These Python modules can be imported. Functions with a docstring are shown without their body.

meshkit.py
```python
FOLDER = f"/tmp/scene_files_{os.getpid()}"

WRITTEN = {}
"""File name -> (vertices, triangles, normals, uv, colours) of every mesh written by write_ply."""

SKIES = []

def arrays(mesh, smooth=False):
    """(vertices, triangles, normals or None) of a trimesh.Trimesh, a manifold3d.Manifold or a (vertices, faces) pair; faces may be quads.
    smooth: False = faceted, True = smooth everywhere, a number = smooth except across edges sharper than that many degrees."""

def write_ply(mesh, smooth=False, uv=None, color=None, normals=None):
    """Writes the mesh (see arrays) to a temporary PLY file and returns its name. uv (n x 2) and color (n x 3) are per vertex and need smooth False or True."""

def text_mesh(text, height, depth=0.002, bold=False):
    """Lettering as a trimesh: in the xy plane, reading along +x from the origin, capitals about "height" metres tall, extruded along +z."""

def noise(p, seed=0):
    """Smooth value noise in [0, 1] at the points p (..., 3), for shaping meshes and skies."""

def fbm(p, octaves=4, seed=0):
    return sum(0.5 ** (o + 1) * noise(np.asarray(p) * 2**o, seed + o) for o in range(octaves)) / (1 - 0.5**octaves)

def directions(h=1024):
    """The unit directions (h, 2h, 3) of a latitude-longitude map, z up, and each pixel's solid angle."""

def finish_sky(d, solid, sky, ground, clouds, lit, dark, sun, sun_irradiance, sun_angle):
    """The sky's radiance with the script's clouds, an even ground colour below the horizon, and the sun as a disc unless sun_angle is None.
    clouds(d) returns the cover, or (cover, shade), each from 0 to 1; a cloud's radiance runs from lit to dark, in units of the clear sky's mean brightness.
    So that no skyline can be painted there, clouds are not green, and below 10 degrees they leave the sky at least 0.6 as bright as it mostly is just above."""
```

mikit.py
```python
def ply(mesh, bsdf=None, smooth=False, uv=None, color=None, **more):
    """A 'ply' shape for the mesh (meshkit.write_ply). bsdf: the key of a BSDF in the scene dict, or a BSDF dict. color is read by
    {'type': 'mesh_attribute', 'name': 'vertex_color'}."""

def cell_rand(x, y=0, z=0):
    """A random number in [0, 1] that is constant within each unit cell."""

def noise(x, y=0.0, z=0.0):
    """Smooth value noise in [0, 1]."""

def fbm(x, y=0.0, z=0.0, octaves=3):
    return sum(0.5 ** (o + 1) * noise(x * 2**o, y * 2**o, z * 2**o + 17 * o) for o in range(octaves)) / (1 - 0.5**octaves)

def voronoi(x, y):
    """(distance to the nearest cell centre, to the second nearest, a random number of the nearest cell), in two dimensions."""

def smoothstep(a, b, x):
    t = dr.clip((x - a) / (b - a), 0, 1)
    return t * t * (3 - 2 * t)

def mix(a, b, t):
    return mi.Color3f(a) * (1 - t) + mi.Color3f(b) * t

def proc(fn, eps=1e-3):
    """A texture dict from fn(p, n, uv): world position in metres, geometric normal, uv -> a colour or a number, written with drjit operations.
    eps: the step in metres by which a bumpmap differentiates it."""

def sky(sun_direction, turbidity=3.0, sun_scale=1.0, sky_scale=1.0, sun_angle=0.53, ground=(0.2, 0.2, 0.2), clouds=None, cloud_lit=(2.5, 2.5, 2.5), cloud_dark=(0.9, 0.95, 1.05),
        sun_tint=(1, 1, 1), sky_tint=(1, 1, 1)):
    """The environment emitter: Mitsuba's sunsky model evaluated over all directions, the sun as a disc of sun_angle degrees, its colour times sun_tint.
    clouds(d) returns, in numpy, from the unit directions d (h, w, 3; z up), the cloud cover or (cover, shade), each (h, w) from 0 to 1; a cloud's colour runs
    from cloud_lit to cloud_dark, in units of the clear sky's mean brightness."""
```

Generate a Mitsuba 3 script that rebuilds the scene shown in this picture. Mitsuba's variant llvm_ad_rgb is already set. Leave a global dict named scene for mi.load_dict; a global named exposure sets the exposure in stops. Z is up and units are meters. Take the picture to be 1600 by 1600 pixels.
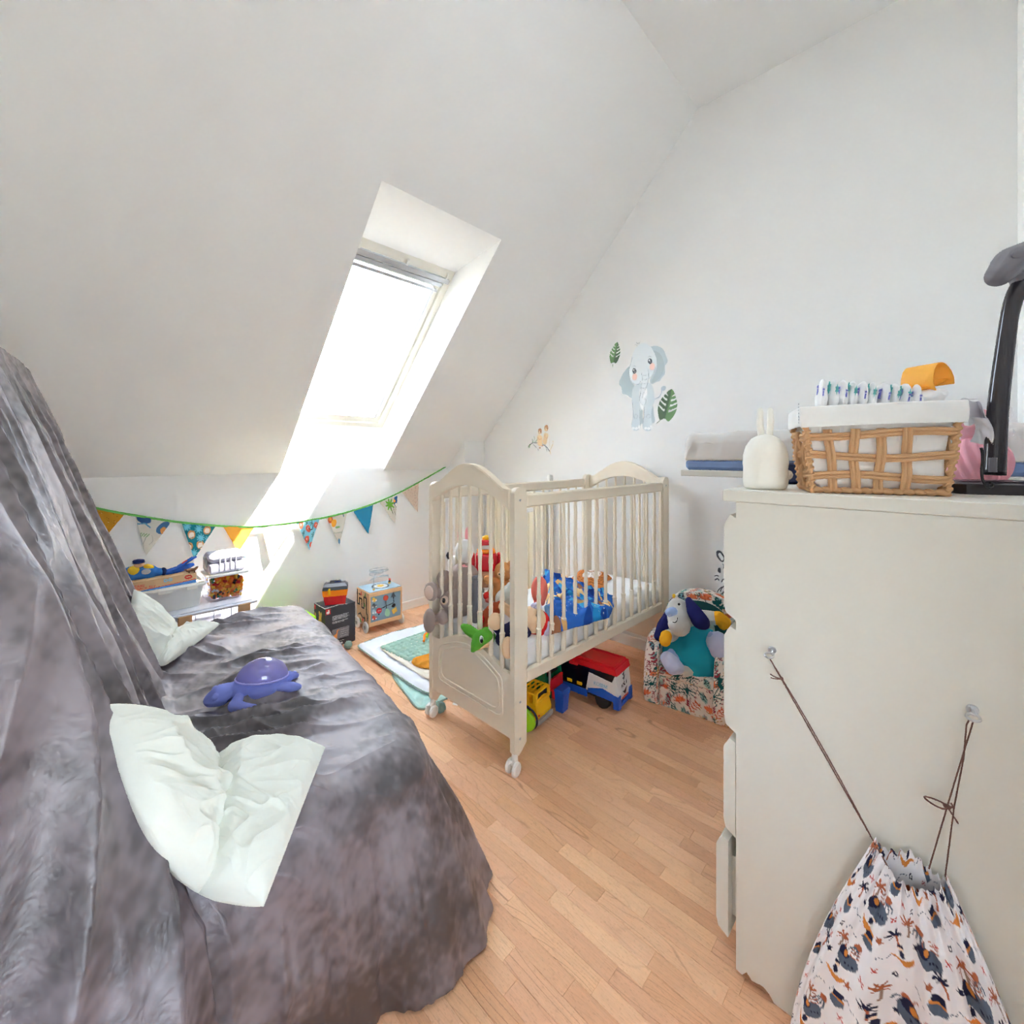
import math, random
import numpy as np, trimesh, shapely, manifold3d as m3
import drjit as dr, mitsuba as mi, mikit, meshkit
from mikit import noise, fbm, voronoi, cell_rand, smoothstep, mix, proc
from shapely.geometry import Polygon, Point, LineString, box as sbox
from shapely import affinity
random.seed(7); RNG = np.random.default_rng(7)
TAU = 2 * math.pi
scene, labels = {}, {}
T4 = mi.ScalarTransform4f

# ---------------------------------------------------------------- camera, sky, lights, exposure
exposure = 2.66
CAM_YAW = math.radians(44.1)
FWD = [math.cos(CAM_YAW), math.sin(CAM_YAW), 0]
scene['camera'] = {'type': 'perspective', 'fov': math.degrees(2 * math.atan(800 / 690)), 'fov_axis': 'x', 'near_clip': 0.02, 'far_clip': 500,
                   'principal_point_offset_y': 87 / 1600,
                   'to_world': T4().look_at(origin=[0, 0, 1.08], target=[FWD[0], FWD[1], 1.08], up=[0, 0, 1])}
def _haze(d): return 0.55 + 0.35 * meshkit.fbm(d * 3.0, 4, 2)
scene['sky'] = mikit.sky((1.84, -1.0, 4.0), turbidity=3.5, sun_scale=9.5, sky_scale=9.5, sun_angle=0.8, ground=(0.3, 0.3, 0.29),
                         sky_tint=(0.87, 1.0, 1.13), sun_tint=(0.92, 1.0, 1.08), clouds=_haze, cloud_lit=(2.28, 2.6, 2.92), cloud_dark=(1.25, 1.42, 1.60))
UNSEEN_WINDOW = (-0.12, 0.42, 0.45, 1.05)      # unseen window behind the camera, sized to light chest and crib: x from, to, z from, to
UNSEEN_LAMP = 0.85      # radiance of the unseen ceiling lamp that lights the room (its mesh stands with the structure)

# ---------------------------------------------------------------- materials
def lin(c):
    c = np.asarray(c, float) / 255.0
    return np.where(c <= 0.04045, c / 12.92, ((c + 0.055) / 1.055) ** 2.4)

def col(c): return [float(x) for x in lin(c)]

def rgb(c): return {'type': 'rgb', 'value': [float(x) for x in lin(c)]}

def mat(name, col, rough=0.6, metal=0.0, spec=0.5, coat=0.0, sheen=0.0, bump=None, bscale=0.001, tex=None):
    b = {'type': 'principled', 'base_color': tex if tex is not None else rgb(col), 'roughness': rough, 'metallic': metal, 'specular': spec}
    if coat: b['clearcoat'] = coat; b['clearcoat_gloss'] = 0.9
    if sheen: b['sheen'] = sheen; b['sheen_tint'] = 0.2
    if bump is not None: b = {'type': 'bumpmap', 'arbitrary': bump, 'scale': bscale, 'bsdf': b}
    scene['mat_' + name] = {'type': 'twosided', 'bsdf': b}
    return name

VC = {'type': 'mesh_attribute', 'name': 'vertex_color'}

# ---------------------------------------------------------------- mesh helpers
def M4(loc=(0, 0, 0), rz=0.0, rx=0.0, ry=0.0, s=1.0):
    r = trimesh.transformations.euler_matrix(math.radians(rx), math.radians(ry), math.radians(rz), 'sxyz')
    m = np.eye(4); m[:3, :3] = r[:3, :3] * np.asarray(s, float); m[:3, 3] = loc
    return m

def tm(man):
    m = man.to_mesh(); return trimesh.Trimesh(np.array(m.vert_properties[:, :3]), np.array(m.tri_verts), process=False)

def man(mesh):
    return m3.Manifold(m3.Mesh(np.asarray(mesh.vertices, np.float32), np.asarray(mesh.faces, np.uint32)))

def cat(*ms):
    out = []
    for m in ms: out += list(m) if isinstance(m, (list, tuple)) else [m]
    return trimesh.util.concatenate(out)

def moved(m, mat4):
    m = m.copy(); m.apply_transform(mat4); return m

def bx(x0, x1, y0, y1, z0, z1, b=0.002):
    b = min(b, 0.45 * abs(x1 - x0), 0.45 * abs(y1 - y0), 0.45 * abs(z1 - z0))
    if b <= 0:
        m = trimesh.creation.box((x1 - x0, y1 - y0, z1 - z0)); m.apply_translation(((x0 + x1) / 2, (y0 + y1) / 2, (z0 + z1) / 2)); return m
    p = []
    for X, dx in ((x0, b), (x1, -b)):
        for Y, dy in ((y0, b), (y1, -b)):
            for Z, dz in ((z0, b), (z1, -b)):
                p += [(X, Y + dy, Z + dz), (X + dx, Y, Z + dz), (X + dx, Y + dy, Z)]
    return tm(m3.Manifold.hull_points(np.array(p, np.float64)))

def rbx(x0, x1, y0, y1, z0, z1, r=0.02, n=12):
    """A box with round edges: the hull of eight spheres."""
    s = [m3.Manifold.sphere(r, n).translate((X, Y, Z)) for X in (x0 + r, x1 - r) for Y in (y0 + r, y1 - r) for Z in (z0 + r, z1 - r)]
    return tm(m3.Manifold.batch_hull(s))

def hull(pts):
    return tm(m3.Manifold.hull_points(np.array(pts, np.float64)))

def ell(c, r, sub=3, rot=None):
    m = trimesh.creation.icosphere(sub); m.apply_scale(r if hasattr(r, '__len__') else (r, r, r))
    if rot is not None: m.apply_transform(M4(rx=rot[0], ry=rot[1], rz=rot[2]))
    m.apply_translation(c); return m

def tube(pts, r, n=8, closed=False):
    P = np.asarray(pts, float); k = len(P); R = np.broadcast_to(np.asarray(r, float), (k,))
    if closed: t = np.roll(P, -1, 0) - np.roll(P, 1, 0)
    else: t = np.gradient(P, axis=0)
    t /= np.maximum(np.linalg.norm(t, axis=1, keepdims=True), 1e-12)
    a = np.array([0, 0, 1.0]) if abs(t[0][2]) < 0.9 else np.array([1.0, 0, 0])
    nrm = a - t[0] * (a @ t[0]); V = []
    for i in range(k):
        nrm = nrm - t[i] * (nrm @ t[i]); nrm /= np.linalg.norm(nrm); bi = np.cross(t[i], nrm)
        for j in range(n):
            an = TAU * j / n; V.append(P[i] + R[i] * (math.cos(an) * nrm + math.sin(an) * bi))
    F = []
    for i in range(k if closed else k - 1):
        a0, b0 = i * n, ((i + 1) % k) * n
        for j in range(n):
            j2 = (j + 1) % n; F += [(a0 + j, a0 + j2, b0 + j2), (a0 + j, b0 + j2, b0 + j)]
    if not closed:
        V += [P[0], P[-1]]; c0, c1 = k * n, k * n + 1
        for j in range(n):
            j2 = (j + 1) % n; F += [(c0, j2, j), (c1, (k - 1) * n + j, (k - 1) * n + j2)]
    return trimesh.Trimesh(V, F, process=False)

def lathe(prof, n=24):
    """prof: (radius, z) from bottom to top; radius 0 closes."""
    V, F, rings = [], [], []
    for r, z in prof:
        if r <= 1e-9: rings.append([len(V)] * n); V.append((0, 0, z))
        else:
            rings.append(list(range(len(V), len(V) + n))); V += [(r * math.cos(TAU * j / n), r * math.sin(TAU * j / n), z) for j in range(n)]
    for a, b in zip(rings, rings[1:]):
        for j in range(n):
            j2 = (j + 1) % n
            for f in ((a[j], a[j2], b[j2]), (a[j], b[j2], b[j])):
                if len(set(f)) == 3: F.append(f)
    return trimesh.Trimesh(V, F, process=False)

def cyl(p0, p1, r, n=16, r1=None):
    return tube([p0, p1], [r, r if r1 is None else r1], n)

def prism(poly, h, z0=0.0):
    """Extrudes a polygon (list of points or shapely) along z."""
    g = poly if hasattr(poly, 'geom_type') else Polygon(poly)
    g = g if g.is_valid else g.buffer(0)
    ms = [trimesh.creation.extrude_polygon(q, h, engine='earcut') for q in getattr(g, 'geoms', [g]) if q.area > 1e-9]
    m = cat(ms); m.apply_translation((0, 0, z0)); return m

def on_x(m):  # plane (a, b, h): a -> -y, b -> z, h -> -x (facing -x, seen from -x with a to the right)
    m = m.copy(); v = np.array(m.vertices); m.vertices = np.stack([-v[:, 2], -v[:, 0], v[:, 1]], 1); return m

def on_y(m):  # a -> x, b -> z, h -> -y (facing -y)
    m = m.copy(); v = np.array(m.vertices); m.vertices = np.stack([v[:, 0], -v[:, 2], v[:, 1]], 1); return m

def blob(chains, edge=0.01, it=12, taub=True):
    """Union of hulls of spheres along chains [(x, y, z, r), ...], refined and smoothed into one skin."""
    parts = []
    for ch in chains:
        sp = [m3.Manifold.sphere(c[3], 16).translate(tuple(map(float, c[:3]))) for c in ch]
        if len(sp) == 1: parts.append(sp[0])
        parts += [m3.Manifold.batch_hull([a, b]) for a, b in zip(sp, sp[1:])]
    u = m3.Manifold.batch_boolean(parts, m3.OpType.Add).refine_to_length(edge)
    m = tm(u); m = trimesh.Trimesh(m.vertices, m.faces, process=True)
    if it: trimesh.smoothing.filter_taubin(m, 0.5, 0.52, iterations=it)
    return m

def rough(m, amp, freq, seed=0, octaves=3):
    m = m.copy(); n = np.array(m.vertex_normals)
    m.vertices = m.vertices + n * ((meshkit.fbm(np.array(m.vertices) * freq + 50, octaves, seed) - 0.5) * 2 * amp)[:, None]
    return m

def sheet(V, nu, nv, closed_u=False):
    """Quads over a grid of nu x nv points, as a mesh."""
    V = np.asarray(V, float).reshape(-1, 3); F = []
    i, j = np.meshgrid(np.arange(nu if closed_u else nu - 1), np.arange(nv - 1), indexing='ij')
    a = i * nv + j; b = ((i + 1) % nu) * nv + j
    F = np.concatenate([np.stack([a, b, b + 1], -1).reshape(-1, 3), np.stack([a, b + 1, a + 1], -1).reshape(-1, 3)])
    return trimesh.Trimesh(V, F, process=False)

def thick(m, t):
    """A closed shell: the sheet and a copy t below it, joined along the rim."""
    n = np.array(m.vertex_normals); v = np.array(m.vertices); f = np.array(m.faces); k = len(v)
    e = np.sort(f[:, [0, 1, 1, 2, 2, 0]].reshape(-1, 2), 1); u, c = np.unique(e, axis=0, return_counts=True)
    open_e = set(map(tuple, u[c == 1])); side = []
    for a, b in f[:, [0, 1, 1, 2, 2, 0]].reshape(-1, 2):
        if (min(a, b), max(a, b)) in open_e: side += [(b, a, a + k), (b, a + k, b + k)]
    return trimesh.Trimesh(np.vstack([v, v - n * t]), np.vstack([f, f[:, ::-1] + k] + ([np.array(side)] if side else [])), process=False)

def spline(pts, n):
    from scipy.interpolate import CubicSpline
    P = np.asarray(pts, float); t = np.r_[0, np.cumsum(np.linalg.norm(np.diff(P, axis=0), axis=1))]
    return CubicSpline(t, P)(np.linspace(0, t[-1], n))

def blob2(pts, n=40):
    """A smooth closed outline through points, as a polygon."""
    from scipy.interpolate import CubicSpline
    P = np.asarray(list(pts) + [pts[0]], float); t = np.r_[0, np.cumsum(np.linalg.norm(np.diff(P, axis=0), axis=1))]
    return Polygon(CubicSpline(t, P, bc_type='periodic')(np.linspace(0, t[-1], n, endpoint=False))).buffer(0)

def ellipse2(cx, cy, rx, ry, rot=0):
    return affinity.translate(affinity.rotate(affinity.scale(Point(0, 0).buffer(1, 8), rx, ry), rot, origin=(0, 0)), cx, cy)

# ---------------------------------------------------------------- scene helpers
TF = [np.eye(4)]
class at:
    """Everything added inside is placed by this transform."""
    def __init__(self, *a, **k): self.m = M4(*a, **k)
    def __enter__(self): TF.append(TF[-1] @ self.m)
    def __exit__(self, *a): TF.pop()

def numbered(key):
    if key not in labels and key not in scene and not any(k.startswith(key + '__') for k in scene): return key
    n = 1
    while True:
        k = f'{key}_{n:03d}'
        if k not in labels and k not in scene: return k
        n += 1

_count = {}
def newkey(key):
    n = _count.get(key, -1) + 1; _count[key] = n
    return key if n == 0 else f'{key}_{n:03d}'

def thing(name, label, cat_, group=None):
    key = newkey(name); labels[key] = {'label': label, 'category': cat_}
    if group: labels[key]['group'] = group
    return key

def obj(name, mesh, m, parent=None, smooth=35, label=None, color=None, uv=None, kind=None):
    key = newkey(parent + '__' + name if parent else name)
    if hasattr(mesh, 'to_mesh'): mesh = tm(mesh)
    mesh = moved(mesh, TF[-1])
    if color is not None or uv is not None: smooth = bool(smooth)
    extra = {}
    if color is not None: extra['color'] = color
    if uv is not None: extra['uv'] = uv
    scene[key] = mikit.ply(mesh, 'mat_' + m, smooth=smooth, **extra)
    if label or kind:
        labels[key] = {}
        if label: labels[key]['label'] = label
        if kind: labels[key]['kind'] = kind
    return key

def single(name, mesh, m, label, cat_, group=None, smooth=35, **k):
    key = obj(name, mesh, m, None, smooth, **k)
    labels[key] = {**labels.get(key, {}), 'label': label, 'category': cat_}
    if group: labels[key]['group'] = group
    return key

def struct(name, mesh, m, label=None, smooth=False, parent=None, **k):
    key = obj(name, mesh, m, parent, smooth, **k)
    if parent is None: labels[key] = {'kind': 'structure', **({'label': label} if label else {})}
    return key

def paint(P, base, marks, res=None):
    """Linear vertex colours: base colour, then polygons (shapely, srgb) laid over one another, rasterised on a fine grid, read at the 2-D points P."""
    P = np.asarray(P, float); lo, hi = P.min(0), P.max(0); st = res or max(float((hi - lo).max()) / 700, 1e-6)
    nx, ny = (np.ceil((hi - lo) / st).astype(int) + 2); G = np.tile(lin(base), (nx, ny, 1)); gx, gy = lo[0] + st * np.arange(nx), lo[1] + st * np.arange(ny)
    for g, c in marks:
        x0, y0, x1, y1 = g.bounds; a0, a1 = np.searchsorted(gx, (x0, x1)); b0, b1 = np.searchsorted(gy, (y0, y1))
        if a1 <= a0 or b1 <= b0: continue
        X, Y = np.meshgrid(gx[a0:a1], gy[b0:b1], indexing='ij'); shapely.prepare(g)
        ins = shapely.contains_xy(g, X.ravel(), Y.ravel()).reshape(X.shape); G[a0:a1, b0:b1][ins] = lin(c)
    k = np.clip(np.rint((P - lo) / st).astype(int), 0, [nx - 1, ny - 1]); return G[k[:, 0], k[:, 1]]

# ---------------------------------------------------------------- layout: points measured on the photograph, taken onto planes of the room
_RT = (math.sin(CAM_YAW), -math.cos(CAM_YAW))
def _ray(u, v):
    l = (u - 800) / 690; return np.array([FWD[0] + _RT[0] * l, FWD[1] + _RT[1] * l, (713 - v) / 690])
def PD(u, v, d): return np.array([0, 0, 1.08]) + _ray(u, v) * d
def PX(u, v, x): r = _ray(u, v); return PD(u, v, x / r[0])
def PY(u, v, y): r = _ray(u, v); return PD(u, v, y / r[1])
def PZ(u, v, z): r = _ray(u, v); return PD(u, v, (z - 1.08) / r[2])
def S(u, v, d, rp): return (*PD(u, v, d), rp * d / 690)      # a sphere for blob()

# ---------------------------------------------------------------- shared materials
WALLC = (237, 237, 235)
mat('white_paint', WALLC, 0.75, spec=0.25)
mat('white_gloss', (240, 239, 235), 0.35)
mat('crib_paint', (226, 215, 195), 0.42)
mat('dresser_paint', (213, 211, 201), 0.45)
mat('white_plastic', (238, 237, 232), 0.35)
mat('black_plastic', (22, 20, 24), 0.25)
mat('dark_rubber', (30, 28, 30), 0.6)
mat('red_plastic', (205, 30, 42), 0.3)
mat('orange_plastic', (245, 140, 30), 0.3)
mat('blue_plastic', (25, 85, 185), 0.3)
mat('yellow_plastic', (245, 195, 25), 0.3)
mat('green_plastic', (15, 110, 70), 0.3)
mat('lime_plastic', (150, 215, 30), 0.35)
mat('grey_plastic', (165, 165, 165), 0.4)
mat('navy_plastic', (24, 32, 66), 0.3)
mat('steel', (200, 202, 205), 0.25, metal=1.0)
mat('ink_black', (30, 27, 32), 0.6)
mat('paper_white', (235, 235, 232), 0.6)
_fl = lambda p, n, uv: 0.6 * fbm(p.x * 300, p.y * 300, p.z * 300, 2) + 0.8 * fbm(p.x * 70, p.y * 70, p.z * 70, 2)
def _nap(p, n, uv):
    w = fbm(p.x * 5 + p.z * 2, p.y * 8 - p.x * 3, p.z * 5, 4); f = fbm(p.x * 70, p.y * 40, p.z * 50, 2)
    return mix(col((46, 40, 44)), col((108, 99, 105)), smoothstep(0.32, 0.68, 0.72 * w + 0.28 * f))
mat('fleece', None, 0.55, spec=1.3, sheen=3.0, bump=proc(_fl), bscale=0.0022, tex=proc(_nap))
_wv = lambda p, n, uv: fbm(p.x * 220, p.y * 220, p.z * 220, 2)
mat('white_cotton', (212, 214, 204), 0.9, spec=0.1, sheen=0.2, bump=proc(_wv), bscale=0.0004)
_pl = lambda p, n, uv: fbm(p.x * 330, p.y * 330, p.z * 330, 2) + 0.7 * fbm(p.x * 120, p.y * 120, p.z * 120, 2)
mat('sheet_white', (236, 236, 235), 0.9, spec=0.1, sheen=0.2, bump=proc(_wv), bscale=0.0004)
def plush(name, c): return mat(name, c, 0.95, spec=0.08, sheen=0.6, bump=proc(_pl), bscale=0.001)
mat('print_cloth', None, 0.85, spec=0.15, tex=VC)
mat('print_card', None, 0.45, spec=0.4, tex=VC)
# ================================================================ the room
XR, YK, YB, XL = 2.28, 2.70, -0.19, -0.27          # right wall, knee wall, back wall, left wall
ZK, SL, ZC, YRG = 0.985, 1.0326, 2.855, 0.889      # knee height, roof slope, flat ceiling, where slope meets it
WX0, WX1 = 0.885, 1.54                             # skylight opening
WY0, WOFF = 1.565, 0.32                            # its upper edge (y) and the depth of the window plane above the slope
def zs(y, off=0.0): return ZK + SL * (YK - y) + off

# laminate floor: narrow beech strips running along y, one piece each
def _wood(p, n, uv):
    i = dr.floor(uv.x / 10); ux = uv.x - 10 * i; uy = uv.y
    a = cell_rand(i, 3); b = cell_rand(i, 7); c = cell_rand(i, 11)
    base = mix(col((212, 160, 120)), col((240, 195, 154)), a)
    base = mix(base, col((224, 174, 144)), b * 0.5)
    w = noise(ux * 3.0 + i * 5, uy * 16 + i * 3); w2 = noise(ux * 9 + i, uy * 60 + i * 2)
    ring = dr.abs(dr.sin((w * 5.5 + uy * (18 + 40 * c) + 0.6 * w2) * 3.2))
    line = smoothstep(0.70, 1.0, 1 - ring) * (0.25 + 0.75 * smoothstep(0.45, 0.8, c))
    fine = fbm(ux * 25, uy * 420, i * 1.0, 2); pore = smoothstep(0.7, 0.86, noise(ux * 160, uy * 800, i * 1.0))
    tone = base * (0.93 + 0.14 * fine)
    return mix(mix(tone, col((176, 118, 84)), line * 0.7), col((166, 112, 80)), pore * 0.22)
mat('beech', None, 0.36, spec=0.4, coat=0.1, tex=proc(_wood))
def build_floor():
    w, strips, far = 0.0413, [], []
    rng = np.random.default_rng(3)
    x, col = 0.085, 0
    while x < XR:
        y = YB - rng.uniform(0, 0.25)
        while y < YK:
            L = rng.choice([0.21, 0.25, 0.29, 0.33]); y0, y1 = max(y, YB), min(y + L, YK); y += L
            if y1 - y0 < 0.02: continue
            cx, cy = x + w / 2, (y0 + y1) / 2
            hidden = (cx < 0.62 and cy > 0.78) or (cx > 1.0 and cy < 0.3) or cy < 0.02 or (cx < 0.4 and cy > 0.74)
            strips.append((9 if hidden else math.hypot(cx, cy), x, min(x + w, XR), y0, y1))
        x += w; col += 1
    strips.sort(key=lambda s: s[0])
    def plank(k, s):
        _, x0, x1, y0, y1 = s
        m = bx(x0 + 0.0002, x1 - 0.0002, y0 + 0.0002, y1 - 0.0002, -0.008, 0.0, 0.0004)
        v = np.array(m.vertices); uv = np.stack([k * 10 + 2 + v[:, 1] - y0 + (k % 7) * 0.3, v[:, 0] - x0], 1)
        return m, uv
    struct('floor', bx(XL - 0.3, XR + 0.3, YB - 0.3, YK + 0.3, -0.12, -0.008, 0), 'floor_base', 'beech strip laminate floor')
    for k, s in enumerate(strips[:300]):
        m, uv = plank(k, s); obj('plank', m, 'beech', 'floor', smooth=False, uv=uv)
    ms, us = zip(*[plank(300 + k, s) for k, s in enumerate(strips[300:])])
    m = cat(ms); key = obj('distant_planks', m, 'beech', 'floor', smooth=False, uv=np.vstack(us), kind='stuff')
mat('floor_base', (190, 135, 100), 0.5)
build_floor()

# walls and ceilings (real thickness)
struct('wall_right', bx(XR, XR + 0.2, YB - 0.2, YK + 0.3, -0.1, ZC + 0.3, 0), 'white_paint', 'white side wall with animal stickers')
struct('wall_left', bx(XL - 0.2, XL, YB - 0.1, YK + 0.3, -0.1, ZC + 0.3, 0), 'white_paint')
struct('wall_far', bx(XL, XR, YK, YK + 0.12, -0.1, ZK + 0.02, 0), 'white_paint', 'low white knee wall under the sloping ceiling')
th = 0.30
def slab(x0, x1, y0, y1):      # a piece of the sloping ceiling: underside on the slope, 0.3 m deep (measured upward)
    return hull([(x, y, zs(y) + o) for x in (x0, x1) for y in (y0, y1) for o in (0, th)])
hole_top = WY0
slope = cat(slab(XL, WX0, YRG, YK + 0.12), slab(WX1, XR, YRG, YK + 0.12), slab(WX0, WX1, YRG, WY0))
struct('ceiling_slope', slope, 'white_paint', 'sloping white attic ceiling')
struct('ceiling', bx(XL, XR, YB - 0.1, YRG, ZC, ZC + 0.3, 0), 'white_paint', 'flat white ceiling')
struct('wall_corner', bx(2.081, XR, 2.50, YK, 0, 1.30, 0), 'white_paint', 'boxed-in white pipe chase in the corner')
struct('baseboard_right', bx(XR - 0.012, XR, YB, 2.50, 0, 0.06, 0.003), 'white_gloss')
struct('baseboard_far', bx(XL, 2.081, YK - 0.012, YK, 0, 0.06, 0.003), 'white_gloss')
# skylight: lining, frame, sash, blind cassette, pane
mat('cream_frame', (238, 236, 226), 0.4)
mat('alu', (190, 192, 196), 0.35, metal=0.7)
scene['mat_pane_glass'] = {'type': 'thindielectric', 'int_ior': 1.5}
yT, zT = 1.93, 2.10            # upper inner corner of the lining at the window
yB, zB = 2.72, 1.275           # lower inner corner
struct('window_1', cat(hull([(x, WY0 + a, zs(WY0) + b) for x in (WX0, WX1) for a, b in ((0, 0), (0, 0.42))] + [(x, yT, zT + b) for x in (WX0, WX1) for b in (0, 0.06)]),
                       hull([(x, y, z) for x in (WX0, WX1) for y, z in ((YK, ZK - 0.01), (yB, zB), (YK + 0.12, ZK - 0.01), (yB + 0.12, zB))]),
                       hull([(WX1, y, z) for y, z in ((WY0, zs(WY0)), (YK, ZK), (yT, zT + 0.03), (yB, zB + 0.02))] + [(WX1 + 0.04, y, z) for y, z in ((WY0, zs(WY0)), (YK, ZK), (yT, zT + 0.03), (yB, zB + 0.02))]),
                       hull([(WX0, y, z) for y, z in ((WY0, zs(WY0)), (YK, ZK), (yT, zT + 0.03), (yB, zB + 0.02))] + [(WX0 - 0.04, y, z) for y, z in ((WY0, zs(WY0)), (YK, ZK), (yT, zT + 0.03), (yB, zB + 0.02))])),
       'white_paint', 'roof window deep in a white lining')
W = np.array([yB - yT, zB - zT]); WL = np.linalg.norm(W); W = W / WL; NO = np.array([-W[1], W[0]])   # down the slope, and outward
if NO[1] < 0: NO = -NO
def wbar(x0, x1, a0, a1, n0, n1):   # a bar of the window: across x, from a0 to a1 down the slope, n0 to n1 outward
    return hull([(x, yT + W[0] * a + NO[0] * n, zT + W[1] * a + NO[1] * n) for x in (x0, x1) for a in (a0, a1) for n in (n0, n1)])
f = obj('frame', cat(wbar(WX0, WX1, 0, 0.045, 0.0, 0.10), wbar(WX0, WX1, WL - 0.03, WL + 0.01, 0.0, 0.10), wbar(WX0, WX0 + 0.04, 0, WL, 0.0, 0.10), wbar(WX1 - 0.04, WX1, 0, WL, 0.0, 0.10)), 'cream_frame', 'window_1', smooth=False)
s0, s1 = WX0 + 0.045, WX1 - 0.045
obj('sash', cat(wbar(s0, s1, 0.05, 0.115, 0.012, 0.06), wbar(s0, s1, WL - 0.075, WL - 0.035, 0.012, 0.06), wbar(s0, s0 + 0.04, 0.115, WL - 0.075, 0.012, 0.06), wbar(s1 - 0.04, s1, 0.115, WL - 0.075, 0.012, 0.06)), 'cream_frame', 'window_1', smooth=False)
obj('handle_bar', cat(wbar(s0 - 0.02, s1 + 0.03, 0.05, 0.075, -0.012, 0.012), wbar(s0, s1, 0.085, 0.105, 0.0, 0.014), wbar(s0 + 0.01, s1 - 0.01, 0.125, 0.14, 0.002, 0.02)), 'alu', 'window_1', smooth=False)
obj('rail', cat(wbar(s0 + 0.035, s0 + 0.045, 0.12, WL - 0.08, 0.0, 0.02), wbar(s1 - 0.045, s1 - 0.035, 0.12, WL - 0.08, 0.0, 0.02)), 'alu', 'window_1', smooth=False)
for hx in (WX0 + 0.10, WX0 + 0.36, WX1 - 0.045):
    obj('hook', cat(wbar(hx, hx + 0.008, 0.022, 0.05, -0.012, -0.002), wbar(hx, hx + 0.008, 0.02, 0.028, -0.012, 0.004)), 'white_plastic', 'window_1', smooth=False)
obj('pane', sheet([[(x, yT + W[0] * a + NO[0] * 0.04, zT + W[1] * a + NO[1] * 0.04) for a in (0.11, WL - 0.07)] for x in (s0 + 0.035, s1 - 0.035)], 2, 2), 'pane_glass', 'window_1', smooth=False)
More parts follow.
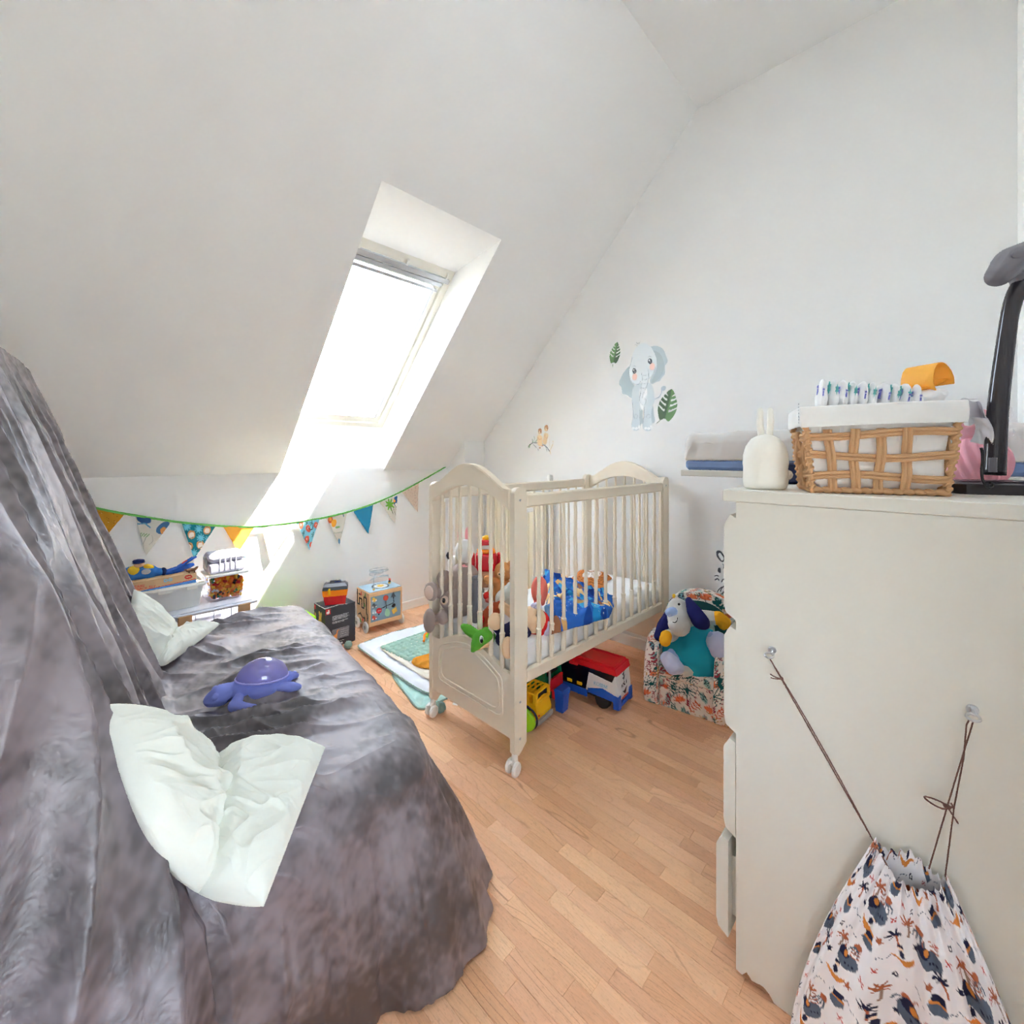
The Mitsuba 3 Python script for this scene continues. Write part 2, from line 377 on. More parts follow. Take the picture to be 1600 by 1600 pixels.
# back wall behind the camera, holding the unseen window
VX0, VX1, VZ0, VZ1 = UNSEEN_WINDOW
struct('wall_back', cat(bx(XL, VX0, YB - 0.1, YB, -0.1, ZC, 0), bx(VX1, XR, YB - 0.1, YB, -0.1, ZC, 0), bx(VX0, VX1, YB - 0.1, YB, -0.1, VZ0, 0), bx(VX0, VX1, YB - 0.1, YB, VZ1, ZC, 0)), 'white_paint', 'white wall behind the chest of drawers')
struct('unseen_window_2', cat(bx(VX0, VX0 + 0.04, YB - 0.08, YB - 0.03, VZ0, VZ1, 0), bx(VX1 - 0.04, VX1, YB - 0.08, YB - 0.03, VZ0, VZ1, 0), bx(VX0, VX1, YB - 0.08, YB - 0.03, VZ0, VZ0 + 0.04, 0), bx(VX0, VX1, YB - 0.08, YB - 0.03, VZ1 - 0.04, VZ1, 0)), 'cream_frame')  # out of view, sized to light the chest side, crib and floor
obj('pane', sheet([[(x, YB - 0.055, z) for z in (VZ0 + 0.04, VZ1 - 0.04)] for x in (VX0 + 0.04, VX1 - 0.04)], 2, 2), 'pane_glass', 'unseen_window_2', smooth=False)
struct('added_eave', bx(XL - 0.2, XR + 0.2, YB - 0.75, YB - 0.1, VZ1 + 0.06, VZ1 + 0.14, 0), 'white_paint')  # added eave, only keeps direct sun out of the unseen window
# unseen flush round lamp on the flat ceiling, placed to light the room
lamp = thing('unseen_ceiling_lamp', 'unseen round flush ceiling lamp, placed to light the room', 'lamp')
with at((0.95, 0.30, ZC)):
    obj('base', lathe([(0, 0), (0.36, 0), (0.36, -0.03), (0, -0.03)][::-1], 40), 'white_plastic', lamp)
    k = obj('diffuser', lathe([(0, -0.075), (0.2, -0.07), (0.31, -0.05), (0.335, -0.03)], 40), 'white_plastic', lamp)
    scene[k]['emitter'] = {'type': 'area', 'radiance': {'type': 'rgb', 'value': [UNSEEN_LAMP * c for c in (0.84, 0.96, 1.09)]}}
# ================================================================ chest of drawers and what is on it
DXF, DXB, DY0, DY1, DTOP = 0.985, 1.785, -0.185, 0.305, 1.01
dr_ = thing('chest_of_drawers', 'off-white chest of four drawers with chipped bottom corner beside the window-side crib aisle', 'chest of drawers')
labels[dr_]['label'] = 'tall off-white chest of drawers with a drawstring bag hung on its side'
obj('top_panel', bx(DXF - 0.002, DXB, DY0, DY1 + 0.026, DTOP - 0.025, DTOP, 0.002), 'dresser_paint', dr_, smooth=False)
# side panel facing the room: bottom front corner chipped
sp = Polygon([(-DY1, 0.012), (-DY1 + 0.012, 0.010), (-DY1 + 0.02, 0.022), (-DY1 + 0.03, 0.013), (-DY1 + 0.05, 0.018), (-DY1 + 0.062, 0.012), (-DY1 + 0.07, 0.001), (-DY0, 0.001), (-DY0, DTOP - 0.0255), (-DY1, DTOP - 0.0255)])
obj('side_panel', moved(on_x(prism(sp, 0.018)), M4((DXF + 0.018, 0, 0))), 'dresser_paint', dr_, smooth=False)
mat('chipboard', (150, 112, 78), 0.9, bump=proc(_wv), bscale=0.001)
obj('chipboard_core', bx(DXF + 0.003, DXF + 0.017, DY1 - 0.085, DY1 - 0.004, 0.004, 0.03, 0.003), 'chipboard', dr_, label='broken chipboard edge')
obj('side_panel', bx(DXB - 0.018, DXB, DY0, DY1, 0, DTOP - 0.0255, 0.001), 'dresser_paint', dr_, smooth=False)
obj('back_panel', bx(DXF + 0.018, DXB - 0.018, DY0, DY0 + 0.006, 0.03, DTOP - 0.0255, 0), 'dresser_paint', dr_, smooth=False)
obj('plinth', bx(DXF + 0.018, DXB - 0.018, DY1 - 0.03, DY1 - 0.012, 0, 0.055, 0), 'dresser_paint', dr_, smooth=False)
for i, (z0, z1, out) in enumerate(((0.737, 0.957, 0.0), (0.500, 0.722, 0.0), (0.281, 0.486, 0.001), (0.062, 0.270, 0.016))):
    y0 = DY1 + 0.001 + out
    prof = Polygon([(y0, z0), (y0 + 0.020, z0 + 0.012), (y0 + 0.024, z0 + 0.03), (y0 + 0.024, z1 - 0.022), (y0 + 0.012, z1), (y0, z1 - 0.006)])
    m = prism(prof, DXB - DXF - 0.010)       # profile in (a=y, b=z), along x
    v = np.array(m.vertices); m.vertices = np.stack([DXF + 0.004 + v[:, 2], v[:, 0], v[:, 1]], 1); m.fix_normals()
    d = obj('drawer', m, 'dresser_paint', dr_, smooth=False)
    obj('drawer_box', bx(DXF + 0.03, DXB - 0.03, y0 - 0.30, y0, z0 + 0.03, z1 - 0.05, 0), 'dresser_paint', d, smooth=False)
# two screw eyes and the drawstring bag hanging from them
def screw_eye(y, z, label):
    t = thing('screw_eye', label, 'hook', 'screw eyes in the side of the chest')
    with at((DXF, y, z)):
        obj('plate', cat(cyl((0.0, 0, 0), (-0.003, 0, 0), 0.0075, 14), ell((-0.003, 0.004, 0.004), 0.002, 1), ell((-0.003, -0.004, -0.004), 0.002, 1)), 'steel', t)
        obj('shank', cyl((-0.002, 0, 0), (-0.016, 0, -0.002), 0.0022, 8), 'steel', t)
        a = np.linspace(0, TAU, 20, endpoint=False)
        obj('eye', tube(np.stack([-0.0225 + 0.0075 * np.cos(a), 0.0075 * np.sin(a), -0.003 + 0.002 * np.cos(a)], 1), 0.0021, 8, True), 'steel', t)
screw_eye(0.238, 0.697, 'small steel screw eye high on the chest side, holding the single long cord')
screw_eye(-0.036, 0.689, 'small steel screw eye on the chest side, holding the crossed double cord with bow')
mat('brown_cord', (98, 66, 58), 0.7)
bag = thing('drawstring_bag', 'white drawstring bag printed with small boats, palms and stars, hung on the chest side', 'bag')
BX = DXF - 0.026
def bag_mesh():
    nu, nv = 420, 260
    u = np.linspace(0, TAU, nu, endpoint=False); v = np.linspace(0, 1, nv)
    U, V = np.meshgrid(u, v, indexing='ij')
    yc, z0 = 0.035, 0.412
    top, bot = 0.043, 0.158
    hw = top + (bot - top) * (1 - (1 - np.clip(V * 1.15, 0, 1)) ** 1.7) + 0.012 * V
    hd = 0.013 + 0.028 * np.sin(np.clip(V, 0, 1) * 1.9) * 1.1
    c, s = np.cos(U), np.sin(U)
    pleat = 0.0048 * np.sin(U * 23 + 1.5 * np.sin(U * 3)) * (1 - V) ** 1.5 + 0.0200 * np.sin(U * 11 + 2 * np.sin(2 * U) + V * 1.2) * np.sin(np.clip(V + 0.12, 0, 1) * 2.6) ** 2 * (0.5 + 0.5 * np.sin(5 * U + 1))
    # the rim dips at the front and peaks where the cords pull
    rim = 0.016 * np.abs(c) ** 6 * np.where(c > 0, 1.5, 1.0) - 0.022 * np.clip(s, -1, 1) * (np.abs(c) < 0.8) * (1 - np.abs(c)) 
    y = yc + c * (hw + pleat * np.abs(s) * 0.6); x = BX - np.sign(s) * np.abs(s) ** 0.7 * (hd + pleat * (s > 0) * 1.3)
    z = z0 + rim * (1 - V) ** 3 - V * 0.50 + 0.004 * np.sin(U * 23) * (1 - V) ** 8
    x = np.minimum(x, DXF - 0.002)
    m = sheet(np.stack([x, y, z], -1), nu, nv, True)
    return m, np.stack([U, V], -1).reshape(-1, 2)
def bag_print(uv):
    """Small boats, palms, barrels, stars and dashes scattered over the cloth, in metres of cloth."""
    rng = np.random.default_rng(21); P = np.stack([uv[:, 0] / TAU * 0.72, uv[:, 1] * 0.50], 1); marks = []
    navy, slate, rust, orange, taupe, red = (38, 40, 66), (88, 100, 118), (166, 92, 62), (204, 132, 62), (150, 126, 112), (186, 70, 66)
    def put(parts, x, y, r, s):
        for g, c in parts: marks.append((affinity.translate(affinity.scale(affinity.rotate(g, r, origin=(0, 0)), s, -s, origin=(0, 0)), x, y), c))
    star = Polygon([((0.5 if i % 2 else 1) * math.sin(i * TAU / 10), (0.45 if i % 2 else 1) * math.cos(i * TAU / 10)) for i in range(10)])
    hullp = blob2([(-1, .35), (1, .5), (.75, -.35), (0, -.6), (-.7, -.4)])
    def curve(pts, w): return LineString(spline(pts, 12)).buffer(w)
    palm = [(curve([(0, -1), (.15, -.3), (0, .3)], .13), taupe)] + [(blob2([(0, .3), (dx * .5, .3 + dy * .7 + .12), (dx, .3 + dy), (dx * .55, .3 + dy * .5 - .12)], 20), rust) for dx, dy in ((.9, .2), (-.9, .15), (.5, .75), (-.45, .75), (.75, -.35), (-.7, -.4))]
    palm2 = [(g, navy if c == rust else rust) for g, c in palm]
    boat = [(hullp, slate), (blob2([(-.9, .4), (-.75, 1.2), (-.2, 1.1), (.05, .5)]), navy), (ellipse2(-.25, .75, .22, .3), orange), (LineString([(-.55, 1.2), (-.45, 1.75)]).buffer(.05), rust)] + [(curve([(.15, .95 + k * .32), (.5, .85 + k * .32), (.85, 1.0 + k * .32)], .05), rust) for k in range(3)] + [(sbox(-.1 + k * .3, -.15, .05 + k * .3, .05), navy) for k in range(3)]
    canoe = [(blob2([(-1, .5), (-.2, 0), (1, .1), (.6, -.4), (-.2, -.45)]), orange), (ellipse2(-.05, .45, .25, .35), navy), (ellipse2(0, .95, .22, .2), (240, 215, 195)), (sbox(-.28, 1.02, .3, 1.3), navy)]
    chest = [(blob2([(-.7, .1), (.7, .1), (.62, -.65), (-.62, -.65)], 24), slate), (sbox(-.7, .05, .7, .3), orange), (sbox(-.55, .28, .6, .9), navy)]
    flag = [(sbox(-.4, -.5, .4, .5), navy), (ellipse2(0, .05, .22, .25), (235, 232, 232))]
    squid = [(ellipse2(0, .35, .5, .45), rust)] + [(curve([(dx * .5, 0), (dx, -.5), (dx * 1.1, -.95)], .09), slate) for dx in (-.6, -.2, .2, .6)]
    cross = [(LineString([(-.6, -.6), (.6, .6)]).buffer(.16), red), (LineString([(-.6, .6), (.6, -.6)]).buffer(.16), red)]
    wave = [(curve([(-1, 0), (-.5, .35), (-.1, 0), (.4, .35), (1, 0)], .05), slate)]
    rope = [(LineString([(k * .35 - 1, .4 * math.sin(k)), (k * .35 - .82, .4 * math.sin(k + .5))]).buffer(.04), slate) for k in range(7)]
    kinds = [(palm, .013), (boat, .0165), (palm2, .013), (canoe, .016), (chest, .0125), (flag, .007), (squid, .012), (cross, .0055), ([(star, navy)], .006), ([(star, rust)], .0065), (wave, .009), (rope, .014), (cross, .005)]
    k = 0; cw, ch = 0.0268, 0.0300
    for i in range(28):
        for j in range(18):
            g, s = kinds[(k * 5 + (i * 7 + j * 3) % 13) % 13]; k += 1
            put(g, (i + .5 + .5 * (j % 2)) * cw * 1.0 + rng.uniform(-.005, .005), (j + .4) * ch + rng.uniform(-.006, .006), rng.uniform(-25, 25), s * rng.uniform(1.05, 1.3))
    return paint(P, (238, 236, 238), marks)
bm, buv = bag_mesh()
obj('pouch', bm, 'print_cloth', bag, smooth=True, color=bag_print(buv))
cord = [(DXF - 0.0225, 0.238, 0.690), (BX - 0.004, 0.075, 0.425), (BX - 0.010, 0.06, 0.405)]
c2 = spline([(DXF - 0.0225, 0.2385, 0.690), (DXF - 0.019, 0.217, 0.655), (BX - 0.0025, 0.0775, 0.427)], 12)
obj('cord', tube(spline(cord, 16), 0.0011, 6), 'brown_cord', bag); obj('cord', tube(c2, 0.0011, 6), 'brown_cord', bag)
for a in (0.0, 0.004):
    obj('cord', tube([(DXF - 0.0225, -0.036 + a, 0.681), (DXF - 0.022, -0.0345 + a * 1.4, 0.672), (DXF - 0.021, -0.0245 - a * 0.4, 0.62), (DXF - 0.021, -0.009 - a * 1.7, 0.54), (BX + 0.001, 0.0125 - a * 4.6, 0.428)], 0.0011, 6), 'brown_cord', bag)
with at((DXF - 0.022, -0.008, 0.536)):
    obj('bow', cat(tube(spline([(0, 0, 0), (-0.004, 0.016, 0.006), (-0.002, 0.026, 0.002), (-0.003, 0.014, -0.004), (0, 0, 0)], 20), 0.0013, 6), tube(spline([(0, 0, 0), (-0.003, -0.006, -0.008), (-0.002, -0.012, -0.018)], 8), 0.0012, 6), tube(spline([(0, 0, 0), (-0.003, -0.006, 0.006), (-0.002, -0.004, 0.009)], 8), 0.0012, 6), ell((0, 0, 0), (0.003, 0.005, 0.004), 1)), 'brown_cord', bag)
with at((DXF - 0.02, 0.217, 0.655)):
    obj('knot', cat(ell((0, 0, 0), (0.002, 0.003, 0.0035), 1), tube(spline([(0, 0, 0), (-0.004, 0.008, -0.002), (-0.003, 0.018, -0.003)], 8), 0.0011, 6), tube(spline([(0, 0, 0), (-0.004, 0.009, 0.001), (-0.002, 0.019, 0.003)], 8), 0.0011, 6)), 'brown_cord', bag)
# changing board resting on the chest, and the changing mat on it
single('changing_board', bx(1.55, 2.20, -0.17, 0.665, DTOP + 0.0003, DTOP + 0.022, 0.002), 'dresser_paint', 'off-white changing board reaching out over the chest towards the crib', 'changing board')
mat('grey_linen', (210, 206, 201), 0.9, sheen=0.2, bump=proc(_wv), bscale=0.0005)
mat('blue_linen', (112, 134, 172), 0.9, sheen=0.2, bump=proc(_wv), bscale=0.0005)
cm = thing('changing_mat', 'padded changing mat with grey linen cover and blue border at the wall', 'changing mat')
def mat_shell(z0, z1, grow, seed, amp):
    if z1 - z0 > 0.07: m = tm(m3.Manifold.batch_hull([m3.Manifold.sphere(0.034, 20).translate((X, Y, z1 - 0.034)) for X in (1.594 - grow, 2.156 + grow) for Y in (-0.126 - grow, 0.621 + grow)] + [man(bx(1.562 - grow, 2.188 + grow, -0.158 - grow, 0.653 + grow, z0, z0 + 0.01, 0.004))]))
    else: m = bx(1.56 - grow, 2.19 + grow, -0.16 - grow, 0.655 + grow, z0, z1, 0.01)
    m = tm(man(trimesh.Trimesh(m.vertices, m.faces, process=True)).refine_to_length(0.012)); v = np.array(m.vertices)
    side = np.clip((v[:, 2] - z0) / 0.03, 0, 1)
    n = meshkit.fbm(np.stack([v[:, 0] * 26, v[:, 1] * 26 + v[:, 2] * 4, v[:, 2] * 5], 1), 3, seed) - 0.5
    cx, cy = v[:, 0] - 1.875, v[:, 1] - 0.247
    v[:, 2] -= np.where(v[:, 2] > z0 + 0.08, 0.03 * np.clip(1 - (cx / 0.2) ** 2, 0, 1) * np.clip(1 - (cy / 0.36) ** 2, 0, 1), 0)
    v[:, 0] += n * amp * side * np.sign(cx); v[:, 2] += n * amp * 0.5 * side; v[:, 1] += n * amp * 0.6 * side * np.sign(cy)
    m.vertices = v; return trimesh.Trimesh(m.vertices, m.faces, process=True)
obj('border', mat_shell(DTOP + 0.0225, DTOP + 0.060, -0.001, 5, 0.003), 'blue_linen', cm, label='blue lower border')
obj('cover', mat_shell(DTOP + 0.056, DTOP + 0.152, 0.002, 6, 0.026), 'grey_linen', cm)
# ================================================================ the crib
CR = dict(loc=(1.075, 1.03, 0), rz=-1.0)     # near footboard corner; length along local x, width along local y
CLEN, CWID = 1.136, 0.502
def bamboo_bar(x, y, z0, z1, r=0.0063):
    L = z1 - z0; prof = [(0.0088, 0), (0.0088, 0.0), (0.0100, 0.03), (0.0094, min(0.115, L * 0.22)), (0.0108, min(0.118, L * 0.225)), (0.0108, min(0.123, L * 0.235)), (0.0076, min(0.126, L * 0.24))]
    zz = [L * 0.42, L * 0.58, L * 0.74]
    for z in zz: prof += [(r + 0.0014, z - 0.012), (r + 0.0026, z - 0.002), (r + 0.0026, z + 0.002), (r + 0.0010, z + 0.010), (r, z + 0.05)]
    prof += [(r, L)]
    prof = sorted(prof, key=lambda p: p[1]); m = lathe([(0, 0)] + prof + [(0, L)], 10); m.apply_translation((x, y, z0)); return m
with at(**CR):
    crib = thing('crib', 'cream wooden baby crib with bamboo-style bars and arched ends on castors', 'crib')
    W, t, pw = CWID, 0.022, 0.060
    def arch(y, peak, ends, flat=0.10):      # a symmetric curve over the width, 0 at the ends
        a = np.clip((y - 0) / W, 0, 1); s = np.clip((np.minimum(a, 1 - a) - 0.10) / 0.40, 0, 1)
        return ends + (peak - ends) * (np.sin(s * math.pi / 2) ** 1.2)
    ys = np.linspace(t, W - t, 48)
    def top_shape():
        up = [(y, 0.955 + arch(y, 0.092, 0.010) + 0.006 * math.cos((y / W - .5) * 3)) for y in ys]; lo = [(y, 0.893 + 0.078 * math.sin(math.pi * (y - t) / (W - 2 * t)) ** 0.9) for y in ys[::-1]]
        return Polygon(up + lo)
    def board(poly, x0, th):                 # poly in (y, z), thickness along +x, edges eased
        m = prism(poly, th); v = np.array(m.vertices); m.vertices = np.stack([x0 + v[:, 2], v[:, 0], v[:, 1]], 1); m.fix_normals(); return m
    def eased(poly, x0, th, e=0.004):
        return cat(board(poly.buffer(-e), x0, e), board(poly, x0 + e * 0.6, th - 1.2 * e), board(poly.buffer(-e), x0 + th - e, e))
    panel_top = lambda y: 0.335 + 0.058 * math.sin(math.pi * np.clip((y - 0.06) / (W - 0.12), 0, 1)) ** 1.1
    for end, x0 in (('footboard', -0.004), ('headboard', CLEN - 0.028)):
        e = obj(end, eased(top_shape(), x0, 0.032), 'crib_paint', crib, smooth=30)
        pan = Polygon([(t, 0.115)] + [(y, panel_top(y)) for y in ys] + [(W - t, 0.115)])
        p = obj('panel', board(pan, x0 + 0.008, 0.016), 'crib_paint', e, smooth=20)
        if end == 'footboard':
            for ins, wd in ((0.036, 0.0058), (0.054, 0.0058)):     # raised beads that frame the panel
                inner = Polygon([(t + 0.02, 0.155)] + [(y, panel_top(y) - 0.010) for y in ys if t + 0.02 <= y <= W - t - 0.02] + [(W - t - 0.02, 0.155)]).buffer(-ins + 0.02).buffer(-0.03).buffer(0.03)
                if inner.geom_type != 'Polygon': inner = max(inner.geoms, key=lambda g: g.area)
                ring = np.array(inner.exterior.simplify(0.0008).coords)[:-1]
                obj('bead', tube(np.stack([np.full(len(ring), x0 + 0.0078), ring[:, 0], ring[:, 1]], 1), wd * 0.6, 6, True), 'crib_paint', e)
        for k in range(7):
            y = t + (W - 2 * t) * (k + 0.85) / 7.7
            obj('bar', bamboo_bar(x0 + 0.016, y, panel_top(y) - 0.002, 0.90 + 0.07 * math.sin(math.pi * (y - t) / (W - 2 * t))), 'crib_paint', e, smooth=40)
    screws = []
    for i, (px, py) in enumerate(((0, 0), (0, W - t), (CLEN - pw, 0), (CLEN - pw, W - t))):
        poly = Polygon([(px + 0.004, 0.072), (px + 0.020, 0.060), (px + 0.030, 0.066), (px + pw - 0.012, 0.082), (px + pw, 0.092), (px + pw, 0.952)] + [(px + pw / 2 + pw / 2 * math.cos(a), 0.952 + 0.022 * math.sin(a)) for a in np.linspace(0.15, math.pi - 0.15, 10)] + [(px, 0.952), (px, 0.072)])
        m = prism(poly, t); v = np.array(m.vertices); m.vertices = np.stack([v[:, 0], py + v[:, 2], v[:, 1]], 1); m.fix_normals()
        post = obj('post', m, 'crib_paint', crib, smooth=25)
        if py == 0:
            for z in (0.93, 0.24, 0.115): obj('screw', cyl((px + 0.027, 0.001, z), (px + 0.027, -0.0015, z), 0.0042, 12), 'grey_plastic', post)
        cx, cy = px + (0.012 if px == 0 else pw - 0.012), py + t / 2
        c = obj('castor', cat(cyl((cx, cy, 0.03), (cx, cy, 0.075), 0.011, 12), bx(cx - 0.012, cx + 0.012, cy - 0.008, cy + 0.008, 0.030, 0.058, 0.004)), 'white_plastic', crib)
        for s in (-1, 1): obj('wheel', moved(lathe([(0, -0.008), (0.017, -0.008), (0.0235, -0.004), (0.0235, 0.004), (0.019, 0.008), (0, 0.009)], 24), M4((cx - 0.008, cy + s * 0.015, 0.0237), rx=90 * -s, rz=12)), 'white_plastic', c)
        obj('brake_lever', bx(cx - 0.034, cx - 0.014, cy - 0.006, cy + 0.006, 0.044, 0.052, 0.003), 'white_plastic', c)
    for side, y0 in (('near', 0.002), ('far', W - t + 0.002)):
        s = obj('side_rail', bx(pw, CLEN - pw, y0, y0 + 0.020, 0.901, 0.948, 0.006), 'crib_paint', crib, smooth=25)
        obj('lower_rail', bx(pw, CLEN - pw, y0, y0 + 0.020, 0.289, 0.338, 0.006), 'crib_paint', s, smooth=25)
        for xx in (pw, CLEN - pw - 0.012): obj('stile', bx(xx, xx + 0.012, y0 + 0.003, y0 + 0.018, 0.338, 0.901, 0.002), 'crib_paint', s, smooth=25)
        obj('catch', bx(pw + 0.004, pw + 0.036, y0 - 0.002, y0 + 0.012, 0.884, 0.8995, 0.003), 'white_plastic', s)
        for k in range(13):
            x = pw + 0.012 + (CLEN - 2 * pw - 0.024) * (k + 0.9) / 13.8
            obj('bar', bamboo_bar(x, y0 + 0.010, 0.336, 0.903), 'crib_paint', s, smooth=40)
    obj('bed_base', bx(0.03, CLEN - 0.03, 0.025, W - 0.025, 0.292, 0.308, 0.002), 'crib_paint', crib)
    # mattress with a fitted white sheet
    m = rbx(0.034, CLEN - 0.034, 0.030, W - 0.030, 0.3085, 0.418, 0.028, 24)
    m = trimesh.Trimesh(m.vertices, m.faces, process=True); m = tm(man(m).refine_to_length(0.014)); v = np.array(m.vertices)
    n = meshkit.fbm(np.stack([v[:, 0] * 9 + v[:, 1] * 5, v[:, 1] * 22, v[:, 2] * 30], 1), 4, 3) - 0.5
    v[:, 2] += n * 0.010 * (v[:, 2] > 0.36); v[:, 1] += n * 0.004 * np.sign(v[:, 1] - W / 2)
    m.vertices = v; m = trimesh.Trimesh(m.vertices, m.faces, process=True)
    single('mattress', m, 'sheet_white', 'small mattress with a white fitted sheet in the crib', 'mattress', smooth=True)
# ================================================================ the sofa under its grey throws, the pillows
def rid(x): return 1 - np.abs(2 * x - 1)      # ridged noise
def _u(P, ax, sc): return np.asarray(P)[..., :3] @ (np.asarray(ax).T / np.asarray(sc)[None, :] if np.ndim(ax) > 1 else np.asarray(ax))
mat('sofa_cloth', (70, 66, 72), 0.9)
sofa = thing('sofa', 'low sofa along the left wall, hidden under grey fleece throws', 'sofa')
obj('seat_base', hull([(x, y, z) for x, y in ((0.14, 0.90), (0.54, 0.92), (0.20, 2.03), (0.73, 2.02)) for z in (0.03, 0.36)]), 'sofa_cloth', sofa)
obj('backrest', hull([(-0.26, 0.83, 0.03), (-0.26, 1.98, 0.03), (-0.26, 0.83, 1.24), (-0.26, 1.98, 1.26), (0.03, 0.83, 0.36), (0.12, 1.98, 0.36), (0.03, 0.83, 0.03), (0.12, 1.98, 0.03), (-0.22, 0.83, 1.22), (-0.13, 1.98, 1.22)]), 'sofa_cloth', sofa)
def fold1(s, seed, f=1.0):                    # long soft folds as a function of one coordinate
    p = np.stack([s * 7 * f, np.zeros_like(s), np.full_like(s, seed * 3.7)], -1)
    return 0.6 * rid(meshkit.noise(p, seed)) + 0.4 * rid(meshkit.noise(p * 2.3, seed + 1))
def seat_throw():
    # outline of the seat from the far end along the front, round the near corner, to the backrest
    path = np.vstack([spline([(0.785, 2.03), (0.733, 1.60), (0.672, 1.15), (0.637, 0.95), (0.618, 0.885), (0.578, 0.835), (0.49, 0.820), (0.30, 0.815), (0.09, 0.81)], 460)])
    n_s, n_t, n_d = len(path), 180, 140
    tan = np.gradient(path, axis=0); tan /= np.linalg.norm(tan, axis=1, keepdims=True); out = np.stack([-tan[:, 1], tan[:, 0]], 1)   # outward
    if out[0, 0] < 0: out = -out
    s = np.r_[0, np.cumsum(np.linalg.norm(np.diff(path, axis=0), axis=1))]
    J = np.stack([np.interp(path[:, 1], [0.75, 2.10], [0.10, 0.22]), np.maximum(path[:, 1], 0.86)], 1)
    wgt = np.clip((path[:, 1] - 0.84) / 0.2, 0, 1)[:, None]; J = J * wgt + np.array([0.105, 0.90]) * (1 - wgt) * 1.0
    R, zt = 0.07, 0.425
    V = np.zeros((n_s, n_t + n_d, 3))
    tt = np.linspace(0, 1, n_t)[None, :, None]
    inner = path - out * R
    top = J[:, None] * (1 - tt) + inner[:, None] * tt
    V[:, :n_t, :2] = top; V[:, :n_t, 2] = zt
    q = np.linspace(0, 1, n_d + 1)[1:]; Lq = q * 0.50
    ang = np.minimum(Lq / R, math.pi / 2); drop = np.where(Lq < R * math.pi / 2, R * (1 - np.cos(ang)), R + (Lq - R * math.pi / 2)); ho = R * np.sin(ang)
    f = fold1(s, 5, 1.9) - 0.45; f2 = fold1(s, 9, 4.2) - 0.45
    below = np.clip((drop - R) / 0.34, 0, 1)
    flare = 0.075 * below ** 1.0 * np.interp(s, [0, s[-1] * .5, s[-1] * .62, s[-1] * .70, s[-1] * .80, s[-1]], [0.30, 0.65, 1.35, 1.35, 0.25, 0.0])[:, None]
    off = ho[None] + flare + (f[:, None] * 0.105 + f2[:, None] * 0.045) * below[None] ** 0.8 * np.interp(s, [0, s[-1] * .66, s[-1] * .8, s[-1]], [1, 1, 0.6, 0.5])[:, None]
    V[:, n_t:, :2] = inner[:, None] + out[:, None] * off[..., None]
    V[:, n_t:, 2] = zt - drop[None]
    hem = np.interp(s, [0, s[-1] * .5, s[-1] * .66, s[-1] * .8, s[-1]], [0.05, 0.03, 0.012, 0.006, 0.006])
    low = V[:, n_t:, 2]; V[:, n_t:, 2] = np.maximum(low, hem[:, None] + 0.004 * np.sin(s * 40)[:, None] * 0)
    # wrinkles on the top run across the seat and fan out from the backrest
    x, y, z = V[..., 0], V[..., 1], V[..., 2]
    a = (x * 0.28 + y * 0.96); b = (x * 0.96 - y * 0.28)
    wp = meshkit.fbm(np.stack([x * 3, y * 3, z * 3], -1), 2, 4) * 0.10
    w1 = rid(meshkit.noise(np.stack([(a + wp) * 17, b * 3.0, z * 2], -1), 11)); w2 = rid(meshkit.noise(np.stack([(a * 0.8 + b * 0.35 + wp) * 34, b * 6, z * 4], -1), 12))
    mask = meshkit.fbm(np.stack([x * 4, y * 4, z * 0], -1), 2, 8)
    near_back = np.clip(1.25 - (x - 0.15) * 1.6, 0.35, 1.2)
    bump = (w1 ** 2.4 * 0.036 + w2 ** 2 * 0.013) * np.clip(mask * 2.6 - 0.40, 0, 1) * near_back
    V[:, :n_t, 2] += bump[:, :n_t] + 0.012 * (meshkit.fbm(np.stack([x[:, :n_t] * 3, y[:, :n_t] * 3, 0 * x[:, :n_t]], -1), 2, 6) - 0.5)
    V[:, n_t:, :2] += out[:, None] * (bump[:, n_t:] * (1 - 0.5 * below[None]))[..., None]
    fade = np.clip(1 - Lq / 0.10, 0, 1) ** 2
    V[:, n_t:, 2] += (bump[:, n_t - 1:n_t] + 0.0) * fade[None]
    V[:, :n_t, 2] += 0.02 * np.clip(1 - np.linspace(0, 1, n_t) * 9, 0, 1)[None]     # runs up a little at the backrest
    return sheet(V, n_s, n_t + n_d)
single('fleece_throw', seat_throw(), 'fleece', 'grey fleece throw spread over the sofa seat, hanging to the floor', 'throw', smooth=True)
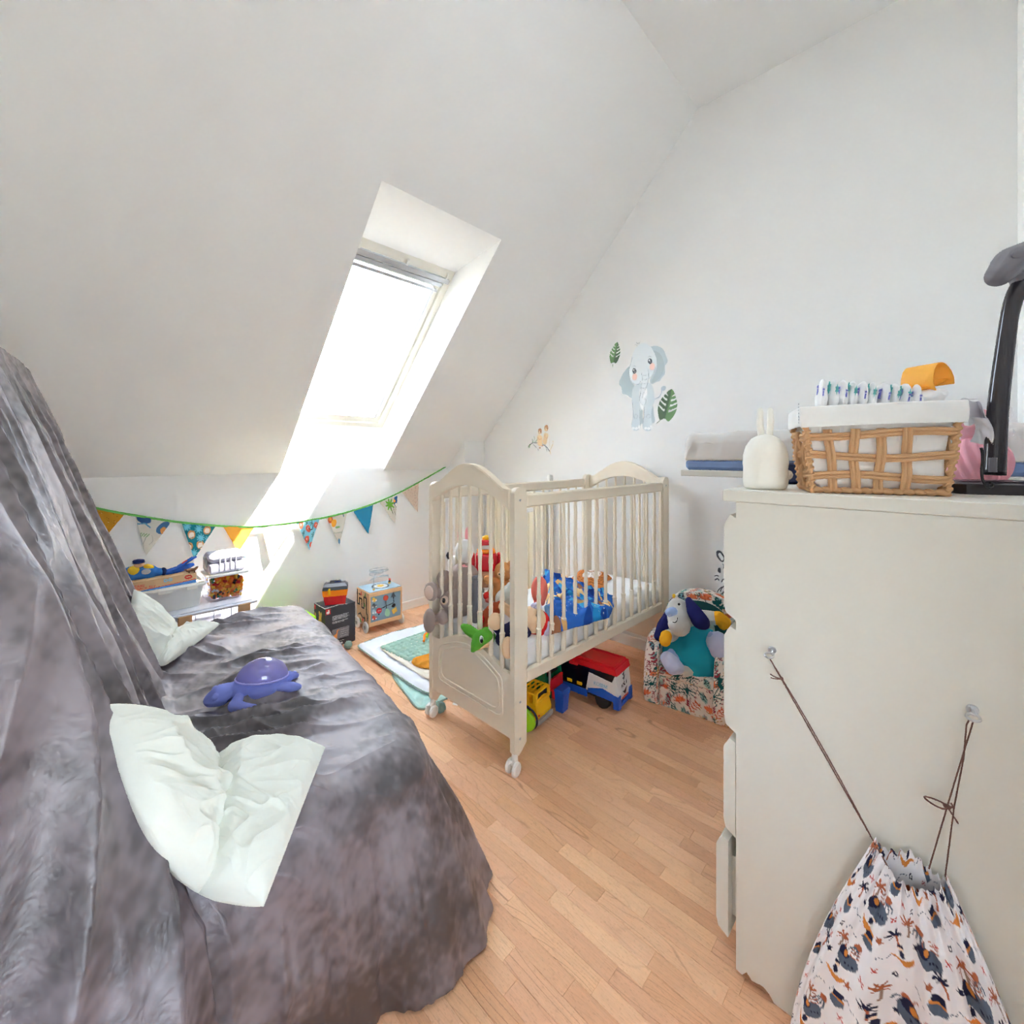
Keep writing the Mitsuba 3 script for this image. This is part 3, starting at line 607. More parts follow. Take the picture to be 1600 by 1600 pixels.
def back_throw():
    zt, n_s, n_z = 1.33, 520, 260
    far = 2.035
    # horizontal outline: far end face, front, near corner, near end face
    def outline(k):      # k from 0 (top) to 1 (floor)
        z = zt * (1 - k); ny = 0.765 - 0.055 * k ** 0.7; r = 0.05
        xf = lambda y: 0.10 + 0.096 * (y - 0.75) - 0.30 * (max(z, 0.40) - 0.42)
        return [(-0.255, far), (xf(2.05) - 0.06, far), (xf(2.05) - 0.012, far - 0.02), (xf(1.98), far - 0.07), (xf(1.6), 1.6), (xf(1.2), 1.2), (xf(0.95), 0.95), (xf(0.85) - 0.006, ny + 0.09), (xf(0.8) - 0.04, ny + 0.02), (xf(0.75) - 0.10 - 0.0 * k, ny), (-0.26, ny + 0.004)]
    ks = np.linspace(0, 1, n_z); V = np.zeros((n_s, n_z + 24, 3))
    for j, k in enumerate(ks): V[:, j + 24, :2] = resample(outline(k), n_s); V[:, j + 24, 2] = zt * (1 - k)
    top0 = V[:, 24].copy(); c = np.array([-0.16, 0, zt + 0.035])
    for j in range(24):      # rounded over the top edge towards the wall
        a = j / 24; p = top0.copy(); cx = np.stack([np.full(n_s, -0.235), np.clip(top0[:, 1], 0.86, far - 0.1), np.full(n_s, zt + 0.03)], 1)
        e = math.sin(a * math.pi / 2); p[:, :2] = cx[:, :2] * (1 - e) + top0[:, :2] * e; p[:, 2] = zt + 0.045 * math.cos(a * math.pi / 2); V[:, j] = p
    nrm = np.gradient(V[..., :2], axis=0); nrm = np.stack([-nrm[..., 1], nrm[..., 0]], -1); nrm /= np.maximum(np.linalg.norm(nrm, axis=-1, keepdims=True), 1e-9)
    if nrm[n_s // 2, 100, 0] < 0: nrm = -nrm
    sarc = np.linspace(0, 1, n_s)[:, None] * 2.1
    k = np.clip((zt - V[..., 2]) / zt, 0, 1)
    front = V[..., 1] 
    sl = sarc - 0.16 * k * np.clip((2.0 - front) / 1.2, 0, 1) + 0.05 * (meshkit.noise(np.stack([sarc * 2 + 0 * k, k * 2, 0 * k], -1), 3) - 0.5)
    pick = lambda f, sd: 0.55 * rid(meshkit.noise(np.stack([sl * f, k * 0.9, 0 * k + sd], -1), sd)) ** 1.6 + 0.45 * rid(meshkit.noise(np.stack([sl * f * 2.2, k * 1.8, 0 * k + sd], -1), sd + 7)) ** 1.8
    amp = 0.034 + 0.085 * k * np.clip((1.35 - front) / 0.5, 0.35, 1)
    d = (pick(7.5, 2) - 0.35) * amp * 1.25 + 0.010 * (meshkit.fbm(np.stack([V[..., 0] * 6, V[..., 1] * 6, V[..., 2] * 6], -1), 3, 5) - 0.5)
    d *= np.clip(k * 6 + 0.15, 0, 1)
    # the cloth bellies out low at the near end
    near = np.exp(-((front - 0.72) / 0.10) ** 2) * np.clip((k - 0.45) / 0.4, 0, 1)
    V[..., :2] += nrm * (d + 0.060 * near)[..., None]
    V[..., 0] = np.maximum(V[..., 0], XL + 0.01); V[..., 2] = np.maximum(V[..., 2], 0.004)
    return sheet(V, n_s, n_z + 24)
def resample(pts, n):
    P = np.asarray(pts, float); t = np.r_[0, np.cumsum(np.linalg.norm(np.diff(P, axis=0), axis=1))]
    from scipy.interpolate import PchipInterpolator
    q = np.linspace(0, t[-1], n); return np.stack([PchipInterpolator(t, P[:, i])(q) for i in (0, 1)], 1)
single('fleece_throw', back_throw(), 'fleece', 'grey fleece throw draped over the tall sofa backrest down to the floor', 'throw', smooth=True)

def pillow(w, h, t, seed, n=110, fold=0.0):
    """A soft square pillow lying in the xy plane, with pinched corners, wrinkles and a side seam."""
    a = np.linspace(-1, 1, n); A, B = np.meshgrid(a, a, indexing='ij')
    e = np.clip(1 - np.abs(A) ** 2.6, 0, 1) * np.clip(1 - np.abs(B) ** 2.6, 0, 1)
    H = t * e ** 0.42
    px = A * w / 2 * (1 - 0.07 * (1 - np.abs(B) ** 2) * np.abs(A) ** 3); py = B * h / 2 * (1 - 0.07 * (1 - np.abs(A) ** 2) * np.abs(B) ** 3)
    P = np.stack([px, py, 0 * px], -1)
    rad = rid(meshkit.noise(np.stack([np.arctan2(B, A) * 4.5, np.hypot(A, B) * 1.6, 0 * A], -1), seed)) ** 2
    wr = 0.10 * rad * np.hypot(A, B) + 0.22 * (meshkit.fbm(np.stack([A * 2.2, B * 2.2, 0 * A + seed], -1), 4, seed) - 0.5)
    up = np.stack([px, py, H * (1 + wr)], -1); dn = np.stack([px, py, -H * 0.8], -1)
    m1 = sheet(up, n, n); m2 = sheet(dn, n, n); m2.invert()
    m = trimesh.util.concatenate([m1, m2]); m.merge_vertices(digits_vertex=6); return m

def folded_pillow(TL, L4, CT, CB, R, B, t, seed, n=150, bulge=0.034):
    """A pillow creased along CT-CB: one half leans towards TL-L4, the other lies towards R-B. The corners are given."""
    a = np.linspace(-1, 1, n); A, Bb = np.meshgrid(a, a, indexing='ij')      # A: from the leaning side to the lying side; Bb: from bottom (-1) to top (1)
    TL, L4, CT, CB, R, B = (np.asarray(p, float) for p in (TL, L4, CT, CB, R, B))
    f = lambda p, q, r, x: p * 0 + (q + (p - q) * x if x > 0 else q + (r - q) * -x)
    k = (Bb + 1) / 2
    lean = L4 + (TL - L4) * k[..., None]; mid = CB + (CT - CB) * k[..., None]; lie = B + (R - B) * k[..., None]
    w = A[..., None]; c = 0.07
    wl = np.clip(-w, 0, 1); wr = np.clip(w, 0, 1); sag = np.sqrt(w ** 2 + c ** 2) - c
    P = mid + (lean - mid) * np.where(w < 0, sag / (math.sqrt(1 + c * c) - c), 0) + (lie - mid) * np.where(w >= 0, sag / (math.sqrt(1 + c * c) - c), 0)
    P = P + ((CT - CB) / np.linalg.norm(CT - CB)) * (bulge * np.sin(math.pi * np.clip(np.abs(A), 0, 1)) ** 0.8 * (2 * k - 1))[..., None] * np.where(Bb > 0, 1.0, 0.1)[..., None]
    gu = np.gradient(P, axis=0); gv = np.gradient(P, axis=1); N = np.cross(gu, gv); N /= np.maximum(np.linalg.norm(N, axis=-1, keepdims=True), 1e-9)
    from scipy.ndimage import gaussian_filter
    N = np.stack([gaussian_filter(N[..., i], 5) for i in range(3)], -1)
    if N[..., 2].mean() < 0: N = -N
    e = np.clip(1 - np.abs(A) ** 2.4, 0, 1) * np.clip(1 - np.abs(Bb) ** 2.4, 0, 1); H = t * e ** 0.40 * (0.55 + 0.45 * np.clip(np.abs(A) * 3.2, 0, 1))
    an = np.arctan2(Bb, A + 0.001)
    rad = rid(meshkit.noise(np.stack([an * 3.2, np.hypot(A, Bb) * 1.3, 0 * A + seed], -1), seed)) ** 2
    cr = rid(meshkit.noise(np.stack([A * 2.2 + Bb, Bb * 1.6 - A, 0 * A + seed], -1), seed + 3)) ** 3
    wr_ = 0.48 * (meshkit.fbm(np.stack([A * 1.8, Bb * 2.1, 0 * A + seed], -1), 5, seed) - 0.5) + 0.30 * rad * np.hypot(A, Bb) + 0.36 * cr + 0.15 * rid(meshkit.noise(np.stack([A * 3.1 - Bb * 2.4, Bb * 5.2 + A * 3.0, 0 * A + seed], -1), seed + 9)) ** 3 - 0.20
    up = P + N * (H * (1 + wr_))[..., None]; dn = P - N * (H * 0.55)[..., None]
    m1 = sheet(up, n, n); m2 = sheet(dn, n, n); m2.invert()
    m = trimesh.util.concatenate([m1, m2]); m.merge_vertices(digits_vertex=6); m.fix_normals(); return m
single('pillow', folded_pillow((0.040, 0.835, 0.735), (0.085, 0.735, 0.60), (0.205, 1.005, 0.490), (0.140, 0.745, 0.470), (0.392, 0.925, 0.470), (0.205, 0.690, 0.440), 0.050, 4), 'white_cotton',
       'white pillow at the near end of the sofa, folded against the backrest', 'pillow', 'white pillows on the sofa', smooth=True)
single('pillow', folded_pillow((0.172, 1.850, 0.655), (0.150, 1.700, 0.585), (0.290, 1.930, 0.462), (0.200, 1.640, 0.475), (0.420, 1.905, 0.462), (0.225, 1.640, 0.465), 0.038, 9, bulge=0.0), 'white_cotton',
       'white pillow slumped at the far end of the sofa beside the storage boxes', 'pillow', 'white pillows on the sofa', smooth=True)
# turtle night light
plush('turtle_blue', (122, 132, 198))
mat('shell_base', (150, 148, 205), 0.35, coat=0.5)
scene['mat_shell_clear'] = {'type': 'thindielectric', 'int_ior': 1.9, 'specular_transmittance': {'type': 'rgb', 'value': [0.60, 0.56, 0.86]}}
mat('silver', (205, 208, 220), 0.18, metal=0.9); mat('violet_gloss', (176, 170, 226), 0.08, spec=1.0); scene['mat_shell_violet'] = {'type': 'blendbsdf', 'weight': 0.38, 'a': {'type': 'ref', 'id': 'mat_shell_clear'}, 'b': {'type': 'ref', 'id': 'mat_violet_gloss'}}
tt_ = thing('turtle_night_light', 'plush blue turtle with a clear violet dome shell lying on the sofa seat', 'night light')
with at((0.372, 1.305, 0.443), rz=165):
    body = blob([[(-0.045, 0, 0.026, 0.030), (0.0, 0, 0.028, 0.036), (0.035, 0, 0.027, 0.030)], [(0.0, 0.018, 0.022, 0.026), (-0.03, 0.018, 0.022, 0.022)], [(0.0, -0.018, 0.022, 0.026), (-0.03, -0.018, 0.022, 0.022)],
                 [(0.035, 0, 0.027, 0.022), (0.060, 0, 0.030, 0.020), (0.082, 0.004, 0.026, 0.026), (0.100, 0.004, 0.020, 0.018)]], 0.006, 14)
    obj('body', body, 'turtle_blue', tt_, smooth=True)
    for y, name in ((1, 'eye'), (-1, 'eye')): obj(name, ell((0.092, 0.004 + y * 0.021, 0.034), (0.010, 0.005, 0.010), 2), 'turtle_blue', tt_, smooth=True)
    for y in (1, -1):
        obj('front_flipper', blob([[(0.040, y * 0.026, 0.020, 0.012), (0.050, y * 0.052, 0.013, 0.015), (0.030, y * 0.068, 0.010, 0.012), (0.006, y * 0.074, 0.008, 0.006)]], 0.005, 10), 'turtle_blue', tt_, smooth=True)
        obj('hind_flipper', blob([[(-0.050, y * 0.024, 0.020, 0.012), (-0.078, y * 0.034, 0.018, 0.013), (-0.096, y * 0.036, 0.014, 0.008)]], 0.005, 10), 'turtle_blue', tt_, smooth=True)
    obj('tail', blob([[(-0.07, 0, 0.026, 0.012), (-0.088, 0, 0.034, 0.009)]], 0.004, 8), 'turtle_blue', tt_, smooth=True)
    dome = trimesh.creation.icosphere(4); dome.apply_scale((0.062, 0.044, 0.052)); dome = dome.slice_plane((0, 0, 0.004), (0, 0, 1)); dome.apply_transform(M4((-0.012, 0, 0.044), ry=-6))
    sh = obj('shell', dome, 'shell_violet', tt_, smooth=True, label='clear violet dome')
    obj('rim', moved(tube([(0.062 * math.cos(a), 0.044 * math.sin(a), 0.004) for a in np.linspace(0, TAU, 40, endpoint=False)], 0.0025, 8, True), M4((-0.012, 0, 0.044), ry=-6)), 'shell_base', sh)
    obj('reflector', moved(lathe([(0, 0.003), (0.052, 0.004), (0.040, 0.012), (0.020, 0.018), (0.0, 0.019)], 24), M4((-0.012, 0, 0.043), ry=-6) @ np.diag([1, 0.68, 1, 1])), 'shell_base', sh)
    for k in range(6):
        an = k * TAU / 6; obj('lens', ell((-0.012 + 0.026 * math.cos(an), 0.017 * math.sin(an), 0.062), (0.006, 0.005, 0.009), 2), 'silver', sh)
# ================================================================ storage boxes by the knee wall
scene['mat_clear_plastic'] = {'type': 'thindielectric', 'int_ior': 1.45, 'specular_transmittance': {'type': 'rgb', 'value': [0.86, 0.87, 0.92]}}
mat('frosted', (214, 216, 226), 0.4, spec=0.5)
mat('kraft', (206, 168, 128), 0.8)
mat('red_cloth', (150, 44, 62), 0.9); mat('brown_toy', (110, 72, 50), 0.7)
ub = thing('storage_tub', 'large low clear storage tub with pale lid, holding red things, under other boxes', 'storage box')
X0, X1, Y0, Y1 = 0.12, 0.655, 2.34, 2.66
obj('tub', cat(bx(X0, X1, Y0, Y0 + 0.004, 0.25, 0.385, 0), bx(X0, X1, Y1 - 0.004, Y1, 0.25, 0.385, 0), bx(X0, X0 + 0.004, Y0, Y1, 0.25, 0.385, 0), bx(X1 - 0.004, X1, Y0, Y1, 0.25, 0.385, 0), bx(X0, X1, Y0, Y1, 0.25, 0.254, 0)), 'clear_plastic', ub, smooth=False)
for k in range(8): obj('rib', bx(X0 + 0.03 + k * 0.068, X0 + 0.033 + k * 0.068, Y0 - 0.004, Y0 + 0.001, 0.335, 0.384, 0), 'frosted', ub, smooth=False)
obj('lip', bx(X0 - 0.004, X1 + 0.004, Y0 - 0.006, Y0 + 0.001, 0.330, 0.335, 0.001), 'frosted', ub, smooth=False)
for k in range(7): obj('content', rough(ell((X0 + 0.06 + k * 0.068, Y0 + 0.06, 0.29), (0.042, 0.05, 0.034), 2), 0.006, 30, k), ('red_cloth', 'brown_toy', 'red_cloth', 'navy_plastic')[k % 4], ub, smooth=True)
obj('lid', cat(bx(X0 - 0.010, X1 + 0.012, Y0 - 0.012, Y1 + 0.006, 0.386, 0.398, 0.003), bx(X0 + 0.005, X1 - 0.005, Y0 + 0.005, Y1 - 0.008, 0.398, 0.402, 0.002)), 'frosted', ub)
obj('latch', bx(X0 + 0.24, X0 + 0.29, Y0 - 0.016, Y0 - 0.004, 0.352, 0.394, 0.003), 'kraft', ub); obj('latch', bx(X1 - 0.07, X1 - 0.02, Y0 - 0.016, Y0 - 0.004, 0.352, 0.394, 0.003), 'kraft', ub)
st = thing('crate_stand', 'plain pale tub the big clear tub stands on', 'storage box')
obj('body', bx(X0 + 0.01, X1 - 0.01, Y0 + 0.01, Y1 - 0.01, 0.0, 0.236, 0.006), 'frosted', st); obj('lid', bx(X0, X1, Y0, Y1, 0.237, 0.249, 0.003), 'frosted', st)
wb = thing('white_bin', 'white plastic bin with a cream lid standing on the clear tub behind the far pillow', 'storage box')
obj('body', hull([(x, y, 0.403) for x in (0.225, 0.450) for y in (2.415, 2.60)] + [(x, y, 0.497) for x in (0.215, 0.463) for y in (2.40, 2.62)]), 'white_plastic', wb, smooth=False)
for x in (0.29, 0.34, 0.395): obj('rib', hull([(x, 2.416, 0.410), (x + 0.003, 2.416, 0.410), (x, 2.402, 0.49), (x + 0.003, 2.402, 0.49), (x, 2.42, 0.41), (x + 0.003, 2.41, 0.49)]), 'white_plastic', wb, smooth=False)
obj('lid', cat(bx(0.205, 0.473, 2.388, 2.625, 0.4975, 0.509, 0.003), bx(0.30, 0.35, 2.382, 2.392, 0.488, 0.508, 0.002), bx(0.40, 0.44, 2.382, 2.392, 0.488, 0.508, 0.002)), 'cream_frame', wb)
# car track box
tb = thing('track_set_box', 'long kraft toy box lettered CARS TRACK SET in red, on the white bin', 'toy box')
with at((0.315, 2.47, 0.5095), rz=2):
    obj('carton', bx(-0.105, 0.125, -0.055, 0.10, 0, 0.045, 0.001), 'kraft', tb, smooth=False)
    f = lambda m: moved(on_y(m), M4((0, -0.0551, 0)))
    mat('box_blue', (70, 130, 200), 0.6); mat('box_red', (205, 60, 48), 0.6); mat('box_pale', (140, 190, 215), 0.6)
    obj('stripe', f(prism([(-0.10, 0.0), (0.124, 0.0), (0.124, 0.014), (0.03, 0.008), (-0.05, 0.006)], 0.0004)), 'box_blue', tb)
    obj('stripe', f(prism([(-0.05, 0.007), (0.03, 0.009), (0.124, 0.0155), (0.124, 0.018), (0.03, 0.0115), (-0.05, 0.0085)], 0.0004)), 'box_red', tb)
    for y, s in ((0.021, 'CARS'), (0.009, 'TRACK SET')): obj('lettering', f(moved(meshkit.text_mesh(s, 0.0095, 0.0004, True), M4((-0.092, y, 0)))), 'box_red', tb, label='red lettering')
    for x in (0.014, 0.030): obj('emblem', f(prism(ellipse2(x, 0.031, 0.0075, 0.0075).difference(ellipse2(x, 0.031, 0.004, 0.003)), 0.0004)), 'box_pale', tb)
    obj('emblem', f(prism(Polygon([(0.095 + 0.013 * (1 + 0.25 * (i % 2)) * math.cos(i * TAU / 20), 0.030 + 0.009 * (1 + 0.25 * (i % 2)) * math.sin(i * TAU / 20)) for i in range(20)]).difference(sbox(0.088, 0.028, 0.103, 0.032)), 0.0004)), 'box_red', tb)
# plush officer lying on the box
plush('plush_blue', (58, 118, 190)); plush('plush_yellow', (236, 196, 62)); plush('plush_navy', (34, 46, 92)); plush('plush_tan', (226, 178, 140)); plush('plush_grey', (170, 168, 172))
po = thing('plush_toy', 'small blue and yellow plush figure in a dark peaked cap, slumped on the track box', 'plush toy')
with at((0.250, 2.475, 0.5595)):
    obj('body', blob([[(-0.03, 0.0, 0.02, 0.032), (0.035, -0.005, 0.018, 0.028)], [(0.035, -0.005, 0.018, 0.022), (0.068, -0.01, 0.012, 0.016)]], 0.006, 10), 'plush_blue', po, smooth=True)
    obj('vest', blob([[(-0.022, -0.016, 0.034, 0.022)], [(0.022, -0.012, 0.042, 0.014), (0.036, -0.014, 0.036, 0.012)]], 0.005, 8), 'plush_yellow', po, smooth=True)
    h = obj('head', ell((-0.004, -0.022, 0.060), (0.018, 0.016, 0.014), 3), 'plush_tan', po, smooth=True)
    obj('cap', cat(ell((-0.006, -0.02, 0.074), (0.021, 0.018, 0.008), 3), ell((-0.006, -0.026, 0.068), (0.022, 0.020, 0.003), 2)), 'plush_navy', h, smooth=True)
    obj('patch', ell((0.018, -0.032, 0.026), (0.016, 0.006, 0.012), 2), 'plush_grey', po, smooth=True)
    obj('foot', ell((0.080, -0.012, 0.012), (0.011, 0.014, 0.018), 2), 'plush_navy', po, smooth=True)
bl = thing('toy_plane', 'blue plastic toy plane with a tilted tail on the track box', 'toy plane')
with at((0.392, 2.475, 0.556), rz=12):
    obj('fuselage', blob([[(-0.050, 0, 0.010, 0.012), (0.0, 0, 0.014, 0.016), (0.045, 0, 0.022, 0.010)]], 0.006, 6), 'blue_plastic', bl, smooth=True)
    obj('wing', moved(bx(-0.045, 0.050, -0.012, 0.012, -0.004, 0.006, 0.003), M4((0.005, -0.012, 0.034), ry=-28)), 'blue_plastic', bl)
    obj('tail', moved(bx(-0.016, 0.016, -0.008, 0.008, -0.003, 0.003, 0.002), M4((0.045, -0.01, 0.052), ry=-28)), 'blue_plastic', bl)
    obj('stripe', moved(bx(-0.012, 0.012, -0.006, 0.006, 0, 0.004, 0.001), M4((0.012, -0.012, 0.042), ry=-28)), 'red_plastic', bl)
tw = thing('toy_dinosaur', 'small brown toy animal at the right end of the track box', 'toy')
with at((0.424, 2.425, 0.554)):
    obj('body', blob([[(-0.014, 0, 0.012, 0.006), (0.012, 0, 0.014, 0.007), (0.022, 0, 0.022, 0.004)], [(-0.014, 0, 0.012, 0.004), (-0.026, 0, 0.020, 0.002)]] + [[(x, y, 0.012, 0.003), (x + 0.002, y, 0.002, 0.0025)] for x in (-0.01, 0.01) for y in (-0.004, 0.004)], 0.004, 4), 'brown_toy', tw, smooth=True)
wnd = thing('pencil', 'thin wooden stick with a navy tip standing behind the plush figure', 'stick')
with at((0.188, 2.55, 0.555)):
    obj('shaft', cyl((0.003, 0, -0.044), (-0.012, 0.01, 0.075), 0.003, 8), 'plush_tan', wnd); obj('tip', cyl((-0.012, 0.01, 0.075), (-0.0138, 0.011, 0.088), 0.0048, 8), 'navy_plastic', wnd)
# clear box of building bricks and the grey case on it
lb = thing('brick_box', 'clear plastic box full of orange and yellow building bricks, half in the sun', 'storage box')
bw = (0.492, 0.645, 2.42, 2.56, 0.4025, 0.515)
obj('box', cat(bx(bw[0], bw[1], bw[2], bw[2] + 0.003, bw[4], bw[5], 0), bx(bw[0], bw[1], bw[3] - 0.003, bw[3], bw[4], bw[5], 0), bx(bw[0], bw[0] + 0.003, bw[2], bw[3], bw[4], bw[5], 0), bx(bw[1] - 0.003, bw[1], bw[2], bw[3], bw[4], bw[5], 0), bx(bw[0], bw[1], bw[2], bw[3], bw[4], bw[4] + 0.003, 0)), 'clear_plastic', lb, smooth=False)
mat('brick_orange', (240, 130, 50), 0.3)
rg = np.random.default_rng(11); groups = {}
for k in range(620):
    m = moved(bx(-0.009, 0.009, -0.006, 0.006, -0.0045, 0.0045, 0.0008), M4((rg.uniform(bw[0] + 0.016, bw[1] - 0.016), rg.uniform(bw[2] + 0.014, bw[2] + 0.05) if k < 430 else rg.uniform(bw[2] + 0.02, bw[3] - 0.016), rg.uniform(bw[4] + 0.014, bw[5] - 0.014)), rg.uniform(0, 360), rg.uniform(0, 360), rg.uniform(0, 360)))
    groups.setdefault(rg.choice(['brick_orange', 'yellow_plastic', 'orange_plastic', 'red_plastic', 'white_plastic', 'green_plastic', 'navy_plastic'], p=[.33, .27, .18, .09, .05, .04, .04]), []).append(m)
bm_ = cat(*groups.values()); bc = np.vstack([np.tile(lin({'brick_orange': (240, 130, 50), 'yellow_plastic': (248, 205, 60), 'orange_plastic': (245, 150, 40), 'red_plastic': (205, 50, 50), 'white_plastic': (240, 238, 232), 'green_plastic': (40, 120, 70), 'navy_plastic': (50, 40, 50)}[g]), (sum(len(m.vertices) for m in ms), 1)) for g, ms in groups.items()])
obj('bricks', bm_, 'print_card', lb, smooth=False, color=bc, kind='stuff')
obj('lid', bx(bw[0] - 0.008, bw[1] + 0.008, bw[2] - 0.008, bw[3] + 0.006, bw[5] + 0.0005, bw[5] + 0.012, 0.003), 'white_plastic', lb)
mat('case_grey', (176, 178, 196), 0.4)
gc = thing('plastic_case', 'pale grey plastic case with rounded lid on the brick box, partly in the sun', 'case')
with at((0.567, 2.49, 0.5285)):
    obj('base', rbx(-0.074, 0.074, -0.062, 0.062, 0, 0.05, 0.010), 'case_grey', gc)
    obj('lid', rbx(-0.075, 0.075, -0.063, 0.063, 0.0505, 0.092, 0.018), 'case_grey', gc)
    obj('clasp', bx(-0.083, -0.073, -0.02, 0.02, 0.02, 0.075, 0.002), 'grey_plastic', gc); obj('clasp', bx(0.076, 0.084, -0.045, -0.03, 0.052, 0.062, 0.002), 'box_pale', gc)
    for k in range(4): obj('rib', bx(-0.035 + k * 0.022, -0.030 + k * 0.022, -0.0645, -0.061, 0.012, 0.082, 0.001), 'case_grey', gc)
lm_ = thing('lime_bin', 'bright lime green plastic bin behind the far end of the sofa', 'storage box')
with at((0.885, 2.50, -0.0)):
    obj('body', hull([(x, y, 0) for x in (-0.07, 0.05) for y in (-0.08, 0.10)] + [(x, y, 0.215) for x in (-0.09, 0.07) for y in (-0.10, 0.12)]), 'lime_plastic', lm_, smooth=False)
    obj('rim', cat(bx(-0.098, 0.078, -0.108, -0.09, 0.201, 0.227, 0.003), bx(-0.098, 0.078, 0.11, 0.128, 0.201, 0.227, 0.003), bx(0.062, 0.082, -0.108, 0.128, 0.201, 0.227, 0.003), bx(-0.102, -0.085, -0.108, 0.128, 0.201, 0.227, 0.003)), 'lime_plastic', lm_)
# ================================================================ bunting along the knee wall
mat('green_tape', (104, 176, 88), 0.8, bump=proc(_wv), bscale=0.0006)
bt = thing('bunting', 'bunting of ten patterned triangular flags on a green tape along the knee wall', 'bunting')
YB_ = YK - 0.010
cp = [PY(u, v, YB_) for u, v in ((118, 786), (135, 790), (165, 797), (210, 805), (260, 813), (310, 819), (350, 822), (395, 823), (440, 819), (470, 815), (500, 810), (560, 795), (610, 776), (655, 753), (697, 729))]
for p in cp: p[1] = YB_
cs = spline(cp, 160)
def tape(n):      # a flat folded tape
    h = 0.0105; V = []
    for p in cs: V.append([(p[0], YB_ - 0.0025, p[2] - h * 0.55), (p[0], YB_ - 0.003, p[2] + h * 0.45)])
    return thick(sheet(V, len(cs), 2), 0.002)
obj('tape', tape(2), 'green_tape', bt)
obj('tape_fold', tube(cs + np.array([0, -0.004, 0.0035]), 0.0016, 6), 'green_tape', bt)
obj('nail', cyl(tuple(cs[-1] + np.array([0, 0.008, 0])), tuple(cs[-1] + np.array([0, -0.012, 0.0])), 0.004, 10), 'white_plastic', bt)
def flag_marks(kind, rng):
    M = []; T = affinity.translate; R = affinity.rotate
    if kind == 'dots':
        for _ in range(60): M.append((Point(rng.uniform(-.5, .5), rng.uniform(-1, 0)).buffer(rng.uniform(.008, .014)), [(120, 70, 30), (240, 220, 190), (90, 60, 40)][rng.integers(3)]))
    if kind == 'seeds':
        for _ in range(110): M.append((R(ellipse2(0, 0, .008, .02), rng.uniform(-40, 40)), None)); g = T(M.pop()[0], rng.uniform(-.5, .5), rng.uniform(-1, 0)); M.append((g, [(150, 100, 80), (190, 120, 90), (120, 95, 85)][rng.integers(3)]))
    if kind == 'birds':
        M += [(blob2([(-.46, 0), (-.1, .03), (-.06, -.10), (-.25, -.16), (-.42, -.10)]), (40, 70, 120)), (LineString([(-.4, -.2), (-.2, -.16), (-.05, -.24)]).buffer(.018), (80, 140, 170)), (blob2([(.22, -.10), (.42, -.02), (.48, -.16), (.3, -.38), (.14, -.34)]), (58, 100, 140)), (ellipse2(.33, -.28, .09, .10), (214, 150, 80))]
        M += [(LineString([(-.30 + .07 * k, -.5), (-.24 + .07 * k, -.42)]).buffer(.012), (80, 140, 60)) for k in range(4)] + [(LineString([(-.1, -.5), (-.15, -.75), (-.2, -.9)]).buffer(.008), (110, 120, 110)), (ellipse2(-.2, -.9, .04, .08), (70, 90, 110)), (LineString([(.05, -.45), (.1, -.6), (.02, -.7)]).buffer(.006), (150, 150, 140))]
    if kind == 'tigers':
        for x, y, r in ((-.18, -.30, 20), (.26, -.14, -10), (.12, -.58, 30), (-.2, -.66, -25)):
            g = ellipse2(0, 0, .11, .13); M += [(T(R(g, r), x, y), (206, 150, 90)), (T(ellipse2(0, -.02, .075, .09), x, y), (240, 232, 220))] + [(T(R(sbox(-.10, k * .06 - .01, .10, k * .06 + .01).intersection(g), r), x, y), (120, 80, 50)) for k in (-1.6, 1.6)]
        for x, y in ((0, -.12), (.1, -.38), (-.04, -.84), (.34, -.42), (-.34, -.08)):
            M += [(T(R(ellipse2(0, .06, .018, .07), a, origin=(0, 0)), x, y), (110, 190, 210)) for a in range(0, 360, 40)]
    if kind == 'foxes':
        for x, y, r in ((-.02, -.26, 30), (-.1, -.62, -10), (.1, -.86, 10), (.34, -.2, 40), (-.32, -.1, 0)):
            M += [(T(R(blob2([(-.05, .1), (.06, .12), (.08, -.08), (0, -.14), (-.08, -.05)]), r), x, y), (196, 84, 66)), (T(ellipse2(0, .02, .02, .04), x, y), (240, 225, 215))]
        for x, y in ((.16, -.1), (-.2, -.4), (.2, -.5), (0, -.72), (-.04, -.05)):
            M += [(T(R(ellipse2(0, .05, .015, .06), a, origin=(0, 0)), x, y), (46, 92, 84)) for a in (0, 70, 140)]
        M += [(LineString(spline([(0, -.25), (.14, -.32), (.2, -.1)], 12)).buffer(.015), (60, 50, 60))]
    if kind == 'safari':
        M += [(ellipse2(-.3, -.10, .12, .12), (196, 84, 50)), (ellipse2(-.3, -.08, .07, .07), (226, 150, 70)), (blob2([(-.26, -.16), (-.05, -.14), (-.1, -.34), (-.22, -.36)]), (230, 160, 60)), (ellipse2(0, -.4, .12, .04), (130, 170, 110)), (ellipse2(.0, -.88, .05, .09), (90, 140, 170)), (sbox(.3, -.1, .34, .0), (60, 90, 140))]
        M += [(LineString([(-.2 + .1 * k, -.55 - .02 * k), (-.1 + .1 * k, -.58)]).buffer(.01), (150, 160, 140)) for k in range(4)]
    if kind == 'pale': M += [(LineString(spline([(-.2, -.2), (-.1, -.14), (0, -.2), (.1, -.15), (.2, -.22)], 16)).buffer(.012), (200, 160, 130)), (Point(-.3, -.4).buffer(.03), (226, 180, 90)), (Point(-.05, -.55).buffer(.012), (120, 110, 100))]
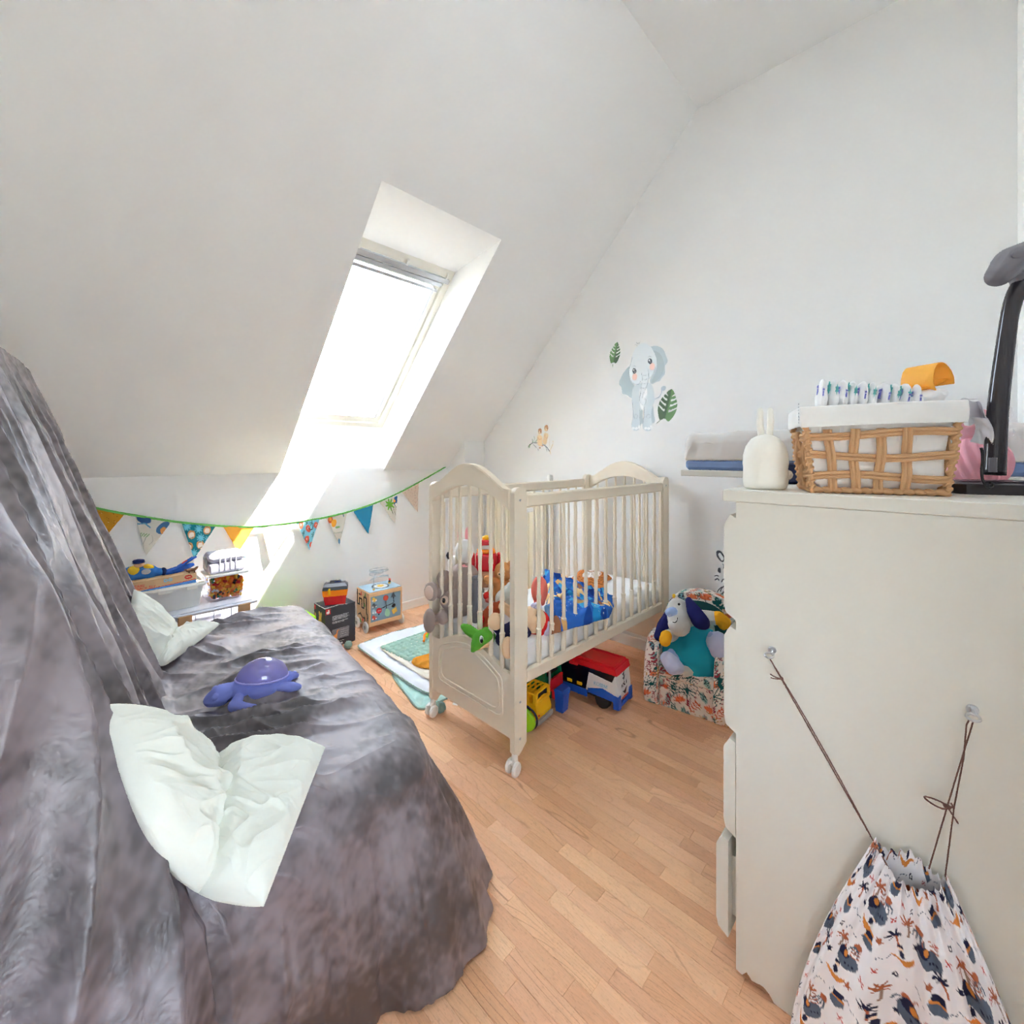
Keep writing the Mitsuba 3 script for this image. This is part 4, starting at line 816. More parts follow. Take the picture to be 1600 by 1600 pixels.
    if kind == 'palm':
        M += [(R(ellipse2(.12, 0, .13, .04), a, origin=(0, 0)), (98, 160, 50)) for a in range(0, 360, 45)]; M = [(T(g, -.02, -.22), c) for g, c in M]
        M += [(blob2([(.28, -.05), (.46, -.02), (.4, -.35), (.28, -.4)]), (46, 90, 140)), (ellipse2(.26, -.16, .06, .06), (226, 150, 70)), (ellipse2(.30, -.32, .05, .07), (245, 240, 230)), (LineString([(-.02, -.3), (.02, -.6)]).buffer(.012), (110, 110, 90)), (LineString([(.1, -.4), (.15, -.75)]).buffer(.008), (120, 110, 90))]
    return M
flags = [((137, 793), (195, 803), (162, 842), (182, 130, 38), 'dots', 'mustard flag with dark specks'), ((211, 806), (268, 815), (228, 868), (208, 204, 192), 'birds', 'cream flag with blue birds'),
         ((284, 818), (337, 822), (303, 873), (18, 104, 118), 'tigers', 'teal flag with tiger faces'), ((348, 822), (397, 824), (372, 862), (222, 158, 62), '', 'plain mustard flag'),
         ((408, 823), (462, 818), (421, 876), (206, 201, 189), 'pale', 'cream flag with a thin squiggle'), ((463, 817), (499, 811), (483, 859), (128, 192, 208), 'foxes', 'light blue flag with red foxes'),
         ((509, 809), (542, 802), (530, 851), (206, 200, 188), 'safari', 'cream flag with a lion'), ((552, 799), (583, 789), (575, 834), (44, 124, 158), '', 'plain blue flag'),
         ((593, 785), (621, 774), (617, 818), (206, 200, 188), 'palm', 'cream flag with a palm'), ((628, 769), (654, 755), (652, 800), (218, 200, 184), 'seeds', 'beige flag with small dashes')]
for i, (a, b, c, colr, kind, lab) in enumerate(flags):
    A, B, C = (PY(u, v, YB_) for u, v in (a, b, c)); n = 60
    V, uv = [], []
    for r in np.linspace(0, 1, n):
        for q in np.linspace(0, 1, n):
            p = (A * (1 - q) + B * q) * (1 - r) + C * r; w = (1 - r)
            p = p + np.array([0, -0.0015 - 0.004 * r - 0.004 * (meshkit.noise(np.array([q * w * 3 + i * 9, r * 3, i])) - 0.5), 0]); V.append(p); uv.append(((q - 0.5) * w + 0.16 * r * 0, -r))
    uv = np.array(uv); m = thick(sheet(V, n, n), -0.0012 if False else 0.0012)
    if np.array(m.face_normals)[: 10, 1].mean() > 0: m.invert()
    col_ = paint(uv, colr, flag_marks(kind, np.random.default_rng(40 + i))); col_ = np.vstack([col_, col_])
    obj('flag', m, 'print_cloth', bt, smooth=True, color=col_, label=lab)
# ================================================================ toys along the knee wall, play mats on the floor
mat('charcoal_card', (52, 52, 60), 0.5); mat('card_grey', (120, 120, 128), 0.6); mat('card_light', (180, 180, 184), 0.6); mat('label_red', (190, 36, 44), 0.5)
mat('giraffe_orange', (214, 140, 72), 0.6); mat('leaf_green', (92, 130, 60), 0.6); mat('gold_print', (200, 158, 70), 0.6)
bb = thing('toy_carton', 'charcoal toy carton with a red label and a picture panel, beside the sofa end', 'box')
with at((1.042, 2.462, 0)):
    w, d, h = 0.178, 0.15, 0.228
    obj('carton', bx(0, w, 0, d, 0, h, 0.0015), 'charcoal_card', bb, smooth=False)
    f = lambda m: moved(on_y(m), M4((0, -0.0002, 0)))
    obj('edge', cat(tube([(0, 0, h + 0.001), (w * 0.5, 0.012, h + 0.002), (w * 0.72, 0.0, h - 0.002)], 0.0018, 6), tube([(0, 0, h + 0.001), (0.0, d, h + 0.001)], 0.0015, 6)), 'paper_white', bb, label='white torn card edge')
    obj('label', f(prism(sbox(0.004, h - 0.036, 0.032, h - 0.004), 0.0003)), 'label_red', bb, label='red label')
    obj('emblem', f(prism(blob2([(0.011, h - 0.03), (0.024, h - 0.03), (0.025, h - 0.02), (0.022, h - 0.010), (0.018, h - 0.010), (0.019, h - 0.018), (0.012, h - 0.018)]), 0.0006)), 'paper_white', bb)
    obj('text_block', f(cat([prism(sbox(0.042, h - 0.056 - k * 0.0065, 0.140 - 0.012 * (k % 2), h - 0.0525 - k * 0.0065), 0.0003) for k in range(4)] + [prism(sbox(0.042, h - 0.088 - k * 0.0065, 0.132 - 0.02 * (k % 2), h - 0.0845 - k * 0.0065), 0.0003) for k in range(2)])), 'card_light', bb)
    pn = obj('picture_panel', f(prism(sbox(0.040, 0.040, 0.140, 0.100), 0.0003)), 'card_grey', bb)
    obj('picture', f(prism(shapely.union_all([ellipse2(0.058, 0.062, 0.013, 0.008), LineString([(0.066, 0.064), (0.071, 0.088)]).buffer(0.0035), ellipse2(0.076, 0.090, 0.006, 0.003)] + [LineString([(x, 0.06), (x - 0.002, 0.044)]).buffer(0.0025) for x in (0.050, 0.056, 0.062, 0.068)]), 0.0006)), 'giraffe_orange', pn)
    obj('picture_text', f(cat([prism(sbox(0.088, 0.05 + k * 0.012, 0.132, 0.0525 + k * 0.012), 0.0006) for k in range(4)])), 'card_light', pn)
    obj('logo_row', f(cat([prism(sbox(0.068 + k * 0.012, 0.008, 0.077 + k * 0.012, 0.018), 0.0003) for k in range(3)] + [prism(sbox(0.06, 0.026, 0.11, 0.0275), 0.0003)])), 'paper_white', bb)
    g = lambda m: moved(on_x(m), M4((-0.0002, 0, 0)))
    obj('side_picture', g(prism(shapely.union_all([LineString(spline([(-0.13, 0.17), (-0.11, 0.10), (-0.09, 0.12), (-0.075, 0.19)], 14)).buffer(0.009), LineString(spline([(-0.05, 0.19), (-0.045, 0.12), (-0.02, 0.09)], 14)).buffer(0.008), ellipse2(-0.09, 0.08, 0.02, 0.02)]), 0.0003)), 'gold_print', bb)
    obj('side_picture', g(prism(shapely.union_all([ellipse2(-0.03, 0.10, 0.010, 0.02), ellipse2(-0.035, 0.04, 0.016, 0.012), ellipse2(-0.11, 0.05, 0.012, 0.012)]), 0.0003)), 'leaf_green', bb)
    obj('side_label', g(prism(sbox(-0.145, h - 0.03, -0.125, h - 0.006), 0.0003)), 'label_red', bb)
tk = thing('toy_toolbox', 'red and orange toy toolbox with a black lid, standing on the charcoal carton', 'toolbox')
mat('lid_black', (58, 58, 64), 0.35)
with at((1.128, 2.520, 0.2305), rz=-28):
    obj('base', hull([(x, y, 0) for x in (-0.054, 0.054) for y in (-0.036, 0.036)] + [(x, y, 0.05) for x in (-0.062, 0.062) for y in (-0.042, 0.042)]), 'red_plastic', tk, smooth=False)
    for x in (-0.04, 0.0, 0.04): obj('rib', bx(x - 0.003, x + 0.003, -0.043, -0.036, 0.004, 0.048, 0.001), 'red_plastic', tk)
    obj('tray', hull([(x, y, 0.0505) for x in (-0.064, 0.064) for y in (-0.044, 0.044)] + [(x, y, 0.085) for x in (-0.068, 0.068) for y in (-0.047, 0.047)]), 'orange_plastic', tk, smooth=False)
    ld = obj('lid', hull([(x, y, 0.0855) for x in (-0.068, 0.068) for y in (-0.047, 0.047)] + [(x, y, 0.104) for x in (-0.064, 0.064) for y in (-0.042, 0.042)] + [(x, y, 0.118) for x in (-0.052, 0.052) for y in (-0.022, 0.022)]), 'lid_black', tk, smooth=False)
    obj('handle', cat(bx(-0.03, 0.03, -0.006, 0.006, 0.124, 0.131, 0.002), bx(-0.03, -0.024, -0.006, 0.006, 0.117, 0.127, 0.001), bx(0.024, 0.03, -0.006, 0.006, 0.117, 0.127, 0.001)), 'lid_black', ld)
    obj('catch', bx(-0.008, 0.030, 0.010, 0.024, 0.116, 0.126, 0.002), 'blue_plastic', ld); obj('clip', bx(-0.036, -0.024, -0.050, -0.042, 0.06, 0.096, 0.002), 'yellow_plastic', tk)
# activity cube on wheels
mat('birch', (222, 182, 138), 0.55); mat('panel_blue', (128, 156, 172), 0.55); mat('panel_pale', (168, 194, 208), 0.5); mat('wood_light', (206, 170, 130), 0.6)
mat('toy_red', (196, 66, 52), 0.5); mat('toy_mint', (160, 200, 168), 0.5); mat('toy_mustard', (226, 184, 76), 0.5); mat('wire_white', (168, 182, 188), 0.35); mat('toy_slate', (66, 78, 88), 0.5)
ac = thing('activity_cube', 'wooden activity cube on white wheels with a wire bead coil on top', 'activity cube')
with at((1.322, 2.488, 0), rz=-3):
    w, d, z0, z1 = 0.222, 0.180, 0.040, 0.246
    obj('frame', cat(bx(0, w, 0, 0.012, z1 - 0.026, z1, 0.002), bx(0, w, 0, 0.012, z0, z0 + 0.026, 0.002), bx(0, 0.010, 0.0, d, z0, z1, 0.002), bx(w - 0.010, w, 0, d, z0, z1, 0.002), bx(0, w, d - 0.01, d, z0, z1, 0.002), bx(0, 0.011, 0, 0.012, z0, z1, 0.002), bx(w - 0.011, w, 0, 0.012, z0, z1, 0.002)), 'birch', ac, smooth=False)
    obj('side_board', bx(-0.0015, 0.0, 0.006, d - 0.006, z0 + 0.004, z1 - 0.004, 0), 'wood_light', ac)
    obj('floor_board', bx(0.01, w - 0.01, 0.012, d - 0.01, z0, z0 + 0.01, 0), 'wood_light', ac)
    top = obj('top_board', bx(0.004, w - 0.004, 0.004, d - 0.004, z1 + 0.0003, z1 + 0.005, 0.001), 'panel_pale', ac)
    obj('gear_plate', moved(cat(prism(ellipse2(0.115, 0.085, 0.055, 0.055).difference(ellipse2(0.115, 0.085, 0.045, 0.045)), 0.001)), M4((0, 0, z1 + 0.005))), 'toy_slate', top)
    obj('gear_plate', moved(prism(ellipse2(0.115, 0.085, 0.044, 0.044), 0.0012), M4((0, 0, z1 + 0.005))), 'paper_white', top)
    obj('gear', moved(prism(Polygon([(0.115 + 0.018 * (1 + 0.2 * (i % 2)) * math.cos(i * TAU / 16), 0.085 + 0.018 * (1 + 0.2 * (i % 2)) * math.sin(i * TAU / 16)) for i in range(16)]), 0.003), M4((0, 0, z1 + 0.0062))), 'toy_mustard', top)
    obj('peg', cyl((0.045, 0.035, z1 + 0.005), (0.045, 0.035, z1 + 0.012), 0.007, 10), 'toy_mustard', top)
    fr = obj('front_panel', bx(0.011, w - 0.011, 0.003, 0.006, z0 + 0.026, z1 - 0.026, 0), 'panel_blue', ac)
    f = lambda m: moved(on_y(m), M4((0, 0.003, 0)))
    tr_ = shapely.union_all([LineString([(0.070, 0.135), (0.165, 0.155)]).buffer(0.0022), LineString([(0.112, 0.145), (0.108, 0.195)]).buffer(0.0022), LineString([(0.165, 0.155), (0.160, 0.205)]).buffer(0.0022), LineString([(0.063, 0.135), (0.063, 0.10)]).buffer(0.0025), LineString([(0.112, 0.145), (0.116, 0.115)]).buffer(0.002)])
    obj('track', f(prism(tr_, 0.0008)), 'ink_black', fr)
    obj('disc', f(prism(ellipse2(0.108, 0.197, 0.0165, 0.0165), 0.006)), 'toy_red', fr); obj('disc', f(prism(ellipse2(0.063, 0.128, 0.0165, 0.0165), 0.006)), 'red_plastic', fr)
    obj('sign_text', f(moved(meshkit.text_mesh('STOP', 0.0055, 0.0005, True), M4((0.0535, 0.1255, 0.0058)))), 'paper_white', fr)
    obj('triangle', f(prism([(0.143, 0.192), (0.176, 0.192), (0.160, 0.222)], 0.006)), 'toy_slate', fr)
    obj('leaf', f(prism(blob2([(0.116, 0.128), (0.134, 0.108), (0.126, 0.080), (0.112, 0.082), (0.104, 0.106)]), 0.006)), 'toy_mint', fr)
    obj('square', f(prism([(0.150, 0.110), (0.178, 0.124), (0.186, 0.098), (0.158, 0.084)], 0.006)), 'toy_mustard', fr)
    obj('slot', f(prism(blob2([(0.150, 0.13), (0.175, 0.134), (0.172, 0.148), (0.152, 0.142)], 20), 0.002)), 'ink_black', fr)
    for k, m_ in enumerate(('toy_red', 'panel_pale', 'toy_slate', 'toy_mustard')):
        z = 0.084 + k * 0.037; car = shapely.union_all([blob2([(0.018, z), (0.050, z), (0.048, z + 0.009), (0.038, z + 0.011), (0.036, z + 0.019), (0.024, z + 0.019), (0.020, z + 0.009)], 40)])
        obj('car', f(prism(car, 0.0012)), m_, fr); obj('car_wheels', f(prism(shapely.union_all([ellipse2(0.024, z, 0.005, 0.005), ellipse2(0.045, z, 0.005, 0.005)]), 0.0016)), 'paper_white', fr)
    g = lambda m: moved(on_x(m), M4((-0.0016, 0, 0)))
    mz = shapely.union_all([LineString([(-0.165, 0.235), (-0.165, 0.15), (-0.135, 0.15), (-0.135, 0.19), (-0.10, 0.19), (-0.10, 0.14), (-0.07, 0.14), (-0.07, 0.21), (-0.035, 0.21), (-0.035, 0.12), (-0.02, 0.11), (-0.02, 0.08)]).buffer(0.0045), LineString([(-0.14, 0.215), (-0.11, 0.215)]).buffer(0.004), LineString([(-0.15, 0.085), (-0.12, 0.10), (-0.09, 0.075), (-0.06, 0.085), (-0.06, 0.06)]).buffer(0.004)])
    obj('maze', g(prism(mz, 0.001)), 'ink_black', ac)
    for (a, b), m_ in zip(((-0.11, 0.225), (-0.05, 0.228), (-0.06, 0.165), (-0.085, 0.07), (-0.12, 0.055)), ('toy_red', 'leaf_green', 'leaf_green', 'toy_red', 'leaf_green')): obj('tree', g(prism([(a - 0.011, b - 0.012), (a + 0.011, b - 0.012), (a, b + 0.014)], 0.0014)), m_, ac)
    for x, y in ((0.0, 0.03), (0.0, d - 0.03), (w, 0.03), (w, d - 0.03)):
        s = -1 if x == 0 else 1
        wh = obj('wheel', moved(lathe([(0, -0.006), (0.030, -0.006), (0.034, -0.003), (0.034, 0.003), (0.030, 0.006), (0.022, 0.004), (0.008, 0.0045), (0, 0.0075)], 28), M4((x + s * 0.009, y, 0.0345), ry=90 * s)), 'white_plastic', ac)
        obj('hub', cyl((x + s * 0.0145, y, 0.0345), (x + s * 0.0165, y, 0.0345), 0.012, 16), 'grey_plastic', wh)
    a = np.linspace(0, 3.4 * TAU, 110)
    coil = np.stack([0.108 + 0.062 * np.cos(a), 0.09 + 0.045 * np.sin(a), z1 + 0.075 + 0.05 * np.sin(a * 0.13 + 0.3) - 0.010 * a / TAU], 1)
    obj('coil', cat(tube(spline([(0.045, 0.035, z1 + 0.005), (0.045, 0.035, z1 + 0.07), (0.050, 0.04, z1 + 0.088), (0.075, 0.06, z1 + 0.096), tuple(coil[4])], 24), 0.0024, 6), tube(coil[4:], 0.0021, 6), tube(spline([tuple(coil[-1]), (0.19, 0.11, z1 + 0.03), (0.185, 0.10, z1 + 0.005)], 12), 0.0015, 6)), 'wire_white', top)
    for p, m_ in (((0.188, 0.105, z1 + 0.016), 'ink_black'), ((0.190, 0.108, z1 + 0.029), 'toy_red'), ((0.186, 0.103, z1 + 0.0085), 'toy_mustard')): obj('bead', ell(p, 0.008, 2), m_, top, smooth=True)
# play mats: a mint quilt, a white quilt with pompons over it and a smaller mat with mint and mustard patches
mat('mint_quilt', (176, 214, 206), 0.9, sheen=0.2, bump=proc(_wv), bscale=0.0005); mat('sage_trim', (138, 160, 150), 0.9); mat('white_quilt', (226, 230, 238), 0.9, sheen=0.2, bump=proc(_wv), bscale=0.0005)
plush('sage_plush', (128, 152, 144)); mat('mustard_velvet', (206, 138, 36), 0.85, sheen=0.5, bump=proc(_wv), bscale=0.0004); mat('cream_cotton', (232, 228, 216), 0.9)
plush('mint_minky', (150, 182, 170))
def quilt(corners, z, h, n=130, seam=0.05, seed=1, rc=0.05, wob=0.006, puff=0.006):
    A, B, C, D = (np.asarray(c, float) for c in corners); q = np.linspace(0, 1, n); U, V = np.meshgrid(q, q, indexing='ij')
    # round the corners of the parameter square a little
    cu, cv = U * 2 - 1, V * 2 - 1; sq = 1 - rc * (np.abs(cu) ** 6) * (np.abs(cv) ** 6); cu, cv = cu * sq, cv * sq; u, v = ((cu + 1) / 2)[..., None], ((cv + 1) / 2)[..., None]
    P = A * (1 - u) * (1 - v) + B * u * (1 - v) + C * u * v + D * (1 - u) * v
    e = np.minimum(np.minimum(U, 1 - U), np.minimum(V, 1 - V)); dome = np.clip(e / 0.035, 0, 1) ** 0.5
    a, b = (P[..., 0] + P[..., 1]) / 1.414 / seam, (P[..., 0] - P[..., 1]) / 1.414 / seam
    pf = np.abs(np.sin(a * math.pi)) ** 0.5 * np.abs(np.sin(b * math.pi)) ** 0.5 if seam < 1 else np.ones_like(a)
    n3 = meshkit.fbm(np.stack([P[..., 0] * 7, P[..., 1] * 7, 0 * a + seed], -1), 3, seed)
    top = z + h * dome + puff * (pf - 0.5) * dome + wob * 2 * np.clip(n3 - 0.35, 0, 1) * dome
    ed = meshkit.noise(np.stack([P[..., 0] * 5, P[..., 1] * 5, 0 * a + seed], -1), seed) - 0.5
    xy = P[..., :2] + (ed * 0.03)[..., None] * (np.clip(1 - e * 5, 0, 1))[..., None]
    m1 = sheet(np.stack([xy[..., 0], xy[..., 1], top], -1), n, n); m2 = sheet(np.stack([xy[..., 0], xy[..., 1], 0 * top + z], -1), n, n)
    if np.array(m1.face_normals)[:, 2].mean() < 0: m1.invert()
    if np.array(m2.face_normals)[:, 2].mean() > 0: m2.invert()
    m = trimesh.util.concatenate([m1, m2]); m.merge_vertices(digits_vertex=6)
    rim = np.concatenate([np.stack([xy[i, j] for i, j in seq]) for seq in ([(k, 0) for k in range(n - 1)], [(n - 1, k) for k in range(n - 1)], [(k, n - 1) for k in range(n - 1, 0, -1)], [(0, k) for k in range(n - 1, 0, -1)])])
    return m, tube(np.c_[rim, np.full(len(rim), z + h * 0.35 + 0.002)], 0.0035, 6, True), lambda x, y: None
mq = thing('mint_quilt', 'pale mint quilt with dark piping lying under the white quilt', 'quilt')
m, trm, _ = quilt([(1.060, 1.570), (1.45, 1.56), (1.45, 1.98), (1.165, 1.98)], 0.0005, 0.008, 110, 0.045, 4, 0.10, 0.006, 0.004)
obj('cloth', m, 'mint_quilt', mq, smooth=True); obj('piping', trm, 'sage_trim', mq)
wq = thing('white_quilt', 'white quilt with sage piping and corner pompons spread on the floor beside the crib', 'quilt')
m, trm, _ = quilt([(1.148, 1.615), (1.74, 1.60), (1.74, 2.33), (1.165, 2.365)], 0.0155, 0.014, 150, 0.07, 2, 0.06, 0.010, 0.006)
obj('cloth', m, 'white_quilt', wq, smooth=True); obj('piping', trm, 'sage_trim', wq)
for c in ((1.140, 2.385, 0.022), (1.128, 1.512, 0.022)): obj('pompon', rough(ell(c, 0.021, 4), 0.004, 220, 3, 2), 'sage_plush', wq, smooth=True)
obj('cord', tube(spline([(1.15, 1.62, 0.02), (1.142, 1.56, 0.03), (1.130, 1.52, 0.028)], 10), 0.002, 6), 'sage_trim', wq)
obj('care_tag', moved(bx(-0.018, 0.018, -0.011, 0.011, 0, 0.0012, 0), M4((1.215, 1.518, 0.003), rz=35, rx=12)), 'paper_white', wq)
pm = thing('play_mat', 'padded baby mat with mint dimple plush and a mustard patch, on the white quilt', 'play mat')
pc = [(1.215, 1.66), (1.70, 1.65), (1.70, 2.19), (1.205, 2.19)]
m, trm, _ = quilt(pc, 0.0375, 0.014, 120, 9, 7, 0.05, 0.008, 0.0)
obj('base', m, 'cream_cotton', pm, smooth=True); obj('piping', trm, 'cream_cotton', pm)
def patch(poly, z, h, dimple, seed, wr):
    x0, y0, x1, y1 = poly.bounds; nx, ny = int((x1 - x0) / 0.0035) + 2, int((y1 - y0) / 0.0035) + 2
    X, Y = np.meshgrid(np.linspace(x0, x1, nx), np.linspace(y0, y1, ny), indexing='ij'); pts = np.stack([X.ravel(), Y.ravel()], 1)
    dd = shapely.distance(poly.exterior, shapely.points(pts)) * np.where(shapely.contains_xy(poly, pts[:, 0], pts[:, 1]), 1, -1); dd = dd.reshape(X.shape)
    H = z + h * np.clip(dd / 0.008, 0, 1) ** 0.5 + wr * np.clip(rid(meshkit.noise(np.stack([X * 8 + Y * 4, Y * 22 - X * 6, 0 * X + seed], -1), seed)) - 0.3, 0, 1) * np.clip(dd / 0.02, 0, 1)
    if dimple: H -= 0.010 * np.maximum(0, np.cos((X + Y) / 0.0105) * np.cos((X - Y) / 0.0105)) ** 1
    m = sheet(np.stack([X, Y, H], -1), nx, ny); keep = (dd.ravel()[np.array(m.faces)] > -0.0018).all(1); m.update_faces(keep); m.remove_unreferenced_vertices()
    if np.array(m.face_normals)[:, 2].mean() < 0: m.invert()
    return thick(m, 0.003)
obj('minky_patch', patch(Polygon([(1.215, 2.165), (1.228, 1.91), (1.34, 1.90), (1.48, 1.87), (1.66, 1.86), (1.66, 2.165)]), 0.055, 0.006, True, 3, 0.004), 'mint_minky', pm, smooth=True, label='mint dimple plush patch')
obj('velvet_patch', patch(blob2([(1.235, 1.895), (1.36, 1.895), (1.50, 1.86), (1.66, 1.84), (1.66, 1.70), (1.44, 1.69), (1.34, 1.73), (1.255, 1.76)], 80), 0.056, 0.007, False, 9, 0.020), 'mustard_velvet', pm, smooth=True, label='creased mustard velvet patch')
rt = thing('teether_ring', 'orange and green teething ring lying on the mint plush', 'teether')
with at((1.475, 2.045, 0.072)):
    a = np.linspace(0.3, math.pi - 0.1, 18)
    obj('ring', tube(np.stack([0.055 * np.cos(a), 0.040 * np.sin(a), 0.004 + 0.006 * np.sin(a)], 1), 0.006, 8), 'orange_plastic', rt); obj('inner_ring', tube(np.stack([0.040 * np.cos(a), 0.028 * np.sin(a), 0.003 + 0.004 * np.sin(a)], 1), 0.005, 8), 'lime_plastic', rt)
    obj('handle', cyl((-0.055, 0.006, 0.004), (-0.085, -0.03, 0.003), 0.006, 8), 'orange_plastic', rt)
# radiator behind the crib
mat('radiator_cream', (232, 222, 196), 0.4)
rd = thing('radiator', 'cream panel radiator with vertical ribs on the side wall behind the crib', 'radiator')
RY0, RY1, RZ0, RZ1 = 1.84, 2.40, 0.16, 0.83
obj('panel', bx(XR - 0.075, XR - 0.055, RY0, RY1, RZ0, RZ1, 0.004), 'radiator_cream', rd)
for k in range(14): obj('rib', bx(XR - 0.082, XR - 0.074, RY0 + 0.02 + k * 0.0385, RY0 + 0.045 + k * 0.0385, RZ0 + 0.03, RZ1 - 0.03, 0.004), 'radiator_cream', rd)
obj('top_grille', bx(XR - 0.085, XR - 0.02, RY0, RY1, RZ1, RZ1 + 0.008, 0.002), 'radiator_cream', rd)
for y in (RY0 + 0.1, RY1 - 0.1): obj('bracket', bx(XR - 0.056, XR - 0.001, y, y + 0.03, RZ0 + 0.1, RZ1 - 0.1, 0.002), 'radiator_cream', rd)
v_ = obj('valve', cat(cyl((XR - 0.06, RY0 - 0.03, 0.86), (XR - 0.06, RY0 - 0.03, 0.92), 0.017, 16), cyl((XR - 0.06, RY0 - 0.03, 0.80), (XR - 0.06, RY0 - 0.03, 0.86), 0.010, 12), cyl((XR - 0.06, RY0 - 0.03, 0.82), (XR - 0.06, RY0 + 0.01, 0.82), 0.009, 12)), 'steel', rd, label='steel valve'); obj('valve_cap', lathe([(0, 0.955), (0.016, 0.95), (0.021, 0.94), (0.021, 0.915), (0.017, 0.905), (0, 0.905)][::-1], 20), 'white_plastic', v_) if False else obj('valve_cap', moved(lathe([(0.0, 0), (0.018, 0), (0.022, 0.008), (0.022, 0.035), (0.016, 0.046), (0, 0.048)], 20), M4((XR - 0.06, RY0 - 0.03, 0.915))), 'white_plastic', v_)
obj('pipe', cyl((XR - 0.06, RY0 - 0.03, 0.0), (XR - 0.06, RY0 - 0.03, 0.81), 0.008, 10), 'white_gloss', rd)
# ================================================================ soft toys and bedding in the crib
plush('taupe', (158, 142, 134)); plush('taupe_light', (206, 184, 170)); plush('curly_grey', (118, 118, 124)); plush('caramel', (206, 146, 92)); plush('caramel_light', (226, 184, 142))
plush('grass_green', (84, 152, 52)); plush('terracotta', (170, 78, 50)); plush('beige', (226, 192, 156)); plush('doll_navy', (40, 40, 70)); plush('coral', (226, 122, 108)); plush('hat_red', (200, 42, 44))
plush('lilac', (196, 190, 214)); plush('sky_blue', (112, 156, 200)); plush('plush_white', (236, 234, 230)); plush('plush_black', (40, 36, 48)); plush('plush_pink', (238, 172, 178)); plush('plush_red', (222, 56, 52))
mat('eye_black', (18, 16, 18), 0.2)
def B(*rows, edge=0.008, it=8): return blob([[S(*r) for r in row] for row in rows], edge, it)
def E_(u, v, d, ru, rv, rd, rot=None): return ell(PD(u, v, d), (ru * d / 690, rd, rv * d / 690), 3, rot=(0, 0, 44.1 - 90) if rot is None else rot)
t = thing('elephant_plush', 'taupe plush animal lying on its side, pale-soled feet poking out of the crib bars', 'plush toy')
obj('body', rough(B([(724, 905, 1.90, 26), (722, 930, 1.88, 28), (712, 950, 1.86, 22)], [(712, 950, 1.86, 18), (697, 962, 1.83, 10), (690, 963, 1.82, 8)], [(712, 930, 1.87, 18), (697, 912, 1.84, 12), (694, 903, 1.84, 12)]), 0.003, 60), 'taupe', t, smooth=True)
obj('head', rough(B([(708, 938, 1.83, 20), (700, 938, 1.80, 13)]), 0.002, 60), 'taupe', t, smooth=True)
obj('snout', B([(697, 938, 1.785, 8), (694, 938, 1.775, 6)]), 'taupe_light', t, smooth=True); obj('nose', E_(693.5, 938.5, 1.755, 2.6, 4, 0.006), 'eye_black', t, smooth=True)
for (u, v, d, ru, rv), pad in (((674, 924, 1.75, 11, 15), True), ((671, 970, 1.76, 9.5, 19), False), ((692, 964, 1.775, 9, 12), False)):
    lg = obj('paw', rough(E_(u, v, d, ru, rv, 0.022), 0.002, 70), 'taupe', t, smooth=True)
    obj('arm', rough(B([(u, v, d, min(ru, rv) * .62), (u + 20, v + (4 if v < 940 else -4), 1.86, 9)]), 0.001, 60), 'taupe', lg, smooth=True)
    if pad: obj('sole', E_(u - 3.5, v + 2, d - 0.016, 7.5, 11, 0.010), 'taupe_light', lg, smooth=True)
t = thing('fluffy_grey_plush', 'long dark grey curly plush hanging down behind the crib bars', 'plush toy')
obj('body', rough(B([(744, 905, 1.80, 6.5), (744, 935, 1.79, 6.5), (743, 962, 1.77, 6), (742, 985, 1.75, 4.5)], edge=0.005), 0.003, 130), 'curly_grey', t, smooth=True)
obj('ear', rough(E_(742, 903, 1.79, 5, 3, 0.01), 0.002, 120), 'curly_grey', t, smooth=True); obj('foot', rough(E_(741, 990, 1.74, 4, 6, 0.01), 0.002, 120), 'curly_grey', t, smooth=True)
t = thing('teddy_bear', 'caramel teddy bear sitting behind the other toys at the crib foot', 'teddy bear')
obj('body', rough(B([(783, 918, 1.93, 17), (786, 935, 1.93, 18)]), 0.002, 70), 'caramel', t, smooth=True)
h = obj('head', rough(B([(787, 893, 1.93, 15)]), 0.002, 70), 'caramel', t, smooth=True)
for u, v in ((780, 889), (798, 884)): obj('ear', rough(E_(u, v, 1.92, 6.5, 8, 0.012), 0.001, 80), 'caramel', h, smooth=True)
obj('muzzle', E_(783, 898, 1.89, 6, 5, 0.012), 'caramel_light', h, smooth=True); obj('nose', E_(781, 897, 1.875, 2, 1.6, 0.004), 'eye_black', h, smooth=True)
for u, v, u2, v2 in ((762, 906, 778, 912), (768, 926, 778, 922), (798, 915, 790, 920)): obj('arm', rough(B([(u2, v2, 1.92, 8), (u, v, 1.90, 7)]), 0.0015, 70), 'caramel', t, smooth=True)
t = thing('lion_cub_plush', 'small orange-red plush wedged between the grey plush and the teddy', 'plush toy')
obj('body', B([(757, 935, 1.84, 9), (764, 946, 1.82, 10)]), 'plush_white', t, smooth=True); obj('head', E_(761, 931, 1.81, 6, 6, 0.014), 'plush_red', t, smooth=True); obj('mane', E_(764, 938, 1.80, 6, 4, 0.012), 'coral', t, smooth=True)
t = thing('dragon_plush', 'bright green plush dragon hanging its head out over the footboard', 'plush toy')
obj('body', B([(768, 1000, 1.66, 10), (760, 992, 1.60, 12)], [(752, 996, 1.575, 12), (746, 1004, 1.56, 10), (739, 1016, 1.55, 3.5)], [(760, 992, 1.59, 11), (748, 1000, 1.565, 11)], [(744, 992, 1.585, 8), (732, 984, 1.60, 8), (724, 979, 1.61, 4.5)], edge=0.006), 'grass_green', t, smooth=True)
obj('belly', B([(762, 1004, 1.60, 7), (756, 1008, 1.575, 4), (748, 1014, 1.56, 2.5)], edge=0.005), 'caramel_light', t, smooth=True)
